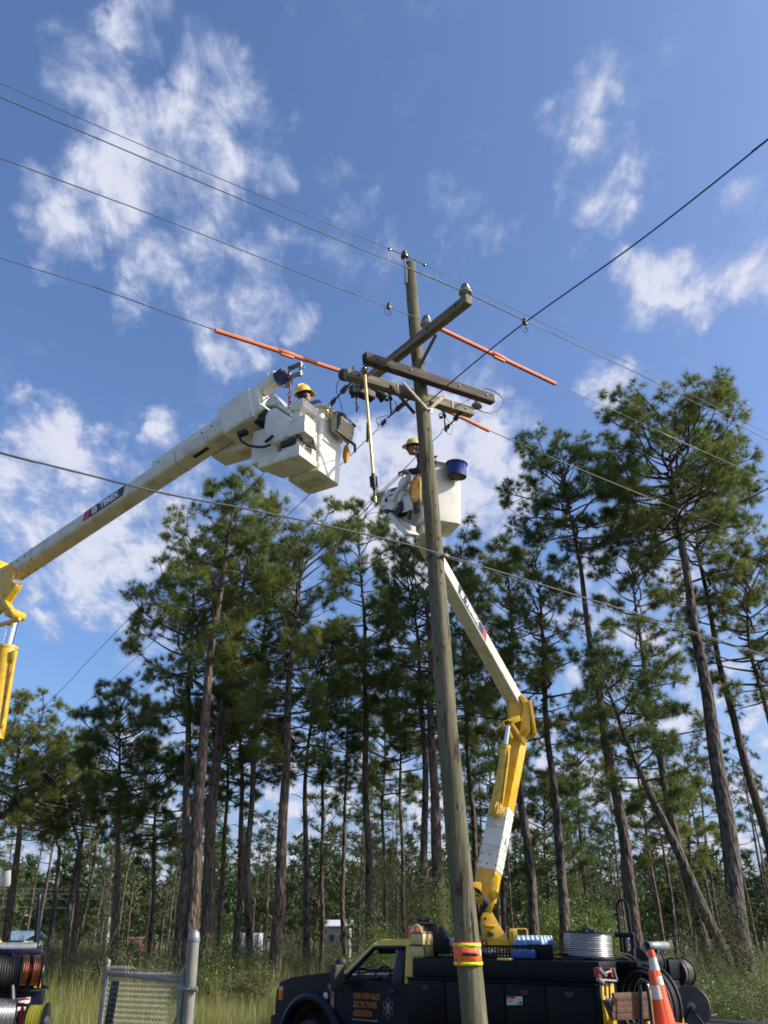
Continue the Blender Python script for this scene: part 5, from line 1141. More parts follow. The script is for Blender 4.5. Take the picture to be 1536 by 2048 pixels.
# crew in the right bucket: in profile, leaning out to the left with both hands on a line
Yh = 12.28
hc2 = atY(827, 897, Yh); hl = atY(806, 943, Yh - .12); hr = atY(812, 948, Yh + .10)
ft2 = V(P2 @ V((.26, .30, .05))); ch2 = atY(848, 924, Yh); nk2 = atY(838, 909, Yh)
hp2 = V((ft2.x - .03, ft2.y + .0, ft2.z + .90)); fac2 = V((-1, .05, 0)).normalized()
pr2, J2 = person('person', 'lineworker in profile, olive yellow hard hat and dark shirt, half hidden by the pole', ft2, fac2, hp2, ch2, nk2, hc2, V((-1, -.10, -.10)), V((-.10, 0, 1)).normalized(),
       hl + V((.045, 0, .01)), hr + V((.045, 0, .01)), atY(838, 941, Yh - .22), atY(842, 941, Yh + .20), M_['plaid'], M_['jeans'], M_['helmet2'], lhd=V((-1, .3, -.1)), rhd=V((-1, -.3, -.2)))
mb = MB(); mb.tube(smooth_path([atY(838, 928, Yh - .2), atY(845, 950, Yh - .18), atY(852, 965, Yh - .1)], 4), .022, 6); mb.tube(smooth_path([atY(832, 941, Yh - .2), atY(843, 932, Yh - .21), atY(852, 926, Yh - .18)], 4), .016, 6); mb.done('harness', M_['canvas'], pr2)
wire('hand_line', 'grey line slanting down from the hands of the right lineworker to the lower left', 'rope', [atY(809, 944, Yh - .02), atY(770, 980, Yh + .6), atY(740, 1010, Yh + 1.3), atY(700, 1052, Yh + 2.6), atY(560, 1190, Yh + 9)], .0085, M_['wire'])
mb = MB(); mb.tube(smooth_path([atY(812, 941, Yh - .2), atY(826, 952, Yh - .2), atY(838, 962, Yh - .2)], 4), .010, 8); tag(mb.done('tool_rod', M_['reflect'], loc=atY(826, 952, Yh - .2)), 'short white rod held by the right lineworker', 'tool')

# ================================================================= gear hung on the buckets
def P1p(u, v, z): return P1 @ V((u, v, z))
bg_ = thing('tool_bag', 'worn canvas tool bag hanging on the left bucket rim', 'tool bag', P1p(.38, -.12, .95))
mb = MB(P1); x0, x1, y0, y1, zt, zb2 = .16, .60, -.21, -.06, 1.00, .73
n = 12; front = []
mb.hexa([(x0 + .02, y0 + .03, zb2), (x1 - .02, y0 + .03, zb2), (x1 - .02, y1, zb2), (x0 + .02, y1, zb2), (x0, y0, zt), (x1, y0, zt), (x1, y1, zt), (x0, y1, zt)], bevel=.025, seg=3)
bmesh.ops.subdivide_edges(mb.bm, edges=[e for e in mb.bm.edges if e.calc_length() > .15], cuts=5, use_grid_fill=True)
r9 = np.random.default_rng(9)
for v in mb.bm.verts: v.co.y += .012 * math.sin(v.co.x * 40) * math.sin(v.co.z * 25); v.co += V(r9.normal(0, .003, 3))
mb.done('canvas_body', M_['canvas'], bg_, smooth=60)
mb = MB(P1); mb.tube(rrect(x0 - .01, x1 + .01, y0 - .01, y1 + .01, .04, zt + .012), .010, 8, closed=True); mb.box((x1 - .01, -.15, zt + .02), (.08, .14, .03), bevel=.01); mb.box((x0 + .012, -.20, .86), (.03, .04, .27), bevel=.01)
mb.tube([(x0 + .02, y0 - .012, zt), (x0 + .05, y0 - .005, .80)], .005, 6); mb.tube([(x1 - .04, y0 - .012, zt), (x1 - .06, y0 - .005, .80)], .005, 6); mb.done('leather_trim', M_['black'], bg_)
mb = MB(P1); mb.hexa([(x0 - .03, y0 - .01, .665), (x1 + .02, y0 - .01, .665), (x1 + .02, y0 + .03, .665), (x0 - .03, y0 + .03, .665), (x0 - .03, y0 - .01, .695), (x1 + .02, y0 - .01, .695), (x1 + .02, y0 + .03, .695), (x0 - .03, y0 + .03, .695)], bevel=.006); mb.box((x1 + .01, y0 + .0, .61), (.03, .03, .12)); mb.done('bag_shelf', M_['dkmetal'], bg_)
mb = MB(P1)
for k in range(5): mb.torus((x0 + .16 + .014 * k, -.14, zt + .05), (1, .15, .1), .055 + .004 * (k % 2), .010, 16, 6)
tag(mb.done('rope_coil', mat('red_brown_rope', (.26, .07, .05), (.18, .05, .04), 40, .8), loc=P1p(.35, -.14, 1.05)), 'small red brown coil on the rim above the canvas tool bag', 'coil')
for k, u in enumerate((.03, .14)):
    mb = MB(P1); mb.torus((u, -.085, 1.06), (1, 0, 0), .045, .009, 14, 6); mb.tube([(u, -.10, 1.02), (u + .01, -.10, .96), (u - .01, -.11, .90 + .02 * k)], .008, 6); mb.torus((u, -.10, .985), (0, 1, 0), .026, .007, 12, 6)
    tag(mb.done('rim_hook', M_['fg_stick'], loc=P1p(u, -.08, 1.06)), 'cream hook over the left bucket rim, ' + ('nearest the corner post' if k == 0 else 'nearest the canvas bag'), 'hook')
mb = MB(); c0 = pv(1250, 905, .10); c1 = pv(1240, 1050, .12)
mb.tube([c0, c0.lerp(c1, .35) + a1 * .01, c0.lerp(c1, .7), c1], [.035, .055, .05, .018], 10); mb.tube([pv(1270, 870, .02), c0], .02, 6)
tag(mb.done('glove_bag', M_['glove'], loc=c0), 'yellow leather glove bag hanging behind the right edge of the left bucket', 'glove bag')
# blue oval bucket and tan bag on the right platform
c0 = P2 @ V((.44, -.16, .80))
bb_ = thing('tool_bucket', 'blue oval tool bucket hanging on the outside of the right bucket', 'tool bucket', c0)
mb = MB(P2 @ Matrix.Translation((.44, -.155, .80))); mb.lathe([(.0, .0), (.150, 0), (.158, .02), (.172, .23), (.180, .235), (.180, .255), (.165, .255), (.15, .05), (.0, .05)], seg=30, caps=False, sy=.80); mb.done('bucket_wall', M_['bluebucket'], bb_, smooth=50)
mb = MB(P2 @ Matrix.Translation((.44, -.155, .80))); mb.lathe([(.151, -.008), (.162, -.004), (.165, .025), (.156, .026)], seg=30, sy=.80); mb.done('bottom_band', M_['black'], bb_)
mb = MB(P2 @ Matrix.Translation((.44, -.155, .80))); P = [(.182 * math.cos(a), .182 * .8 * math.sin(a), .25) for a in np.linspace(0, 2 * math.pi, 30)[:-1]]; mb.tube(P, .012, 8, closed=True)
for k in range(9): a = -math.pi + k * .4; mb.ball((.187 * math.cos(a), .187 * .8 * math.sin(a), .235), .012, 6)
mb.done('rim_trim', M_['black'], bb_)
mb = MB(P2 @ Matrix.Translation((.44, -.155, .80)))
for (x, y, h) in ((-.08, .05, .32), (.03, .03, .33), (.07, -.02, .30), (.11, .0, .31)): mb.tube([(x, y, .12), (x, y, h - .02), (x + .01, y, h)], [.016, .014, .006], 8)
mb.done('tool_handle', M_['rust'], bb_)
tg = thing('tool_bag', 'long tan canvas bag with dark base hanging left of the pole on the right bucket', 'tool bag', atY(832, 975, 11.95))
def q8(x, y, Y): return atY(740 + x / 12.8, 920 + y / 12.8, Y)
mb = MB(); mb.prism([q8(x, y, 11.95) for x, y in ((1090, 470), (1240, 330), (1300, 420), (1300, 1010), (1090, 1095), (1030, 900), (985, 780), (1010, 620))], (0.02, .14, 0), bevel=.02, seg=3); bmesh.ops.subdivide_edges(mb.bm, edges=[e for e in mb.bm.edges if e.calc_length() > .08], cuts=2, use_grid_fill=True)
for v in mb.bm.verts: v.co += V(r9.normal(0, .004, 3))
mb.done('canvas_body', M_['tancanvas'], tg, smooth=60)
mb = MB(); mb.prism([q8(x, y, 11.94) for x, y in ((1105, 1095), (1300, 1010), (1300, 1230), (1165, 1335), (1120, 1200))], (0, .13, 0), bevel=.01); mb.done('dark_base', M_['black'], tg)

# ================================================================= load and gear of the right truck
def item(name, label, cat, loc, group=None): return thing(name, label, cat, loc, group)
lc = t2y(845, 1909, 1.0)
cl = item('cooler', 'cream plastic cooler strapped on the front of the navy truck body', 'cooler', lc)
ML = Matrix((X2, Y2, Zv)).transposed().to_4x4()
Mc = ML.copy(); Mc.translation = t2y(844, 1914, .95)
mb = MB(Mc); mb.hexa([(-.15, -.13, 0), (.15, -.13, 0), (.15, .13, 0), (-.15, .13, 0), (-.14, -.12, .16), (.14, -.12, .16), (.14, .12, .16), (-.14, .12, .16)], bevel=.02); mb.box((0, 0, .25), (.28, .25, .17), bevel=.025); mb.done('cooler_body', M_['cooler'], cl)
mb = MB(Mc); mb.box((0, 0, .345), (.27, .24, .04), bevel=.012); mb.done('lid', mat('terracotta_lid', (.32, .08, .03), None, rough=.5), cl)
mb = MB(Mc); mb.torus((0, .10, .34), (0, 1, 0), .12, .014, 18, 6, 0, math.pi); P = [(.12 * math.cos(a), .12, .34 + .12 * math.sin(a)) for a in np.linspace(0, math.pi, 12)]; mb.tube(P, .013, 6); mb.done('carry_handle', M_['reflect'], cl)
mb = MB(Mc); mb.tube(rrect(-.155, .155, -.135, .135, .02, .17), .010, 6, closed=True); mb.tube([(-.16, .13, .17), (-.22, .16, .05), (-.24, .2, -.02)], .012, 6); mb.done('strap', M_['black'], cl)
Mo = ML.copy(); Mo.translation = t2y(832, 1866, .55)
ob = item('orange_jug', 'orange water jug with moulded handle behind the cream cooler', 'jug', Mo.translation)
mb = MB(Mo); mb.box((0, 0, -.02), (.2, .2, .26), bevel=.03); mb.done('jug_body', mat('orange_plastic', (.72, .22, .01), None, rough=.4), ob)
mb = MB(Mo); mb.torus((0, .11, .03), (0, 1, 0), .06, .014, 14, 6, 0, math.pi); mb.done('carry_handle', M_['cone'], ob)
# boom rest: two dark struts
mb = MB()
for dy in (.15, -.3):
    for (p, q) in (((852, 1849), (898, 1892)), ((880, 1856), (905, 1892)), ((838, 1845), (862, 1846))):
        a, b_ = t2y(*p, dy), t2y(*q, dy); mb.box((0, 0, 0), ((b_ - a).length, .08, .09), M=frame((a + b_) / 2, b_ - a), bevel=.01)
    mb.box((0, 0, 0), (.10, .08, .10), M=Matrix.Translation(t2y(840, 1843, dy)), bevel=.01); mb.box((0, 0, 0), (.10, .08, .10), M=Matrix.Translation(t2y(857, 1843, dy)), bevel=.01); mb.box((0, 0, 0), (.12, .08, .5), M=Matrix.Translation(t2y(868, 1880, dy)), bevel=.01)
mb.done('boom_rest', M_['navy'], trk)
mb = MB(); p = t2y(848, 1846, .2); mb.box((0, 0, 0), (.30, .3, .025), M=Matrix.Translation(p)); mb.done('boom_rest_pad', M_['plank'], trk)
# tray with a row of coils, bottles on it
tr0, tr1 = t2y(878, 1906, .85), t2y(1116, 1909, .85)
Mt = ML.copy(); Mt.translation = (tr0 + tr1) / 2; ln = (tr1 - tr0).length
mb = MB(Mt); mb.box((0, -.16, .0), (ln, .5, .02)); mb.box((-ln * .40, .10, .03), (ln * .20, .02, .2), bevel=.006); mb.box((0, .10, -.06), (ln, .015, .04)); mb.box((0, .10, .10), (ln, .015, .03))
for k in range(26): mb.box((ln * (.47 - .026 * k), .10, .02), (.018, .01, .15))
mb.box((ln * .42, -.1, .1), (ln * .16, .5, .2), bevel=.01); mb.done('top_tray', M_['navybody'], trk)
mb = MB(Mt); r4 = random.Random(5)
for k in range(60): mb.torus((ln * .25 - .018 * k, .02 + .03 * r4.random(), .03 + .05 * r4.random()), (r4.random(), r4.random(), .4), .022, .006, 8, 5)
ch_ = tag(mb.done('chain', mat('brassy_chain', (.42, .28, .08), None, rough=.35, metal=.8), loc=Mt.translation), 'brassy chain lying in the tray on the truck body', 'chain')
mb = MB(); c0 = t2y(985, 1905, .92); mb.ball(c0, .055, 12, (1.2, .8, .8)); mb.ball(c0 + X2 * .1, .04, 10); tag(mb.done('shackle', M_['steel'], loc=c0), 'grey metal shackle in the tray beside the pole', 'shackle')
mb = MB(); c0 = t2y(1010, 1919, 1.12); mb.box((0, 0, 0), (.24, .08, .035), M=ML.to_3x3().to_4x4(), bevel=.01)
for v in mb.bm.verts: v.co += c0
tag(mb.done('yellow_block', M_['fg_stick'], loc=c0), 'small pale yellow bar on the edge of the navy truck body', 'block')
wp0 = t2y(1067, 1897, .72)
pk = item('water_pack', 'shrink wrapped pack of water bottles on the navy truck body', 'water pack', wp0)
Mw = ML.copy(); Mw.translation = wp0
for i in range(6):
    for j in range(4):
        mb = MB(Mw @ Matrix.Translation((-.24 + i * .083, -.12 + j * .083, 0))); mb.lathe([(.03, 0), (.036, .01), (.036, .06), (.033, .07), (.036, .08), (.036, .115), (.022, .145), (.014, .155)], seg=10); bt = mb.done('bottle', M_['bottle'], pk)
        mb = MB(Mw @ Matrix.Translation((-.24 + i * .083, -.12 + j * .083, 0))); mb.cyl((0, 0, .153), (0, 0, .172), .016, seg=8); mb.done('cap', M_['decalwhite'], bt)
mb = MB(Mw); mb.box((-.03, .005, .05), (.52, .36, .11), bevel=.02); mb.done('wrap', M_['bluewrap'], pk)
bx = item('blue_carton', 'blue printed carton tucked into the tray below the water bottles', 'carton', t2y(1055, 1907, .95))
mb = MB(ML.to_3x3().to_4x4()); mb.box((0, 0, 0), (.40, .22, .11), bevel=.01)
for v in mb.bm.verts: v.co = v.co
mb.T = Matrix.Translation(t2y(1053, 1908, .93)) @ ML.to_3x3().to_4x4(); mb.done('carton_body', mat('blue_print', (.015, .05, .22), (.03, .09, .30), 14, .4), bx)
# wound reels
def reel(name, label, c, ax, R, wd, core, wm, fm, turns=9, group=None, flr=None, split=None):
    c = V(c); ax = V(ax).normalized(); o = thing(name, label, 'cable reel', c, group); M = frame(c, ax.orthogonal(), ax)
    fl = flr or R * 1.12
    for s in (-1, 1):
        mb = MB(M); mb.lathe([(.03, s * wd / 2), (fl * .9, s * wd / 2), (fl, s * (wd / 2 + .008)), (fl, s * (wd / 2 + .02)), (fl * .9, s * (wd / 2 + .02)), (.03, s * (wd / 2 + .02))], seg=30); f = mb.done('flange', fm, o)
        mb = MB(M); mb.lathe([(.02, s * (wd / 2 + .02)), (.06, s * (wd / 2 + .022)), (.05, s * (wd / 2 + .04)), (.0, s * (wd / 2 + .045))], seg=14); mb.done('hub', M_['steel'], f)
    mb = MB(M); prof = [(core, -wd / 2)]
    t = wd / turns
    for k in range(turns):
        z0 = -wd / 2 + k * t; rr = R * (1 + .012 * math.sin(k * 2.1)); 
        if split and abs(k - turns * split) < .6: rr = core * 1.1
        for q in range(5): a = math.pi * q / 4; prof.append((rr - t * .42 + t * .42 * math.sin(a), z0 + t * (.5 - .48 * math.cos(a))))
    prof.append((core, wd / 2)); mb.lathe(prof, seg=36); mb.done('winding', wm, o, smooth=60); return o
sp_c = t2y(1176, 1893, .35)
reel('wire_spool', 'big spool of bright aluminium wire lying flat on the rear of the navy truck', sp_c + Zv * .02, (0.04, 0, 1), .345, .30, .2, M_['alu'], M_['dkmetal'], 13, flr=.37)
mb = MB(); c0 = sp_c + Zv * .20; mb.box((0, 0, 0), (.30, .05, .03), M=Matrix.Translation(c0) @ ML.to_3x3().to_4x4()); mb.cyl(c0 - Zv * .05, c0 + Zv * .10, .02); mb.box((0, 0, .0), (.12, .10, .05), M=Matrix.Translation(c0 + Zv * .03), bevel=.01); tag(mb.done('spool_clamp', M_['dkmetal'], loc=c0), 'dark clamp bar over the aluminium wire spool', 'clamp')
mb = MB(TM2); mb.lathe([(.0, 0), (.42, 0), (.42, .03), (.0, .03)], M=Matrix.Translation(TM2.inverted() @ (sp_c - Zv * .20)), seg=30); mb.box((.25, .3, 1.78), (1.1, .7, .06)); mb.done('spool_turntable', M_['navybody'], trk)
reel('cable_reel', 'black reel of dark cable on the rack above the traffic cone', t2x(1292, 1925, .10), Y2, .17, .42, .06, M_['black'], M_['black'], 14, flr=.19)
reel('cable_reel', 'black cable reel hung outside the far end of the truck rack', t2x(1357, 1946, .10), Y2, .185, .28, .06, mat('grey_windings', (.16, .12, .10), (.02, .02, .02), 10, .5, stretch=(1, 1, 1)), M_['black'], 9, flr=.205, split=.55)
mb = MB(); q_ = t2x(1308, 1892, .05); mb2 = MB(frame(q_, -Y2)); mb2.tube([(-.22, 0, 0), (.36, 0, 0)], .062, 20, False); o = mb2.done('conduit_roller', M_['steel'], loc=q_); md = o.modifiers.new('t', 'SOLIDIFY'); md.thickness = .006
tag(o, 'open ended grey pipe on top of the rear rack of the truck behind the pole', 'pipe')
# post of the rack by the cone, black hose loops, red and grey grips, plate box
mb = MB(); a, b_ = t2x(1313, 1900, .0), t2x(1320, 2040, .0); mb.box((0, 0, 0), ((a - b_).length, .07, .07), M=frame((a + b_) / 2, a - b_), bevel=.01); mb.done('rack_post', M_['navy'], trk)
hl_ = item('hose_coil', 'large upright coil of black hoses behind the planks on the truck tail', 'hose coil', t2(-.25, .35, 1.3))
for k in range(7):
    mb = MB(); c0 = t2(-.30 + .01 * k, .62 - .07 * k, 1.30); mb.torus(c0, Y2 + X2 * .25, .40 + .035 * (k % 3), .020 + .004 * (k % 2), 40, 8); mb.done('hose', M_['black'], hl_, smooth=60)
mb = MB(); mb.tube(smooth_path([t2x(1232, 1910, .05), t2x(1255, 1917, 0), t2x(1272, 1935, -.1), t2x(1282, 1962, -.2)], 5), .012, 6); mb.tube(smooth_path([t2x(1236, 1906, .05), t2x(1262, 1912, 0), t2x(1284, 1935, -.1)], 5), .012, 6); mb.done('hose_end', M_['black'], hl_)
gr = item('cable_grips', 'red and grey cable grips hanging on the rear corner of the navy body', 'cable grips', t2x(1212, 1946, -.05))
mb = MB()
for (px, py, sx, sz) in ((1196, 1945, .10, .12), (1222, 1945, .12, .11)): mb.box((0, 0, 0), (.08, sx, sz), M=Matrix.Translation(t2x(px, py, -.05)) @ ML.to_3x3().to_4x4(), bevel=.012)
mb.done('grip_body', mat('red_grip', (.34, .03, .02), (.25, .02, .015), 20, .45), gr)['kind'] = 'stuff'
mb = MB()
for (px, py, qx, qy, r) in ((1198, 1938, 1212, 1952, .02), (1204, 1960, 1232, 1962, .016), (1210, 1946, 1222, 1942, .016), (1226, 1936, 1234, 1960, .016), (1196, 1958, 1206, 1966, .03)): mb.tube([t2x(px, py, -.10), t2x(qx, qy, -.10)], r, 8)
mb.done('grip_jaw', M_['steel'], gr)
mb = MB()
for (px, py, qx, qy) in ((1199, 1966, 1201, 1996), (1218, 1962, 1220, 1998), (1210, 1966, 1211, 1992)): mb.tube([t2x(px, py, -.08), t2x(qx, qy, -.08)], .014, 6)
tag(mb.done('hanging_strap', M_['cable'], loc=t2x(1210, 1980, -.08)), 'grey straps hanging below the red cable grips', 'strap')
mb = MB(); pl = [t2x(x, y, -.14) for x, y in ((1203, 2000), (1226, 1994), (1234, 2028), (1218, 2036))]; mb.prism(pl, -X2 * .06, bevel=.012); cb2 = item('chock', 'dark grey wheel chock hung by the yellow strip at the truck rear', 'wheel chock', pl[0]); mb.done('chock_body', mat('slate', (.05, .06, .085), (.08, .09, .12), 15, .5), cb2)
mb = MB(); mb.tube([t2x(1218, 2003, -.22), t2x(1226, 2016, -.22), t2x(1230, 2026, -.22)], .014, 6); mb.torus(t2x(1222, 2008, -.22), X2, .03, .008, 12, 6); mb.done('chock_handle', M_['steel'], cb2)
# planks of the tail crate
cr = item('plank_crate', 'open crate of brown pine planks on the tail of the right truck', 'crate', t2(-.5, .1, 1.1))
for i in range(4):
    a, b_ = t2x(1226 - 1 * i, 1995 + 12.5 * i, -.48), t2x(1300 + 3 * i, 1992 + 12.5 * i, -.48)
    M = frame((a + b_) / 2, b_ - a); mb = MB(M); mb.box((0, 0, 0), ((b_ - a).length, .035, .100 - .003 * i), bevel=.005); mb.done('plank', M_['plank'], cr)
for i in range(3):
    mb = MB(TM2); mb.box((-.05, -.40, 1.20 + .105 * i), (.86, .035, .098), bevel=.005); mb.done('plank', M_['plank'], cr)
mb = MB(); hpnts = [t2x(1284, 2060, -.75), t2x(1281, 1990, -.75), t2x(1280, 1966, -.75), t2x(1285, 1960, -.8), t2x(1292, 1964, -.9), t2x(1296, 1978, -.95), t2x(1306, 2060, -1.0)]
mb.tube(smooth_path(hpnts, 5), .022, 10); tag(mb.done('grab_bar', M_['navy'], loc=hpnts[1]), 'bent black grab bar standing in front of the plank crate', 'grab bar')
mb = MB(); mb.tube([t2x(1297, 1980, -.93), t2x(1306, 2060, -.98)], .026, 8); tag(mb.done('grab_sleeve', M_['yellow'], loc=t2x(1300, 2000, -.93)), 'yellow sleeve on the lower part of the black grab bar', 'sleeve')
# traffic cone
cb0 = atY(1331, 2051, 12.15); ct0 = atY(1302, 1900, 12.15); Mk = frame(cb0, V((1, .3, 0)), (ct0 - cb0)); Mk.translation = cb0; H = (ct0 - cb0).length
cn = item('traffic_cone', 'orange traffic cone with two white reflective collars on the truck tail', 'traffic cone', cb0)
zx_ = (ct0 - cb0).normalized(); xx_ = V((1, .3, 0)); xx_ = (xx_ - zx_ * xx_.dot(zx_)).normalized(); Mk = Matrix((xx_, zx_.cross(xx_), zx_)).transposed().to_4x4(); Mk.translation = cb0
def cr_(z): return .036 + (.128 - .036) * (1 - z / H)
for k in range(1):
    mb = MB(Mk); mb.lathe([(cr_(z * H) , z * H) for z in (0.02, .3, .6, .9, .98)] + [(.034, H), (.0, H)], seg=26); mb.box((0, 0, .0), (.40, .40, .03), bevel=.012)
    mb.done('cone_body', M_['cone'], cn)
for (z0, z1) in ((.72, .90), (.53, .645)):
    mb = MB(Mk); mb.lathe([(cr_(z0 * H) + .003, z0 * H), (cr_(z1 * H) + .003, z1 * H)], seg=26, caps=False); mb.done('reflective_collar', M_['reflect'], cn)
nc = item('traffic_cone', 'second cone nested under the front one, its left edge showing', 'traffic cone', cb0)
Mn = Mk @ Matrix.Translation((-.032, .0, -.06)); mb = MB(Mn); mb.lathe([(cr_(z * H), z * H) for z in (.02, .3, .6, .8)], seg=24); mb.done('cone_body', M_['cone'], nc)
mb = MB(Mn); mb.lathe([(cr_(.42 * H) + .003, .42 * H), (cr_(.60 * H) + .003, .60 * H)], seg=24, caps=False); mb.done('reflective_collar', M_['reflect'], nc)
# loose rope by the cone
mb = MB()
for k in range(4): mb.tube(smooth_path([t2x(1331 + 3 * k, 1968, -.2), t2x(1334 + 4 * k, 1990, -.22), t2x(1340 + 3 * k, 2012 - 5 * k, -.2), t2x(1348 + k, 2004 - 3 * k, -.2), t2x(1340 + 2 * k, 1975, -.2)], 4), .011, 6)
tag(mb.done('rope', mat('pale_rope', (.34, .29, .19), (.24, .2, .13), 40, .9), loc=t2x(1338, 1990, -.2)), 'pale rope hanging in loops below the outer black reel', 'rope')
# big reel on its stand on the far part of the tail
rc = t2x(1384, 2012, -.45)
rb = reel('cable_reel', 'large dark disc reel on a small stand at the far rear corner of the truck', rc, Y2 * 1 + X2 * -.35, .235, .16, .1, mat('tan_rope', (.36, .26, .12), (.22, .15, .07), 30, .8), mat('grey_flange', (.055, .055, .055), (.08, .08, .08), 8, .6), 5, flr=.25)
mb = MB(); nn = (Y2 + X2 * -.35).normalized()
for s in (1, -1):
    c0 = rc + nn * .13 * s; mb.tube([c0, c0 - Zv * .30 + X2 * .22], .014, 6); mb.tube([c0, c0 - Zv * .30 - X2 * .22], .014, 6); mb.tube([c0 - Zv * .30 + X2 * .22, c0 - Zv * .30 - X2 * .22], .016, 6)
mb.box((0, 0, 0), (.5, .1, .03), M=Matrix.Translation(rc - Zv * .315) @ ML.to_3x3().to_4x4()); mb.tube(smooth_path([t2x(1402, 2030, -.4), t2x(1412, 2022, -.4), t2x(1420, 2034, -.4), t2x(1412, 2042, -.4)], 4), .010, 6); mb.cyl(t2x(1410, 2034, -.4), t2x(1432, 2030, -.4), .022)
mb.done('reel_stand', M_['dkmetal'], rb)
mb = MB(); c0 = t2x(1366, 1998, -.45); c0 = rc + nn * .114 + Zv * .06 + X2 * .12; mb.box((0, 0, 0), (.07, .004, .10), M=frame(c0, X2 - Y2 * .0, Zv)); 
mb.done('paper_label', M_['canvas'], rb)
mb = MB(TM2); mb.box((-.55, -1.28, .99), (1.3, .5, .10), bevel=.01); mb.done('shelf_extension', M_['dkmetal'], trk)
# warning plate on the body side
ps = [t2y(x, y, 1.222) for x, y in ((1014, 1993), (1045, 1993), (1045, 2010), (1014, 2010))]
mb = MB(); mb.prism(ps, Y2 * .004); wpz = mb.done('warning_plate', M_['reflect'], trk, smooth=0)
mb = MB(); mb.prism([t2y(x, y, 1.228) for x, y in ((1014.5, 1992.4), (1031, 1992.4), (1031, 1997), (1014.5, 1997))], Y2 * .002); mb.done('warning_stripe', M_['red'], wpz, smooth=0)
mb = MB()
for (x, y, w_, h_) in ((1035, 1999, 6, 1), (1017, 1999, 10, .8), (1017, 2001.5, 9, .8), (1017, 2004, 7, .8), (1034, 2006, 3, 3), (1039, 2003, 4, 6)): mb.prism([t2y(x, y, 1.228), ] + [t2y(x + w_, y, 1.228), t2y(x + w_, y + h_, 1.228), t2y(x, y + h_, 1.228)], Y2 * .001)
mb.done('warning_print', M_['cable'], wpz, smooth=0)['kind'] = 'stuff'

# ================================================================= rear of the left truck
def t1x(px, py, x): return onplane(px, py, t1(x, 0, 0), X1)
reel('cable_reel', 'double reel of bright copper wire on the rear rack of the left truck', t1x(61, 1941, -.30), Y1, .165, .21, .07, M_['copper'], M_['black'], 9, flr=.20, split=.5)
reel('cable_reel', 'black cable reel at the left edge beside the copper reel', t1x(10, 1944, -.30), Y1, .175, .24, .07, M_['black'], M_['black'], 8, flr=.19)
reel('cable_reel', 'reel of yellow rope low on the rear of the left truck', t1x(72, 2043, -.45), Y1 * 1 + X1 * .35, .17, .18, .07, M_['ropeyellow'], M_['dkmetal'], 6, flr=.195)
reel('wire_spool', 'silver wire spool at the left edge below the black reel', t1x(8, 2032, -.4), Y1, .18, .20, .07, M_['alu'], M_['black'], 12, flr=.17)
q_ = t1x(30, 1895, .05); mb = MB(frame(q_, -Y1)); mb.tube([(-.32, 0, 0), (.25, 0, 0)], .058, 20); tag(mb.done('conduit_roller', M_['steel'], loc=q_), 'grey pipe across the rear rack of the left truck', 'pipe')
mb = MB(); a, b_, c_, d_ = t1x(72, 1915, -.06), t1x(88, 1918, -.06), t1x(81, 1976, -.06), t1x(67, 1976, -.06); mb.prism([a, b_, c_, d_], X1 * .04, bevel=.006); mb.prism([t1x(x, y, -.06) for x, y in ((-2, 1956), (12, 1956), (12, 1974), (-2, 1976))], X1 * .04); mb.done('rear_panel', M_['yellow'], trk1)
mb = MB(); mb.prism([t1x(x, y, -.02) for x, y in ((-2, 1910), (86, 1912), (80, 2048), (-2, 2048))], X1 * .04); mb.prism([t1x(x, y, -.10) for x, y in ((-2, 1898), (84, 1898), (84, 1910), (-2, 1910))], X1 * .08, bevel=.01); mb.prism([t1x(x, y, -.12) for x, y in ((-2, 1979), (82, 1979), (80, 1986), (-2, 1986))], X1 * .1, bevel=.008); mb.done('rear_wall', M_['navy'], trk1)
mb = MB(); mb.tube([t1x(23, 1906, -.34), t1x(27, 1960, -.36), t1x(25, 2000, -.4), t1x(29, 2056, -.4)], .035, 8); mb.done('rack_post', M_['navy'], trk1)
mb = MB(); P = [t1x(71, 1900, .05), t1x(74, 1850, .05), t1x(79, 1795, .05), t1x(80.5, 1786, .12), t1x(81, 1788, .2), t1x(78, 1830, .3), t1x(73, 1905, .3)]; mb.tube(smooth_path(P, 5), .026, 10); mb.done('tool_hoop', M_['navy'], trk1)
mb = MB(); mb.prism([t1x(x, y, -.20) for x, y in ((30, 1997), (61, 1994), (58, 2014), (40, 2030), (30, 2030))], -X1 * .02); sg_ = item('placard', 'white placard with a red band beside the yellow rope reel', 'placard', t1x(45, 2010, .15)); mb.done('placard_sheet', M_['decalwhite'], sg_, smooth=0)
mb = MB(); mb.prism([t1x(x, y, -.222) for x, y in ((38, 1997.5), (60, 1995.5), (59, 1999), (38, 2001))], -X1 * .003); mb.prism([t1x(x, y, -.222) for x, y in ((34, 2006), (50, 2004), (50, 2006), (34, 2008))], -X1 * .003); mb.done('red_band', M_['red'], sg_, smooth=0)
mb = MB(); mb.tube(smooth_path([t1x(26, 1970, -.42), t1x(27, 2010, -.44), t1x(24, 2050, -.44)], 4), .016, 6); mb.tube(smooth_path([t1x(26, 2014, -.45), t1x(30, 2050, -.45)], 4), .014, 6); tag(mb.done('rope', M_['reflect'], loc=t1x(26, 2000, -.16)), 'white rope hanging down the rear rack of the left truck', 'rope')
mb = MB(); c0 = t1x(42, 2034, -.36); mb.lathe([(.03, -.30), (.055, -.28), (.055, .02), (.045, .06), (.02, .075), (.02, .1)], M=Matrix.Translation(c0), seg=14); fx = item('fire_extinguisher', 'red extinguisher half hidden behind the yellow rope reel', 'extinguisher', c0); mb.done('cylinder', mat('extinguisher_red', (.5, .015, .02), None, rough=.3), fx)
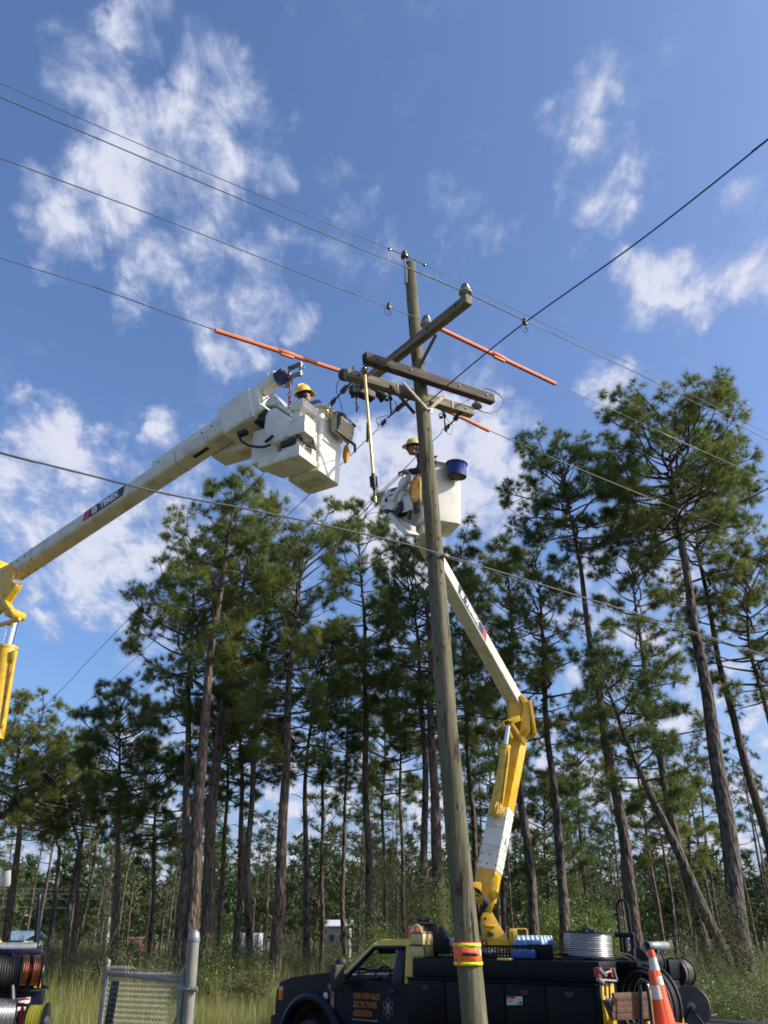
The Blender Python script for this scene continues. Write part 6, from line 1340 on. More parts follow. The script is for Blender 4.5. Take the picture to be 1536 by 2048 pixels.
mb = MB(); mb.tube(smooth_path([c0 + Zv * .1, c0 + Zv * .13 + V((-.05, 0, 0)), c0 + V((-.09, -.02, .02)), c0 + V((-.09, -.03, -.2))], 5), .012, 6); mb.box((0, 0, 0), (.1, .03, .03), M=Matrix.Translation(c0 + Zv * .12)); mb.done('hose', M_['black'], fx)
# a third, white boom end beyond the left edge
c0 = atY(13, 1754, 24.); bm3 = item('boom_end', 'white box end of another boom poking in at the left edge before the pines', 'boom', c0)
mb = MB(); mb.hexa([atY(x, y, Y) for Y in (24., 24.6) for x, y in ((9, 1776), (21, 1770), (22, 1740), (10, 1743))], bevel=.02); mb.done('boom_head', M_['white'], bm3)
mb = MB(); mb.box((0, 0, 0), (2.2, .26, .26), M=frame(atY(-66, 1768, 24.3), V((1, 0, .06))), bevel=.03); mb.done('boom_arm', M_['white'], bm3)

# ================================================================= gate on the left
gp = atY(381, 2040, 8.6); GX = gp.x
gpb = V((atY(380, 2047, 8.6).x, 8.6, 0)); gpt = atY(388, 1876, 8.6)
po = thing('gate_post', 'thick grey steel gate post with a domed cap at the lower left', 'fence post', gpb)
mb = MB(); mb.tube([gpb, gpt], .051, 20); mb.done('post_tube', mat('grey_zinc', (.22, .21, .185), (.155, .148, .13), 7, .78, .1, bump=.15, bscale=50, dirt=((.16, .13, .09), 5, .58, .8, .5)), po, smooth=60)
mb = MB(frame(gpt, V((1, 0, 0)), gpt - gpb)); mb.lathe([(.055, -.03), (.058, -.02), (.058, .0), (.053, .004), (.05, .03), (.038, .055), (.02, .068), (.0, .071)], seg=20); mb.done('cap', M_['steel'], po)
Zg = math.radians(-62); gd = V((math.sin(Zg), math.cos(Zg), 0))
gt0 = atY(366, 1952, 8.62)
def ong(px, py): return onplane(px, py, gt0, V((-gd.y, gd.x, 0)))
g_h, g_f = ong(367, 1945), ong(215, 1931)
gate = thing('gate', 'open chain link gate leaf hung on the thick grey post', 'gate', V((g_h.x, g_h.y, 0)))
zt_h, zt_f = g_h.z - .04, g_f.z - .03
hb, fb = V((g_h.x, g_h.y, .12)), V((g_f.x, g_f.y, .12)); ht, ftp = V((g_h.x, g_h.y, zt_h + .05)), V((g_f.x, g_f.y, zt_f + .06))
gz_ = mat('gate_zinc', (.24, .235, .22), (.17, .165, .15), 9, .65, .2, dirt=((.2, .13, .08), 6, .6, .8, .5))
mb = MB(); mb.tube([hb, ht], .024, 12); mb.tube([fb, ftp], .024, 12); mb.ball(ht, .028, 10); mb.ball(ftp, .028, 10); a, b_ = V((hb.x, hb.y, zt_h - .03)), V((fb.x, fb.y, zt_f - .03)); mb.tube([a, b_], .021, 12); mb.tube([hb + Zv * .05, fb + Zv * .05], .021, 12); mb.done('gate_frame', gz_, gate, smooth=60)
mb = MB(); mb.tube([V((hb.x, hb.y, zt_h - .25)), hb.lerp(fb, .55) + Zv * .25], .008, 6); mb.done('truss_rod', M_['dkmetal'], gate)
W_ = (b_ - a).length; gdir = (b_ - a).normalized(); mb = MB(); pit = .042; nw = int(W_ / pit)
for i in range(nw):
    x0 = (i + .5) * pit; P = []; z = .17; k = 0
    zt = zt_h + (zt_f - zt_h) * x0 / W_ + .05
    while z < zt: P.append(V((a.x, a.y, 0)) + V((gdir.x, gdir.y, 0)) * (x0 + (pit * .5 if k % 2 else -pit * .5) * 1.0) + Zv * z + V((-gdir.y, gdir.x, 0)) * (.004 if k % 2 else -.004)); z += pit * .5 * 1.02; k += 1
    mb.tube(P, .0056, 4, False)
o = mb.done('chain_link_mesh', mat('link_wire', (.46, .45, .42), (.36, .35, .32), 20, .5, .2), gate, smooth=0); o['kind'] = 'stuff'
mb = MB(); c0 = b_ - gdir * .12 - Zv * .24; mb.box((0, 0, 0), (.10, .012, .36), M=frame(c0, gdir), bevel=.004); mb.done('latch_plate', M_['dkmetal'], gate)
mb = MB(); c0 = b_ - Zv * .45; mb.box((0, 0, 0), (.16, .03, .03), M=frame(c0 + gdir * .06, gdir), bevel=.006); mb.done('latch_tongue', M_['dkmetal'], gate)
mb = MB(); c0 = V((gpb.x, gpb.y, ong(366, 1978).z)); c0 = gpb.lerp(gpt, (c0.z) / gpt.z); mb.torus(c0, Zv, .056, .012, 20, 8); mb.box((0, 0, 0), (.16, .05, .06), M=frame(c0.lerp(V((hb.x, hb.y, c0.z)), .5), V((hb.x, hb.y, c0.z)) - c0), bevel=.01); mb.cyl(c0 + V((.03, -.05, 0)), c0 + V((.08, -.05, 0)), .022, seg=8); mb.done('hinge', M_['steel'], po)

# ================================================================= far buildings and things between the trees
def shed(name, label, px0, px1, pyb, pyt, Y, depth, roofm, wallm, cat='building', roof=True):
    b0, b1_ = atY(px0, pyb, Y), atY(px1, pyb, Y); z0 = 0.0; zt = atY(px0, pyt, Y).z; w_ = b1_.x - b0.x
    o = thing(name, label, cat, V((b0.x + w_ / 2, Y + depth / 2, 0)))
    mb = MB(); mb.box((b0.x + w_ / 2, Y + depth / 2, zt / 2), (w_, depth, zt), bevel=.02); wl = mb.done('wall', wallm, o)
    for k in range(int(w_ / .4)): pass
    mb = MB(); n = int(w_ / .45)
    for k in range(n + 1): mb.box((b0.x + w_ * k / max(n, 1), Y - .03, zt / 2), (.06, .06, zt))
    mb.done('wall_rib', wallm, wl)
    if roof:
        mb = MB(); zr = zt + .55; mb.prism([(b0.x - .3, Y - .4, zt), (b0.x + w_ + .3, Y - .4, zt), (b0.x + w_ + .3, Y + depth / 2, zr), (b0.x - .3, Y + depth / 2, zr)], (0, 0, .06)); mb.prism([(b0.x - .3, Y + depth + .4, zt), (b0.x + w_ + .3, Y + depth + .4, zt), (b0.x + w_ + .3, Y + depth / 2, zr), (b0.x - .3, Y + depth / 2, zr)], (0, 0, .06)); mb.done('roof', roofm, o)
    return o, wl, b0, w_, zt
wwall = mat('white_siding', (.42, .42, .40), (.36, .36, .34), 4, .6); wroof = mat('pale_metal_roof', (.55, .56, .57), None, rough=.4)
o, wl, b0, w_, zt = shed('shed', 'white ribbed metal building far off between the trunks left of the truck cab', 653, 698, 1886, 1853, 86., 6, wroof, wwall)
for x in (.25, .7): mb = MB(); mb.box((b0.x + w_ * x, 85.93, zt * .68), (.5, .08, .6)); mb.done('window', M_['black'], wl)
shed('container', 'long white container lying far off at ground level behind the left trunks', 462, 517, 1890, 1866, 84., 3, wroof, wwall, 'container', False)
o, wl, b0, w_, zt = shed('shed', 'small rusty red shed far off in the left woods', 252, 276, 1898, 1887, 95., 3, mat('rust_roof', (.18, .09, .065), None, rough=.8), mat('red_boards', (.17, .055, .04), (.12, .045, .035), 6, .8))
mb = MB(); mb.box((b0.x + w_ * .5, 94.93, zt * .4), (.5, .08, .9)); mb.done('door', M_['plank'], wl)
o, wl, b0, w_, zt = shed('shed', 'low shed with a pale blue roof just above the left truck', 6, 42, 1892, 1882, 60., 4, mat('blue_roof', (.18, .26, .33), None, rough=.4), wwall)
mb = MB(); mb.box((b0.x + w_ * .5, 59.93, zt * .45), (.7, .08, zt * .7)); mb.done('door', M_['cable'], wl)
p_ = atY(216, 1880, 62.); dpo = item('utility_pole', 'slim pale utility pole far off among the left pines', 'utility pole', V((p_.x, 62, 0)))
mb = MB(); mb.tube([V((p_.x, 62, 0)), atY(221, 1813, 62.)], [.13, .10], 10); mb.done('pole_shaft', mat('pale_pole', (.42, .38, .28), (.32, .29, .21), 6, .8), dpo)
mb = MB(); q_ = atY(220, 1818, 62.); mb.cyl(q_ + V((.25, 0, -.35)), q_ + V((.25, 0, .25)), .16); mb.box((0, 0, 0), (.5, .06, .08), M=Matrix.Translation(q_)); mb.done('transformer', M_['steel'], dpo)
for k, py in enumerate((1778, 1787, 1797, 1815)):
    wire('power_line', 'thin far power line across the left woods, number %s from the top' % ('one', 'two', 'three', 'four')[k] if False else ('topmost', 'second highest', 'third highest', 'lowest')[k] + ' of the thin far power lines across the left woods', 'wire', [atY(-80, py - 2, 58.), atY(60, py, 60.), atY(216, py + 2, 62.)], .02, M_['wire'], 4, n=3)
# ================================================================= pines
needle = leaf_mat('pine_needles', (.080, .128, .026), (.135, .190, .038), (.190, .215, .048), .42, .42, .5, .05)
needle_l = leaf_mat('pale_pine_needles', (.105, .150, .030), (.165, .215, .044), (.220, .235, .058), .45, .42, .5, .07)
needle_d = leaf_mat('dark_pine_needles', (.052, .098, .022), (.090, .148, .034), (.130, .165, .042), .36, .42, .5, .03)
needle2 = leaf_mat('pine_needles_far', (.048, .082, .026), (.074, .112, .035), (.098, .120, .042), .28, .5, .4)
bark = bark_mat('pine_bark', (.150, .108, .080), (.085, .060, .045), (.026, .019, .016), 4.6)
bark2 = bark_mat('grey_pine_bark', (.150, .120, .098), (.080, .062, .050), (.024, .018, .015), 4.4)
barkf = bark_mat('pine_bark_far', (.155, .115, .088), (.10, .075, .058), (.045, .034, .028), 4)
class Acc:
    def __init__(s): s.v = []; s.f = []
    def tube(s, P, R, seg=5):
        n0 = len(s.v); n = len(P); P = [np.asarray(p, float) for p in P]
        for i in range(n):
            d = P[min(i + 1, n - 1)] - P[max(i - 1, 0)]; d = d / (np.linalg.norm(d) + 1e-9)
            r = np.array((0, 0, 1.)) if abs(d[2]) < .8 else np.array((1., 0, 0)); u = np.cross(d, r); u /= np.linalg.norm(u); v = np.cross(d, u)
            for k in range(seg): a = 2 * math.pi * k / seg; s.v.append(tuple(P[i] + (u * math.cos(a) + v * math.sin(a)) * R[i]))
        for i in range(n - 1):
            for k in range(seg): a = n0 + i * seg + k; b = n0 + i * seg + (k + 1) % seg; s.f.append((a, b, b + seg, a + seg))
    def done(s, name, m, parent):
        o0 = np.array(root_loc(parent)); me = bpy.data.meshes.new(name); me.from_pydata([tuple(np.array(q) - o0) for q in s.v], [], s.f)
        me.polygons.foreach_set('use_smooth', [True] * len(me.polygons)); me.materials.append(m); me.update()
        o = bpy.data.objects.new(name, me); COL.objects.link(o); o.parent = parent; return o
def tufts_to_tris(P, D, K, ln, wd, rng, spread=1.0, droop=.12):
    """each tuft: K needles fanning round its direction"""
    n = len(P); P = np.repeat(np.asarray(P), K, 0); D = np.repeat(np.asarray(D), K, 0)
    r = rng.normal(0, 1, (n * K, 3)); r /= np.linalg.norm(r, axis=1)[:, None]
    q = D * (1.0 / spread) * .62 + r; q /= np.linalg.norm(q, axis=1)[:, None]
    L_ = ln * rng.uniform(.82, 1.08, (n * K, 1)); tip = P + q * L_; tip[:, 2] -= droop * L_[:, 0] * rng.uniform(.2, 1, n * K)
    s = np.cross(q, rng.normal(0, 1, (n * K, 3))); s /= np.linalg.norm(s, axis=1)[:, None] + 1e-9
    st = P + q * .015 + D * (rng.uniform(-.10, .02, (n * K, 1)) * (ln / .27)); T = np.empty((n * K, 3, 3)); T[:, 0] = st - s * wd / 2; T[:, 1] = st + s * wd / 2; T[:, 2] = tip
    return T.reshape(-1, 3)
def pine(o, path, dia, zc, R, seed, nb=30, K=26, ln=.27, wd=.0135, seg=10, m=needle, bm=bark, topw=.60, sparse=1.0, tk=1.0):
    rng = np.random.default_rng(seed); path = [np.array(p, float) for p in path]
    zs = np.array([p[2] for p in path]); X = np.array(path)
    H = zs[-1]
    def at(z): return np.array([np.interp(z, zs, X[:, 0]), np.interp(z, zs, X[:, 1]), z])
    nzz = 26; Z = np.linspace(zs[0], H, nzz)
    tr = Acc(); wob = rng.uniform(0, 6, 4); P = []; Rr = []
    for z in Z:
        t = (z - zs[0]) / (H - zs[0]); p = at(z) + np.array([.06 * math.sin(z * .5 + wob[0]) + .03 * math.sin(z * 1.3 + wob[1]), .06 * math.sin(z * .45 + wob[2]), 0]) * min(1, z / 3)
        P.append(p); Rr.append(dia * .56 * ((1 - t) ** .75 * .94 + .06) * (1 + .25 * math.exp(-z * 1.6)) * rng.uniform(.97, 1.03))
    tr.tube(P, Rr, seg); tr.done('trunk', bm, o); PX = np.array(P)
    def tp(z): return np.array([np.interp(z, Z, PX[:, 0]), np.interp(z, Z, PX[:, 1]), z])
    lim = Acc(); TP = []; TD = []
    span = H - zc
    for i in range(nb):
        t = ((i + rng.uniform(0, 1)) / nb) ** .9
        z = zc + span * t * .985; az = i * 2.4 + rng.uniform(-.5, .5)
        prof = (.45 + 1.0 * t * 2.2 if t < .25 else 1.0 - (1 - topw) * ((t - .25) / .75) ** 1.6)
        prof = min(prof, 1.0)
        L_ = R * prof * rng.uniform(.55, 1.12)
        el = math.radians(-12 + 62 * t ** 1.3 + rng.uniform(-14, 14)); h = np.array([math.cos(az), math.sin(az), 0]); o_ = tp(z)
        n = 6; bp = []; br = []; bend = rng.uniform(-.25, .25); sd = np.array([-h[1], h[0], 0]); up = rng.uniform(.05, .35)
        wv = rng.uniform(0, 6)
        for k in range(n + 1):
            q = k / n; bp.append(o_ + (h * math.cos(el) * q + np.array([0, 0, math.sin(el) * q + up * q * q]) + sd * (bend * q * q + .07 * math.sin(q * 7 + wv))) * L_); br.append(max(.010, (.014 + .017 * L_) * (1 - q * .80)))
        lim.tube(bp, br, 4); bp = np.array(bp)
        nc = max(2, int(L_ * 1.9 * rng.uniform(.8, 1.25) * sparse))
        for j in range(nc):
            q = 1.0 if j == 0 else rng.uniform(.42, .95); s0 = np.array([np.interp(q * n, range(n + 1), bp[:, c]) for c in range(3)])
            if j == 0: c0 = s0; dv = bp[-1] - bp[-2]; dv /= np.linalg.norm(dv) + 1e-9
            else:
                sg = 1 if j % 2 else -1; dv = h * rng.uniform(.4, 1.0) + sd * sg * rng.uniform(.5, 1.1) + np.array([0, 0, rng.uniform(.05, .8)]); dv /= np.linalg.norm(dv)
                l2 = rng.uniform(.45, 1.0) * (.45 + .28 * L_) * (1.25 - .5 * q); md = s0 + dv * l2 * .55 + np.array([0, 0, rng.uniform(-.08, .04)]); c0 = s0 + dv * l2; lim.tube([s0, md, c0], [.020, .015, .011], 3)
            # a clump of needle tufts at the limb's end
            cr = rng.uniform(.30, .52) * min(1.15, .7 + .15 * L_); nt_ = int(rng.uniform(8, 13) * tk)
            for e in range(nt_):
                ev = rng.normal(0, 1, 3) * (1, 1, .75) + dv * .55 + np.array([0, 0, .45]); ev /= np.linalg.norm(ev); e2 = c0 + ev * cr * rng.uniform(.35, 1.0) - dv * cr * .3
                if e % 3 == 0: lim.tube([c0 - dv * cr * .4, e2], [.010, .007], 3)
                TP.append(e2); TD.append(ev)
    # leader
    for e in range(7):
        ev = rng.normal(0, .6, 3) + np.array([0, 0, 1.0]); ev /= np.linalg.norm(ev); e2 = tp(H) + ev * rng.uniform(.0, .35); TP.append(e2); TD.append(ev)
    # dead stubs below the crown
    for e in range(rng.integers(4, 11)):
        z = zc - rng.uniform(.1, 5.5); 
        if z < 3: continue
        az = rng.uniform(0, 6.3); h = np.array([math.cos(az), math.sin(az), rng.uniform(-.3, .5)]); l_ = rng.uniform(.25, 1.1); b0 = tp(z); lim.tube([b0, b0 + h * l_ * .6 + np.array([0, 0, .05]), b0 + h * l_], [.022, .014, .007], 4)
    lim.done('limbs', bm, o)['kind'] = 'stuff'
    T = tufts_to_tris(TP, TD, K, ln, wd, rng)
    tri_mesh('crown', T, m, o)
def crown_tree(label, pts, Y, dia, ycrown, R, seed, nb=30, name='pine_tree', group=None, **kw):
    W = [atY(x, y, Y) for x, y in pts]; W[-1].z -= min(1.0, R * .38)
    # run the lowest segment down to the ground
    d = (W[0] - W[1]); s = W[0].z / max(1e-3, -d.z) if d.z < -1e-3 else 0
    base = V((W[0].x + max(-.8, min(.8, d.x * s)), Y, 0)) if W[0].z > .05 else V((W[0].x, Y, 0))
    o = thing(name, label, 'tree', base, group)
    pine(o, [tuple(base)] + [tuple(q) for q in W if q.z > .1], dia, atY(pts[-1][0], ycrown, Y).z, R, seed, nb, **kw); return o
G_ = 'tall pines behind the trucks'
RK = 1.12
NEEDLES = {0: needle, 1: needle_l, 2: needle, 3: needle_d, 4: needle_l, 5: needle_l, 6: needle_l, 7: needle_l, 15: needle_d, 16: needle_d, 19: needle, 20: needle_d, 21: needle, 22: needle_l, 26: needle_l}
TREES = [
 # label, trunk pixels from the foot to the top, distance, diameter, crown start (py), radius, branches
 ('tall straight pine with a long bare trunk, top hidden behind the left bucket', [(378, 1915), (392, 1650), (402, 1500), (432, 1250), (460, 1060), (470, 945)], 28, .44, 1330, 1.9, 30),
 ('pine with a wide irregular crown reaching left under the left boom', [(357, 1900), (368, 1700), (376, 1500), (386, 1250), (390, 1050)], 33, .34, 1480, 3.0, 44),
 ('leaning pine just right of the tall trunk under the left bucket', [(410, 1910), (420, 1700), (438, 1480), (480, 1200), (515, 1010)], 32, .46, 1500, 2.3, 38),
 ('dense dark pine with a pointed crown in front of the left woods', [(228, 1905), (236, 1750), (243, 1580), (240, 1385)], 37, .30, 1640, 2.3, 38),
 ('slender leaning pine at the left with a light crown', [(145, 1905), (152, 1800), (165, 1650), (150, 1500)], 44, .26, 1680, 2.2, 22),
 ('slim pine second from the left edge leaning right', [(128, 1935), (142, 1800), (157, 1690), (110, 1480)], 42, .26, 1660, 2.3, 24),
 ('broad crowned pine at the left edge beyond the third boom', [(8, 1890), (22, 1780), (40, 1650), (45, 1430)], 42, .40, 1680, 3.0, 38),
 ('pale barked pine left of the gate post with a forked stub', [(100, 1920), (112, 1790), (120, 1700), (85, 1540)], 46, .34, 1690, 2.4, 26),
 ('stout pine with a reddish trunk between the gate post and the white container', [(553, 1895), (560, 1700), (575, 1450), (590, 1260), (612, 1040)], 30, .40, 1530, 2.6, 44),
 ('pine with a thick straight trunk left of the white container', [(500, 1890), (497, 1700), (505, 1500), (530, 1280), (560, 1070)], 35, .28, 1500, 2.2, 32),
 ('twin trunked looking pine left of the white container, nearer the gate', [(472, 1890), (478, 1740), (484, 1560), (480, 1330)], 36, .30, 1600, 1.9, 28),
 ('straight pine above the truck hood, trunk darker than its neighbours', [(612, 1890), (612, 1700), (615, 1500), (640, 1260)], 37, .28, 1560, 2.1, 34),
 ('thin pine behind the yellow windscreen pillar', [(642, 1880), (646, 1650), (652, 1400), (665, 1250)], 41, .20, 1560, 1.9, 26),
 ('pine over the truck cab, long clean trunk and narrow top beside the hot stick', [(738, 1830), (735, 1650), (733, 1450), (722, 1150), (716, 1000)], 36, .34, 1340, 1.9, 34),
 ('crooked pine between the cab pine and the reddish one', [(690, 1885), (683, 1750), (690, 1580), (700, 1330)], 42, .24, 1620, 2.0, 26),
 ('dark pine just left of the utility pole below the right bucket', [(845, 1860), (848, 1650), (846, 1450), (836, 1250), (806, 1075)], 34, .34, 1500, 2.6, 44),
 ('thick pine right behind the utility pole', [(880, 1860), (873, 1620), (862, 1400), (850, 1180), (900, 1085)], 31, .44, 1480, 2.4, 38),
 ('pine rising right of the elbow of the right boom', [(1072, 1900), (1060, 1760), (1040, 1600), (1024, 1280), (1010, 1090)], 36, .40, 1560, 2.2, 38),
 ('pine behind the yellow lower boom', [(952, 1860), (945, 1650), (935, 1450), (925, 1280), (940, 1130)], 38, .28, 1520, 2.1, 30),
 ('dark barked pine with a forked limb right of the yellow boom', [(1128, 1890), (1115, 1650), (1100, 1500), (1080, 1200), (1062, 1080)], 34, .38, 1490, 2.4, 38),
 ('straight pine whose trunk rises behind the dark tool hoop', [(1275, 1890), (1250, 1720), (1222, 1550), (1180, 1250), (1150, 1080), (1115, 905)], 31, .42, 1110, 2.7, 42),
 ('tallest pine on the right with a big rounded crown', [(1488, 1905), (1455, 1650), (1420, 1450), (1375, 1150), (1345, 960), (1325, 835)], 28, .56, 1100, 3.3, 58),
 ('pine leaning behind the tallest one at the right edge', [(1585, 1900), (1530, 1680), (1478, 1480), (1420, 1220), (1388, 1080), (1400, 930)], 34, .40, 1240, 2.8, 34),
 ('broken pine leaning steeply left on the right of the picture', [(1425, 1850), (1370, 1730), (1300, 1600), (1250, 1480), (1210, 1370), (1190, 1290)], 29, .38, 1640, 1.7, 26),
 ('pine standing behind the broken leaning pine', [(1408, 1880), (1370, 1740), (1330, 1600), (1295, 1380), (1270, 1180), (1258, 1080)], 31, .34, 1560, 2.0, 36),
 ('slim pine with a bare trunk between the cone and the leaning pine', [(1352, 1885), (1340, 1800), (1325, 1700), (1300, 1560)], 44, .24, 1700, 1.8, 24),
 ('pine at the right edge with a broad green crown', [(1640, 1850), (1560, 1500), (1500, 1310), (1480, 1110)], 33, .34, 1420, 2.5, 38),
 ('short dense pine right of the white insulator section', [(1100, 1895), (1095, 1800), (1088, 1700), (1090, 1560)], 42, .24, 1790, 2.0, 32),
 ('shaded pine behind the tall bare trunk at the left', [(440, 1900), (445, 1750), (452, 1600), (455, 1380)], 39, .26, 1620, 2.2, 34),
 ('dusky pine above the truck cab between two straight trunks', [(775, 1880), (772, 1750), (765, 1600), (770, 1350)], 43, .24, 1640, 2.0, 30),
 ('thin trunked pine left of the utility pole above the cream cooler', [(812, 1880), (808, 1740), (800, 1600), (795, 1320)], 40, .22, 1600, 2.0, 30),
 ('low branched pine behind the yellow turret', [(1010, 1890), (1006, 1780), (1000, 1660), (985, 1440)], 44, .28, 1680, 2.2, 32),
 ('thin pine between the boom elbow and the tool hoop', [(1180, 1890), (1172, 1780), (1160, 1650), (1150, 1430)], 45, .22, 1660, 2.1, 28),
 ('feathery pine over the outer black reel', [(1390, 1890), (1385, 1800), (1378, 1700), (1372, 1560)], 47, .22, 1760, 2.0, 24),
 ('dark pine low at the left, half behind the gate', [(300, 1905), (304, 1800), (308, 1690), (318, 1480)], 43, .26, 1730, 2.2, 34),
]
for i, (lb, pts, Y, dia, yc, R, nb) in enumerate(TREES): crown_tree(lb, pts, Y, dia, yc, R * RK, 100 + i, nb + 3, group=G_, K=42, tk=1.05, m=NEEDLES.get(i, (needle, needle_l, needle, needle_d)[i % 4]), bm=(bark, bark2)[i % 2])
# middle distance: six kinds, set about as single trees
protos = []
for i, (H, zc, R, nb, dia) in enumerate(((15, 9, 2.0, 18, .24), (17, 11, 2.3, 18, .28), (13, 6.5, 2.1, 20, .22), (18, 12, 2.0, 18, .26), (9, 1.6, 1.9, 22, .18), (16, 9, 2.6, 20, .30))):
    o = thing('pine_tree', 'pine of the middle wood', 'tree', V((0, 0, 0)))
    rg = random.Random(i); lx = rg.uniform(-.6, .6)
    pine(o, [(0, 0, 0), (lx * .3, 0, H * .4), (lx, rg.uniform(-.4, .4), H)], dia, zc, R, 300 + i, nb, K=10, ln=.36, wd=.042, seg=6, m=needle2, bm=barkf, sparse=.8, tk=.8); protos.append(o)
rm = random.Random(21); spots = []
tries = 0
while len(spots) < 84 and tries < 4000:
    tries += 1
    Y = rm.uniform(47, 105); X = rm.uniform(-.54, .54) * Y * 1.05
    px = 768 + 1882 * X / Y
    if any((X - a) ** 2 + (Y - b_) ** 2 < 6.5 for a, b_ in spots): continue
    if 445 < px < 530 and Y < 92: continue
    if 640 < px < 705 and Y < 92: continue
    spots.append((X, Y))
ZONES = ((-1e9, 300, 'left of the gate'), (300, 620, 'between gate post and truck hood'), (620, 900, 'above the truck cab'), (900, 1200, 'behind the yellow boom'), (1200, 1e9, 'right of the traffic cone'))
KIND = ('slim pine', 'tall pine', 'bushy pine', 'long trunked pine', 'young dense pine', 'spreading pine')
first = [True] * 6; MIDP = []
for i, (X, Y) in enumerate(spots):
    k = i % 6; px = 768 + 1882 * X / Y
    if px > 1020 and px < 1420 and rm.random() < .25: k = 4
    zn = [z for a, b_, z in ZONES if a <= px < b_][0]
    lb = '%s in %s wood %s' % (KIND[k], 'middle' if Y < 72 else 'far', zn); sc = rm.uniform(.72, 1.08); gname = '%ss in the %s wood %s' % (KIND[k], 'middle' if Y < 72 else 'far', zn)
    if first[k]: first[k] = False; o = protos[k]; o.location = (X, Y, 0); o.rotation_euler = (0, 0, rm.uniform(0, 6.28)); o.scale = (sc, sc, sc); o['label'] = lb
    else: o = copy_tree(protos[k], (X, Y, 0), lb, rm.uniform(0, 6.28), sc)
    o['group'] = gname; MIDP.append(o)
NTH = 'first second third fourth fifth sixth seventh eighth ninth tenth eleventh twelfth thirteenth fourteenth fifteenth sixteenth seventeenth eighteenth nineteenth twentieth'.split()
NTH = NTH + ['twenty-' + x for x in NTH[:9]] + ['thirtieth'] + ['thirty-' + x for x in NTH[:9]]
def tell_apart(objs):
    by = {}
    for o in objs: by.setdefault(o['label'], []).append(o)
    for lb, os_ in by.items():
        if len(os_) < 2: continue
        os_.sort(key=lambda o: o.location.x / o.location.y)
        for i, o in enumerate(os_): o['label'] = lb + ', ' + (NTH[i] + ' from left' if i else 'leftmost')
tell_apart(MIDP)
# the far wood as one mass
rng = np.random.default_rng(77); tp_, td_ = [], []; ac = Acc()
n = 560; FY = rng.uniform(108, 210, n); FX = rng.uniform(-.75, .75, n) * FY
fo = thing('far_wood', None, None, V((0, 150, 0)))
for x, y in zip(FX, FY):
    H = rng.uniform(8.5, 15); R = rng.uniform(1.8, 3.2); zc = H * rng.uniform(.05, .4); m = 95
    t = rng.uniform(0, 1, m); r = R * np.sqrt(rng.uniform(0, 1, m)) * (1 - .75 * t ** 1.5); a = rng.uniform(0, 6.28, m)
    tp_.append(np.c_[x + r * np.cos(a), y + r * np.sin(a), zc + t * (H - zc)]); dd = np.c_[np.cos(a), np.sin(a), np.full(m, .8)]; td_.append(dd / np.linalg.norm(dd, axis=1)[:, None])
    ac.tube([(x, y, 0), (x + rng.uniform(-.3, .3), y, H * .95)], [.18, .05], 5)
bpy.data.objects.remove(fo)
FW = tufts_to_tris(np.concatenate(tp_), np.concatenate(td_), 5, .85, .32, rng, 1.4, .1)
tag(tri_mesh('far_wood', FW, needle2, loc=(0, 150, 0)), kind='stuff')
me = bpy.data.meshes.new('far_trunks'); me.from_pydata(ac.v, [], ac.f); me.materials.append(barkf); o = bpy.data.objects.new('far_trunks', me); COL.objects.link(o); tag(o, kind='stuff')

# ================================================================= shrubs, brush and grass
def leaves(P, N_, size, rng, asp=.5, nv=4):
    n = len(P); q = rng.normal(0, 1, (n, 3)); q[:, 2] = np.abs(q[:, 2]) * .7 + .1; q = q + N_ * .8; q /= np.linalg.norm(q, axis=1)[:, None]
    u = np.cross(q, rng.normal(0, 1, (n, 3))); u /= np.linalg.norm(u, axis=1)[:, None] + 1e-9; v = np.cross(q, u)
    s = size * rng.uniform(.6, 1.25, (n, 1)); T = np.empty((n, 4, 3)); T[:, 0] = P - u * s * .5; T[:, 1] = P + v * s * asp * .5; T[:, 2] = P + u * s * .5 + q * s * .1; T[:, 3] = P - v * s * asp * .5
    return T.reshape(-1, 3)
leafA = leaf_mat('broad_leaves', (.085, .145, .028), (.125, .18, .038), (.165, .195, .055), .42, .38, 1.2)
leafB = leaf_mat('dull_leaves', (.09, .13, .040), (.125, .15, .05), (.15, .155, .06), .38, .6, 1.0)
leafC = leaf_mat('bright_young_leaves', (.11, .19, .035), (.145, .22, .045), (.18, .23, .065), .42, .45, 1.5)
leafD = leaf_mat('brown_green_leaves', (.115, .115, .045), (.15, .14, .055), (.10, .13, .04), .35, .7, 1.0)
twig = mat('twig', (.16, .12, .085), (.10, .075, .055), 12, .9)
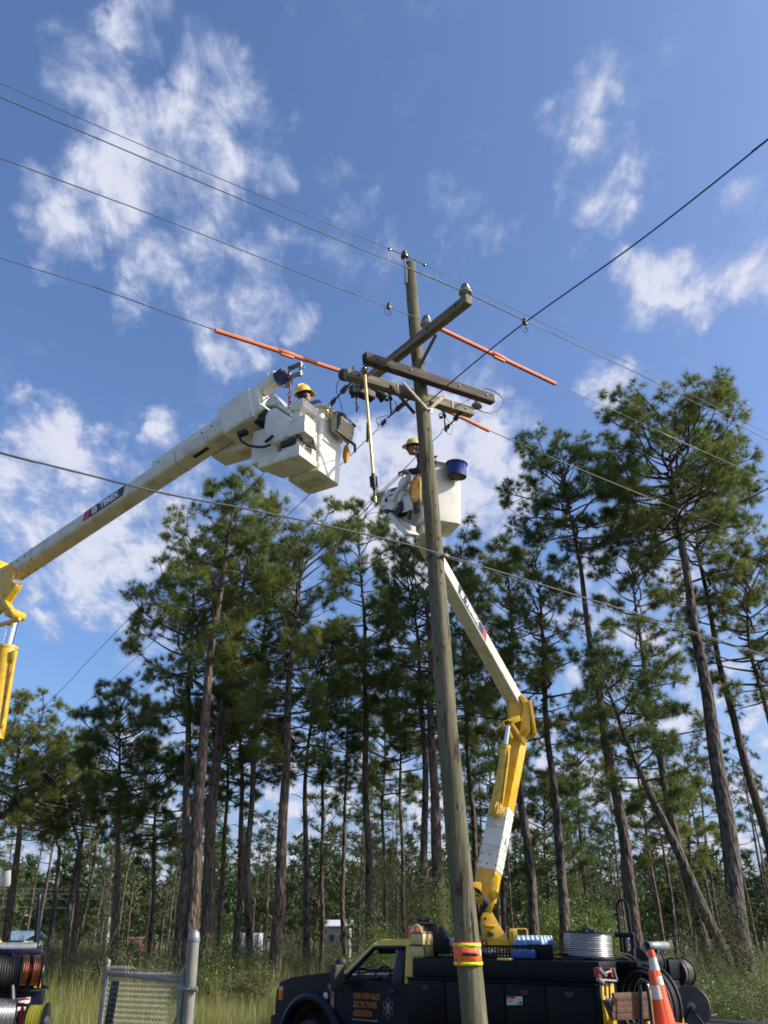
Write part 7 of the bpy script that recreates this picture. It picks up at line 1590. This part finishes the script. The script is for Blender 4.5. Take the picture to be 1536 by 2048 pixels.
def shrub(name, label, loc, w_, h, nl, size, m, seed, group=None, stems=9, dens=.55, cat='shrub', top=.0):
    rng = np.random.default_rng(seed); o = thing(name, label, cat, V(loc), group); L0 = np.array(loc, float); ac = Acc(); P, Nn = [], []
    tips = []
    for k in range(stems):
        a = rng.uniform(0, 6.28); r = w_ * .5 * math.sqrt(rng.uniform(.02, 1)); hh = h * (1 - .45 * (r / (w_ * .5)) ** 2) * rng.uniform(.75, 1.1); b0 = L0 + np.array([math.cos(a) * r * .25, math.sin(a) * r * .25, 0])
        t_p = L0 + np.array([math.cos(a) * r, math.sin(a) * r, hh]); md = (b0 + t_p) / 2 + rng.normal(0, .08 * w_, 3); ac.tube([b0, md, t_p], [.016, .011, .005], 4); tips.append((b0, md, t_p))
        for e in range(3):
            q = rng.uniform(.35, .95); s0 = b0 * (1 - q) ** 2 + md * 2 * q * (1 - q) + t_p * q * q; s1 = s0 + rng.normal(0, .16 * w_, 3) * (1, 1, .7) + (0, 0, .05 * h); ac.tube([s0, s1], [.008, .004], 3); tips.append((s0, (s0 + s1) / 2, s1))
    per = max(4, nl // len(tips))
    for b0, md, t_p in tips:
        q = rng.uniform(.25, 1.08, per)[:, None]; c = b0 * (1 - q) ** 2 + md * 2 * q * (1 - q) + t_p * q * q; c = c + rng.normal(0, 1, (per, 3)) * np.array([.09 * w_, .09 * w_, .06 * h]); c[:, 2] = np.maximum(c[:, 2], L0[2] + .05); P.append(c); Nn.append((c - L0) / (np.linalg.norm(c - L0, axis=1)[:, None] + 1e-6))
    ac.done('stems', twig, o); P = np.concatenate(P); tri_mesh('foliage', leaves(P, np.concatenate(Nn), size, rng), m, o, nv=4); return o
def onground(px, Y): return (atY(px, 1900, Y).x, Y, 0)
shrub('shrub', 'bright leafy bush rising over the truck cab roof', onground(742, 24), 1.7, 2.75, 7000, .065, leafA, 1, stems=14)
shrub('shrub', 'tall vine covered bush climbing left of the yellow turret', onground(893, 22), 1.3, 4.0, 9000, .065, leafA, 2, stems=14)
shrub('scrub_tree', 'brown half bare scrub tree with fine twigs above the truck cab', onground(795, 33), 3.6, 7.4, 6000, .06, leafD, 3, stems=30, cat='tree')
shrub('scrub_tree', 'thin grey brown scrub tree right behind the brown scrub tree', onground(845, 36), 2.6, 6.2, 3600, .06, leafD, 33, stems=24, cat='tree')
shrub('shrub', 'tall yellow brown bush at the foot of the broken leaning pine', onground(1440, 27), 1.9, 3.3, 6500, .06, leafD, 4, stems=16)
shrub('shrub', 'dark glossy bush right of the grey gate post', onground(420, 27), 1.8, 1.9, 6000, .06, leafA, 5, stems=14)
shrub('shrub', 'leggy bush with reddish stems in front of the truck hood', onground(500, 25), 1.8, 1.7, 5000, .06, leafD, 6, stems=16)
for i, (px, Y, h) in enumerate(((1120, 40, 3.6), (1150, 44, 4.6), (1195, 46, 4.2), (1080, 48, 3.8), (1230, 42, 3.2), (440, 44, 3.0))):
    shrub('young_pine', ('bright young pine thicket behind the water bottles', 'tallest bright young pine behind the wire spool', 'bright young pine right of the wire spool', 'bright young pine behind the yellow control stand', 'bright young pine left of the tool hoop', 'bright young pine beyond the gate post')[i], onground(px, Y), 2.4, h, 5000, .13, leafC, 20 + i, stems=16, cat='tree', group='young pines in the clearing')
SH = []
for i, (w_, h, nl, sz, m) in enumerate(((1.7, 1.1, 3800, .055, leafA), (1.5, 1.5, 3800, .05, leafB), (2.2, .9, 4400, .055, leafA), (1.4, 1.3, 3000, .055, leafD), (1.9, 1.3, 4200, .05, leafB), (1.6, .8, 3800, .055, leafC))):
    SH.append((shrub('shrub', 'low shrub of the undergrowth', (0, 0, 0), w_, h, nl, sz, m, 50 + i, stems=14), ('low glossy green shrub', 'upright dull green shrub', 'wide spreading green shrub', 'brownish shrub', 'rounded grey green shrub', 'small bright green shrub')[i]))
SHP = []; used = [False] * 6; rs = random.Random(9)
def place_shrub(k, X, Y, sc):
    o0, nm = SH[k]; px = 768 + 1882 * X / Y; zn = [z for a, b_, z in ZONES if a <= px < b_][0]
    lb = '%s %s' % (nm, zn)
    if not used[k]: used[k] = True; o = o0; o.location = (X, Y, 0); o.rotation_euler = (0, 0, rs.uniform(0, 6.28)); o.scale = (sc, sc, sc); o['label'] = lb
    else: o = copy_tree(o0, (X, Y, 0), lb, rs.uniform(0, 6.28), sc)
    o['group'] = nm + 's in the undergrowth ' + zn; SHP.append(o)
for i in range(150):
    Y = rs.uniform(30, 52); X = rs.uniform(-.46, .50) * Y; place_shrub(rs.choice((0, 1, 1, 2, 3, 4, 4)), X, Y, rs.uniform(.75, 1.45) * (1.15 if X < 0 else 1))
for i in range(90):
    Y = rs.uniform(19, 33); X = Y * rs.uniform(.285, .48); place_shrub(rs.choice((0, 2, 2, 5, 5, 4, 1)), X, Y, rs.uniform(.7, 1.15))
for i in range(24):
    Y = rs.uniform(52, 90); X = rs.uniform(-.46, .48) * Y; place_shrub(rs.choice((1, 4, 3)), X, Y, rs.uniform(1.3, 2.4))
tell_apart(SHP)
# tall grass
grass = leaf_mat('tall_grass', (.19, .215, .055), (.27, .28, .085), (.34, .30, .12), .45, .6, .5)
rng = np.random.default_rng(31)
def blades(n, x0, x1, y0, y1, h, wd):
    Y = rng.uniform(y0, y1, n); X = rng.uniform(x0, x1, n) * Y
    hh = h * rng.uniform(.5, 1.25, n) * (.75 + .5 * np.sin(X * .9 + np.sin(Y * .7) * 2) ** 2); a = rng.uniform(0, 6.28, n); ln = rng.uniform(.05, .5, n) * hh
    T = np.empty((n, 3, 3)); P = np.c_[X, Y, np.zeros(n)]; s = np.c_[np.cos(a), np.sin(a), np.zeros(n)] * (wd * rng.uniform(.6, 1.3, n))[:, None]
    T[:, 0] = P - s; T[:, 1] = P + s; T[:, 2] = P + np.c_[np.cos(a + 1.3) * ln, np.sin(a + 1.3) * ln, hh]; return T.reshape(-1, 3)
GB = np.concatenate([blades(95000, -.52, -.05, 13, 36, .66, .013), blades(26000, -.06, .30, 17, 34, .5, .012), blades(30000, .28, .52, 13, 34, .55, .012), blades(26000, -.5, .5, 34, 60, .8, .02), blades(24000, -.45, .47, 25, 38, 1.15, .012)])
tag(tri_mesh('grass', GB, grass, loc=(0, 25, 0)), kind='stuff')
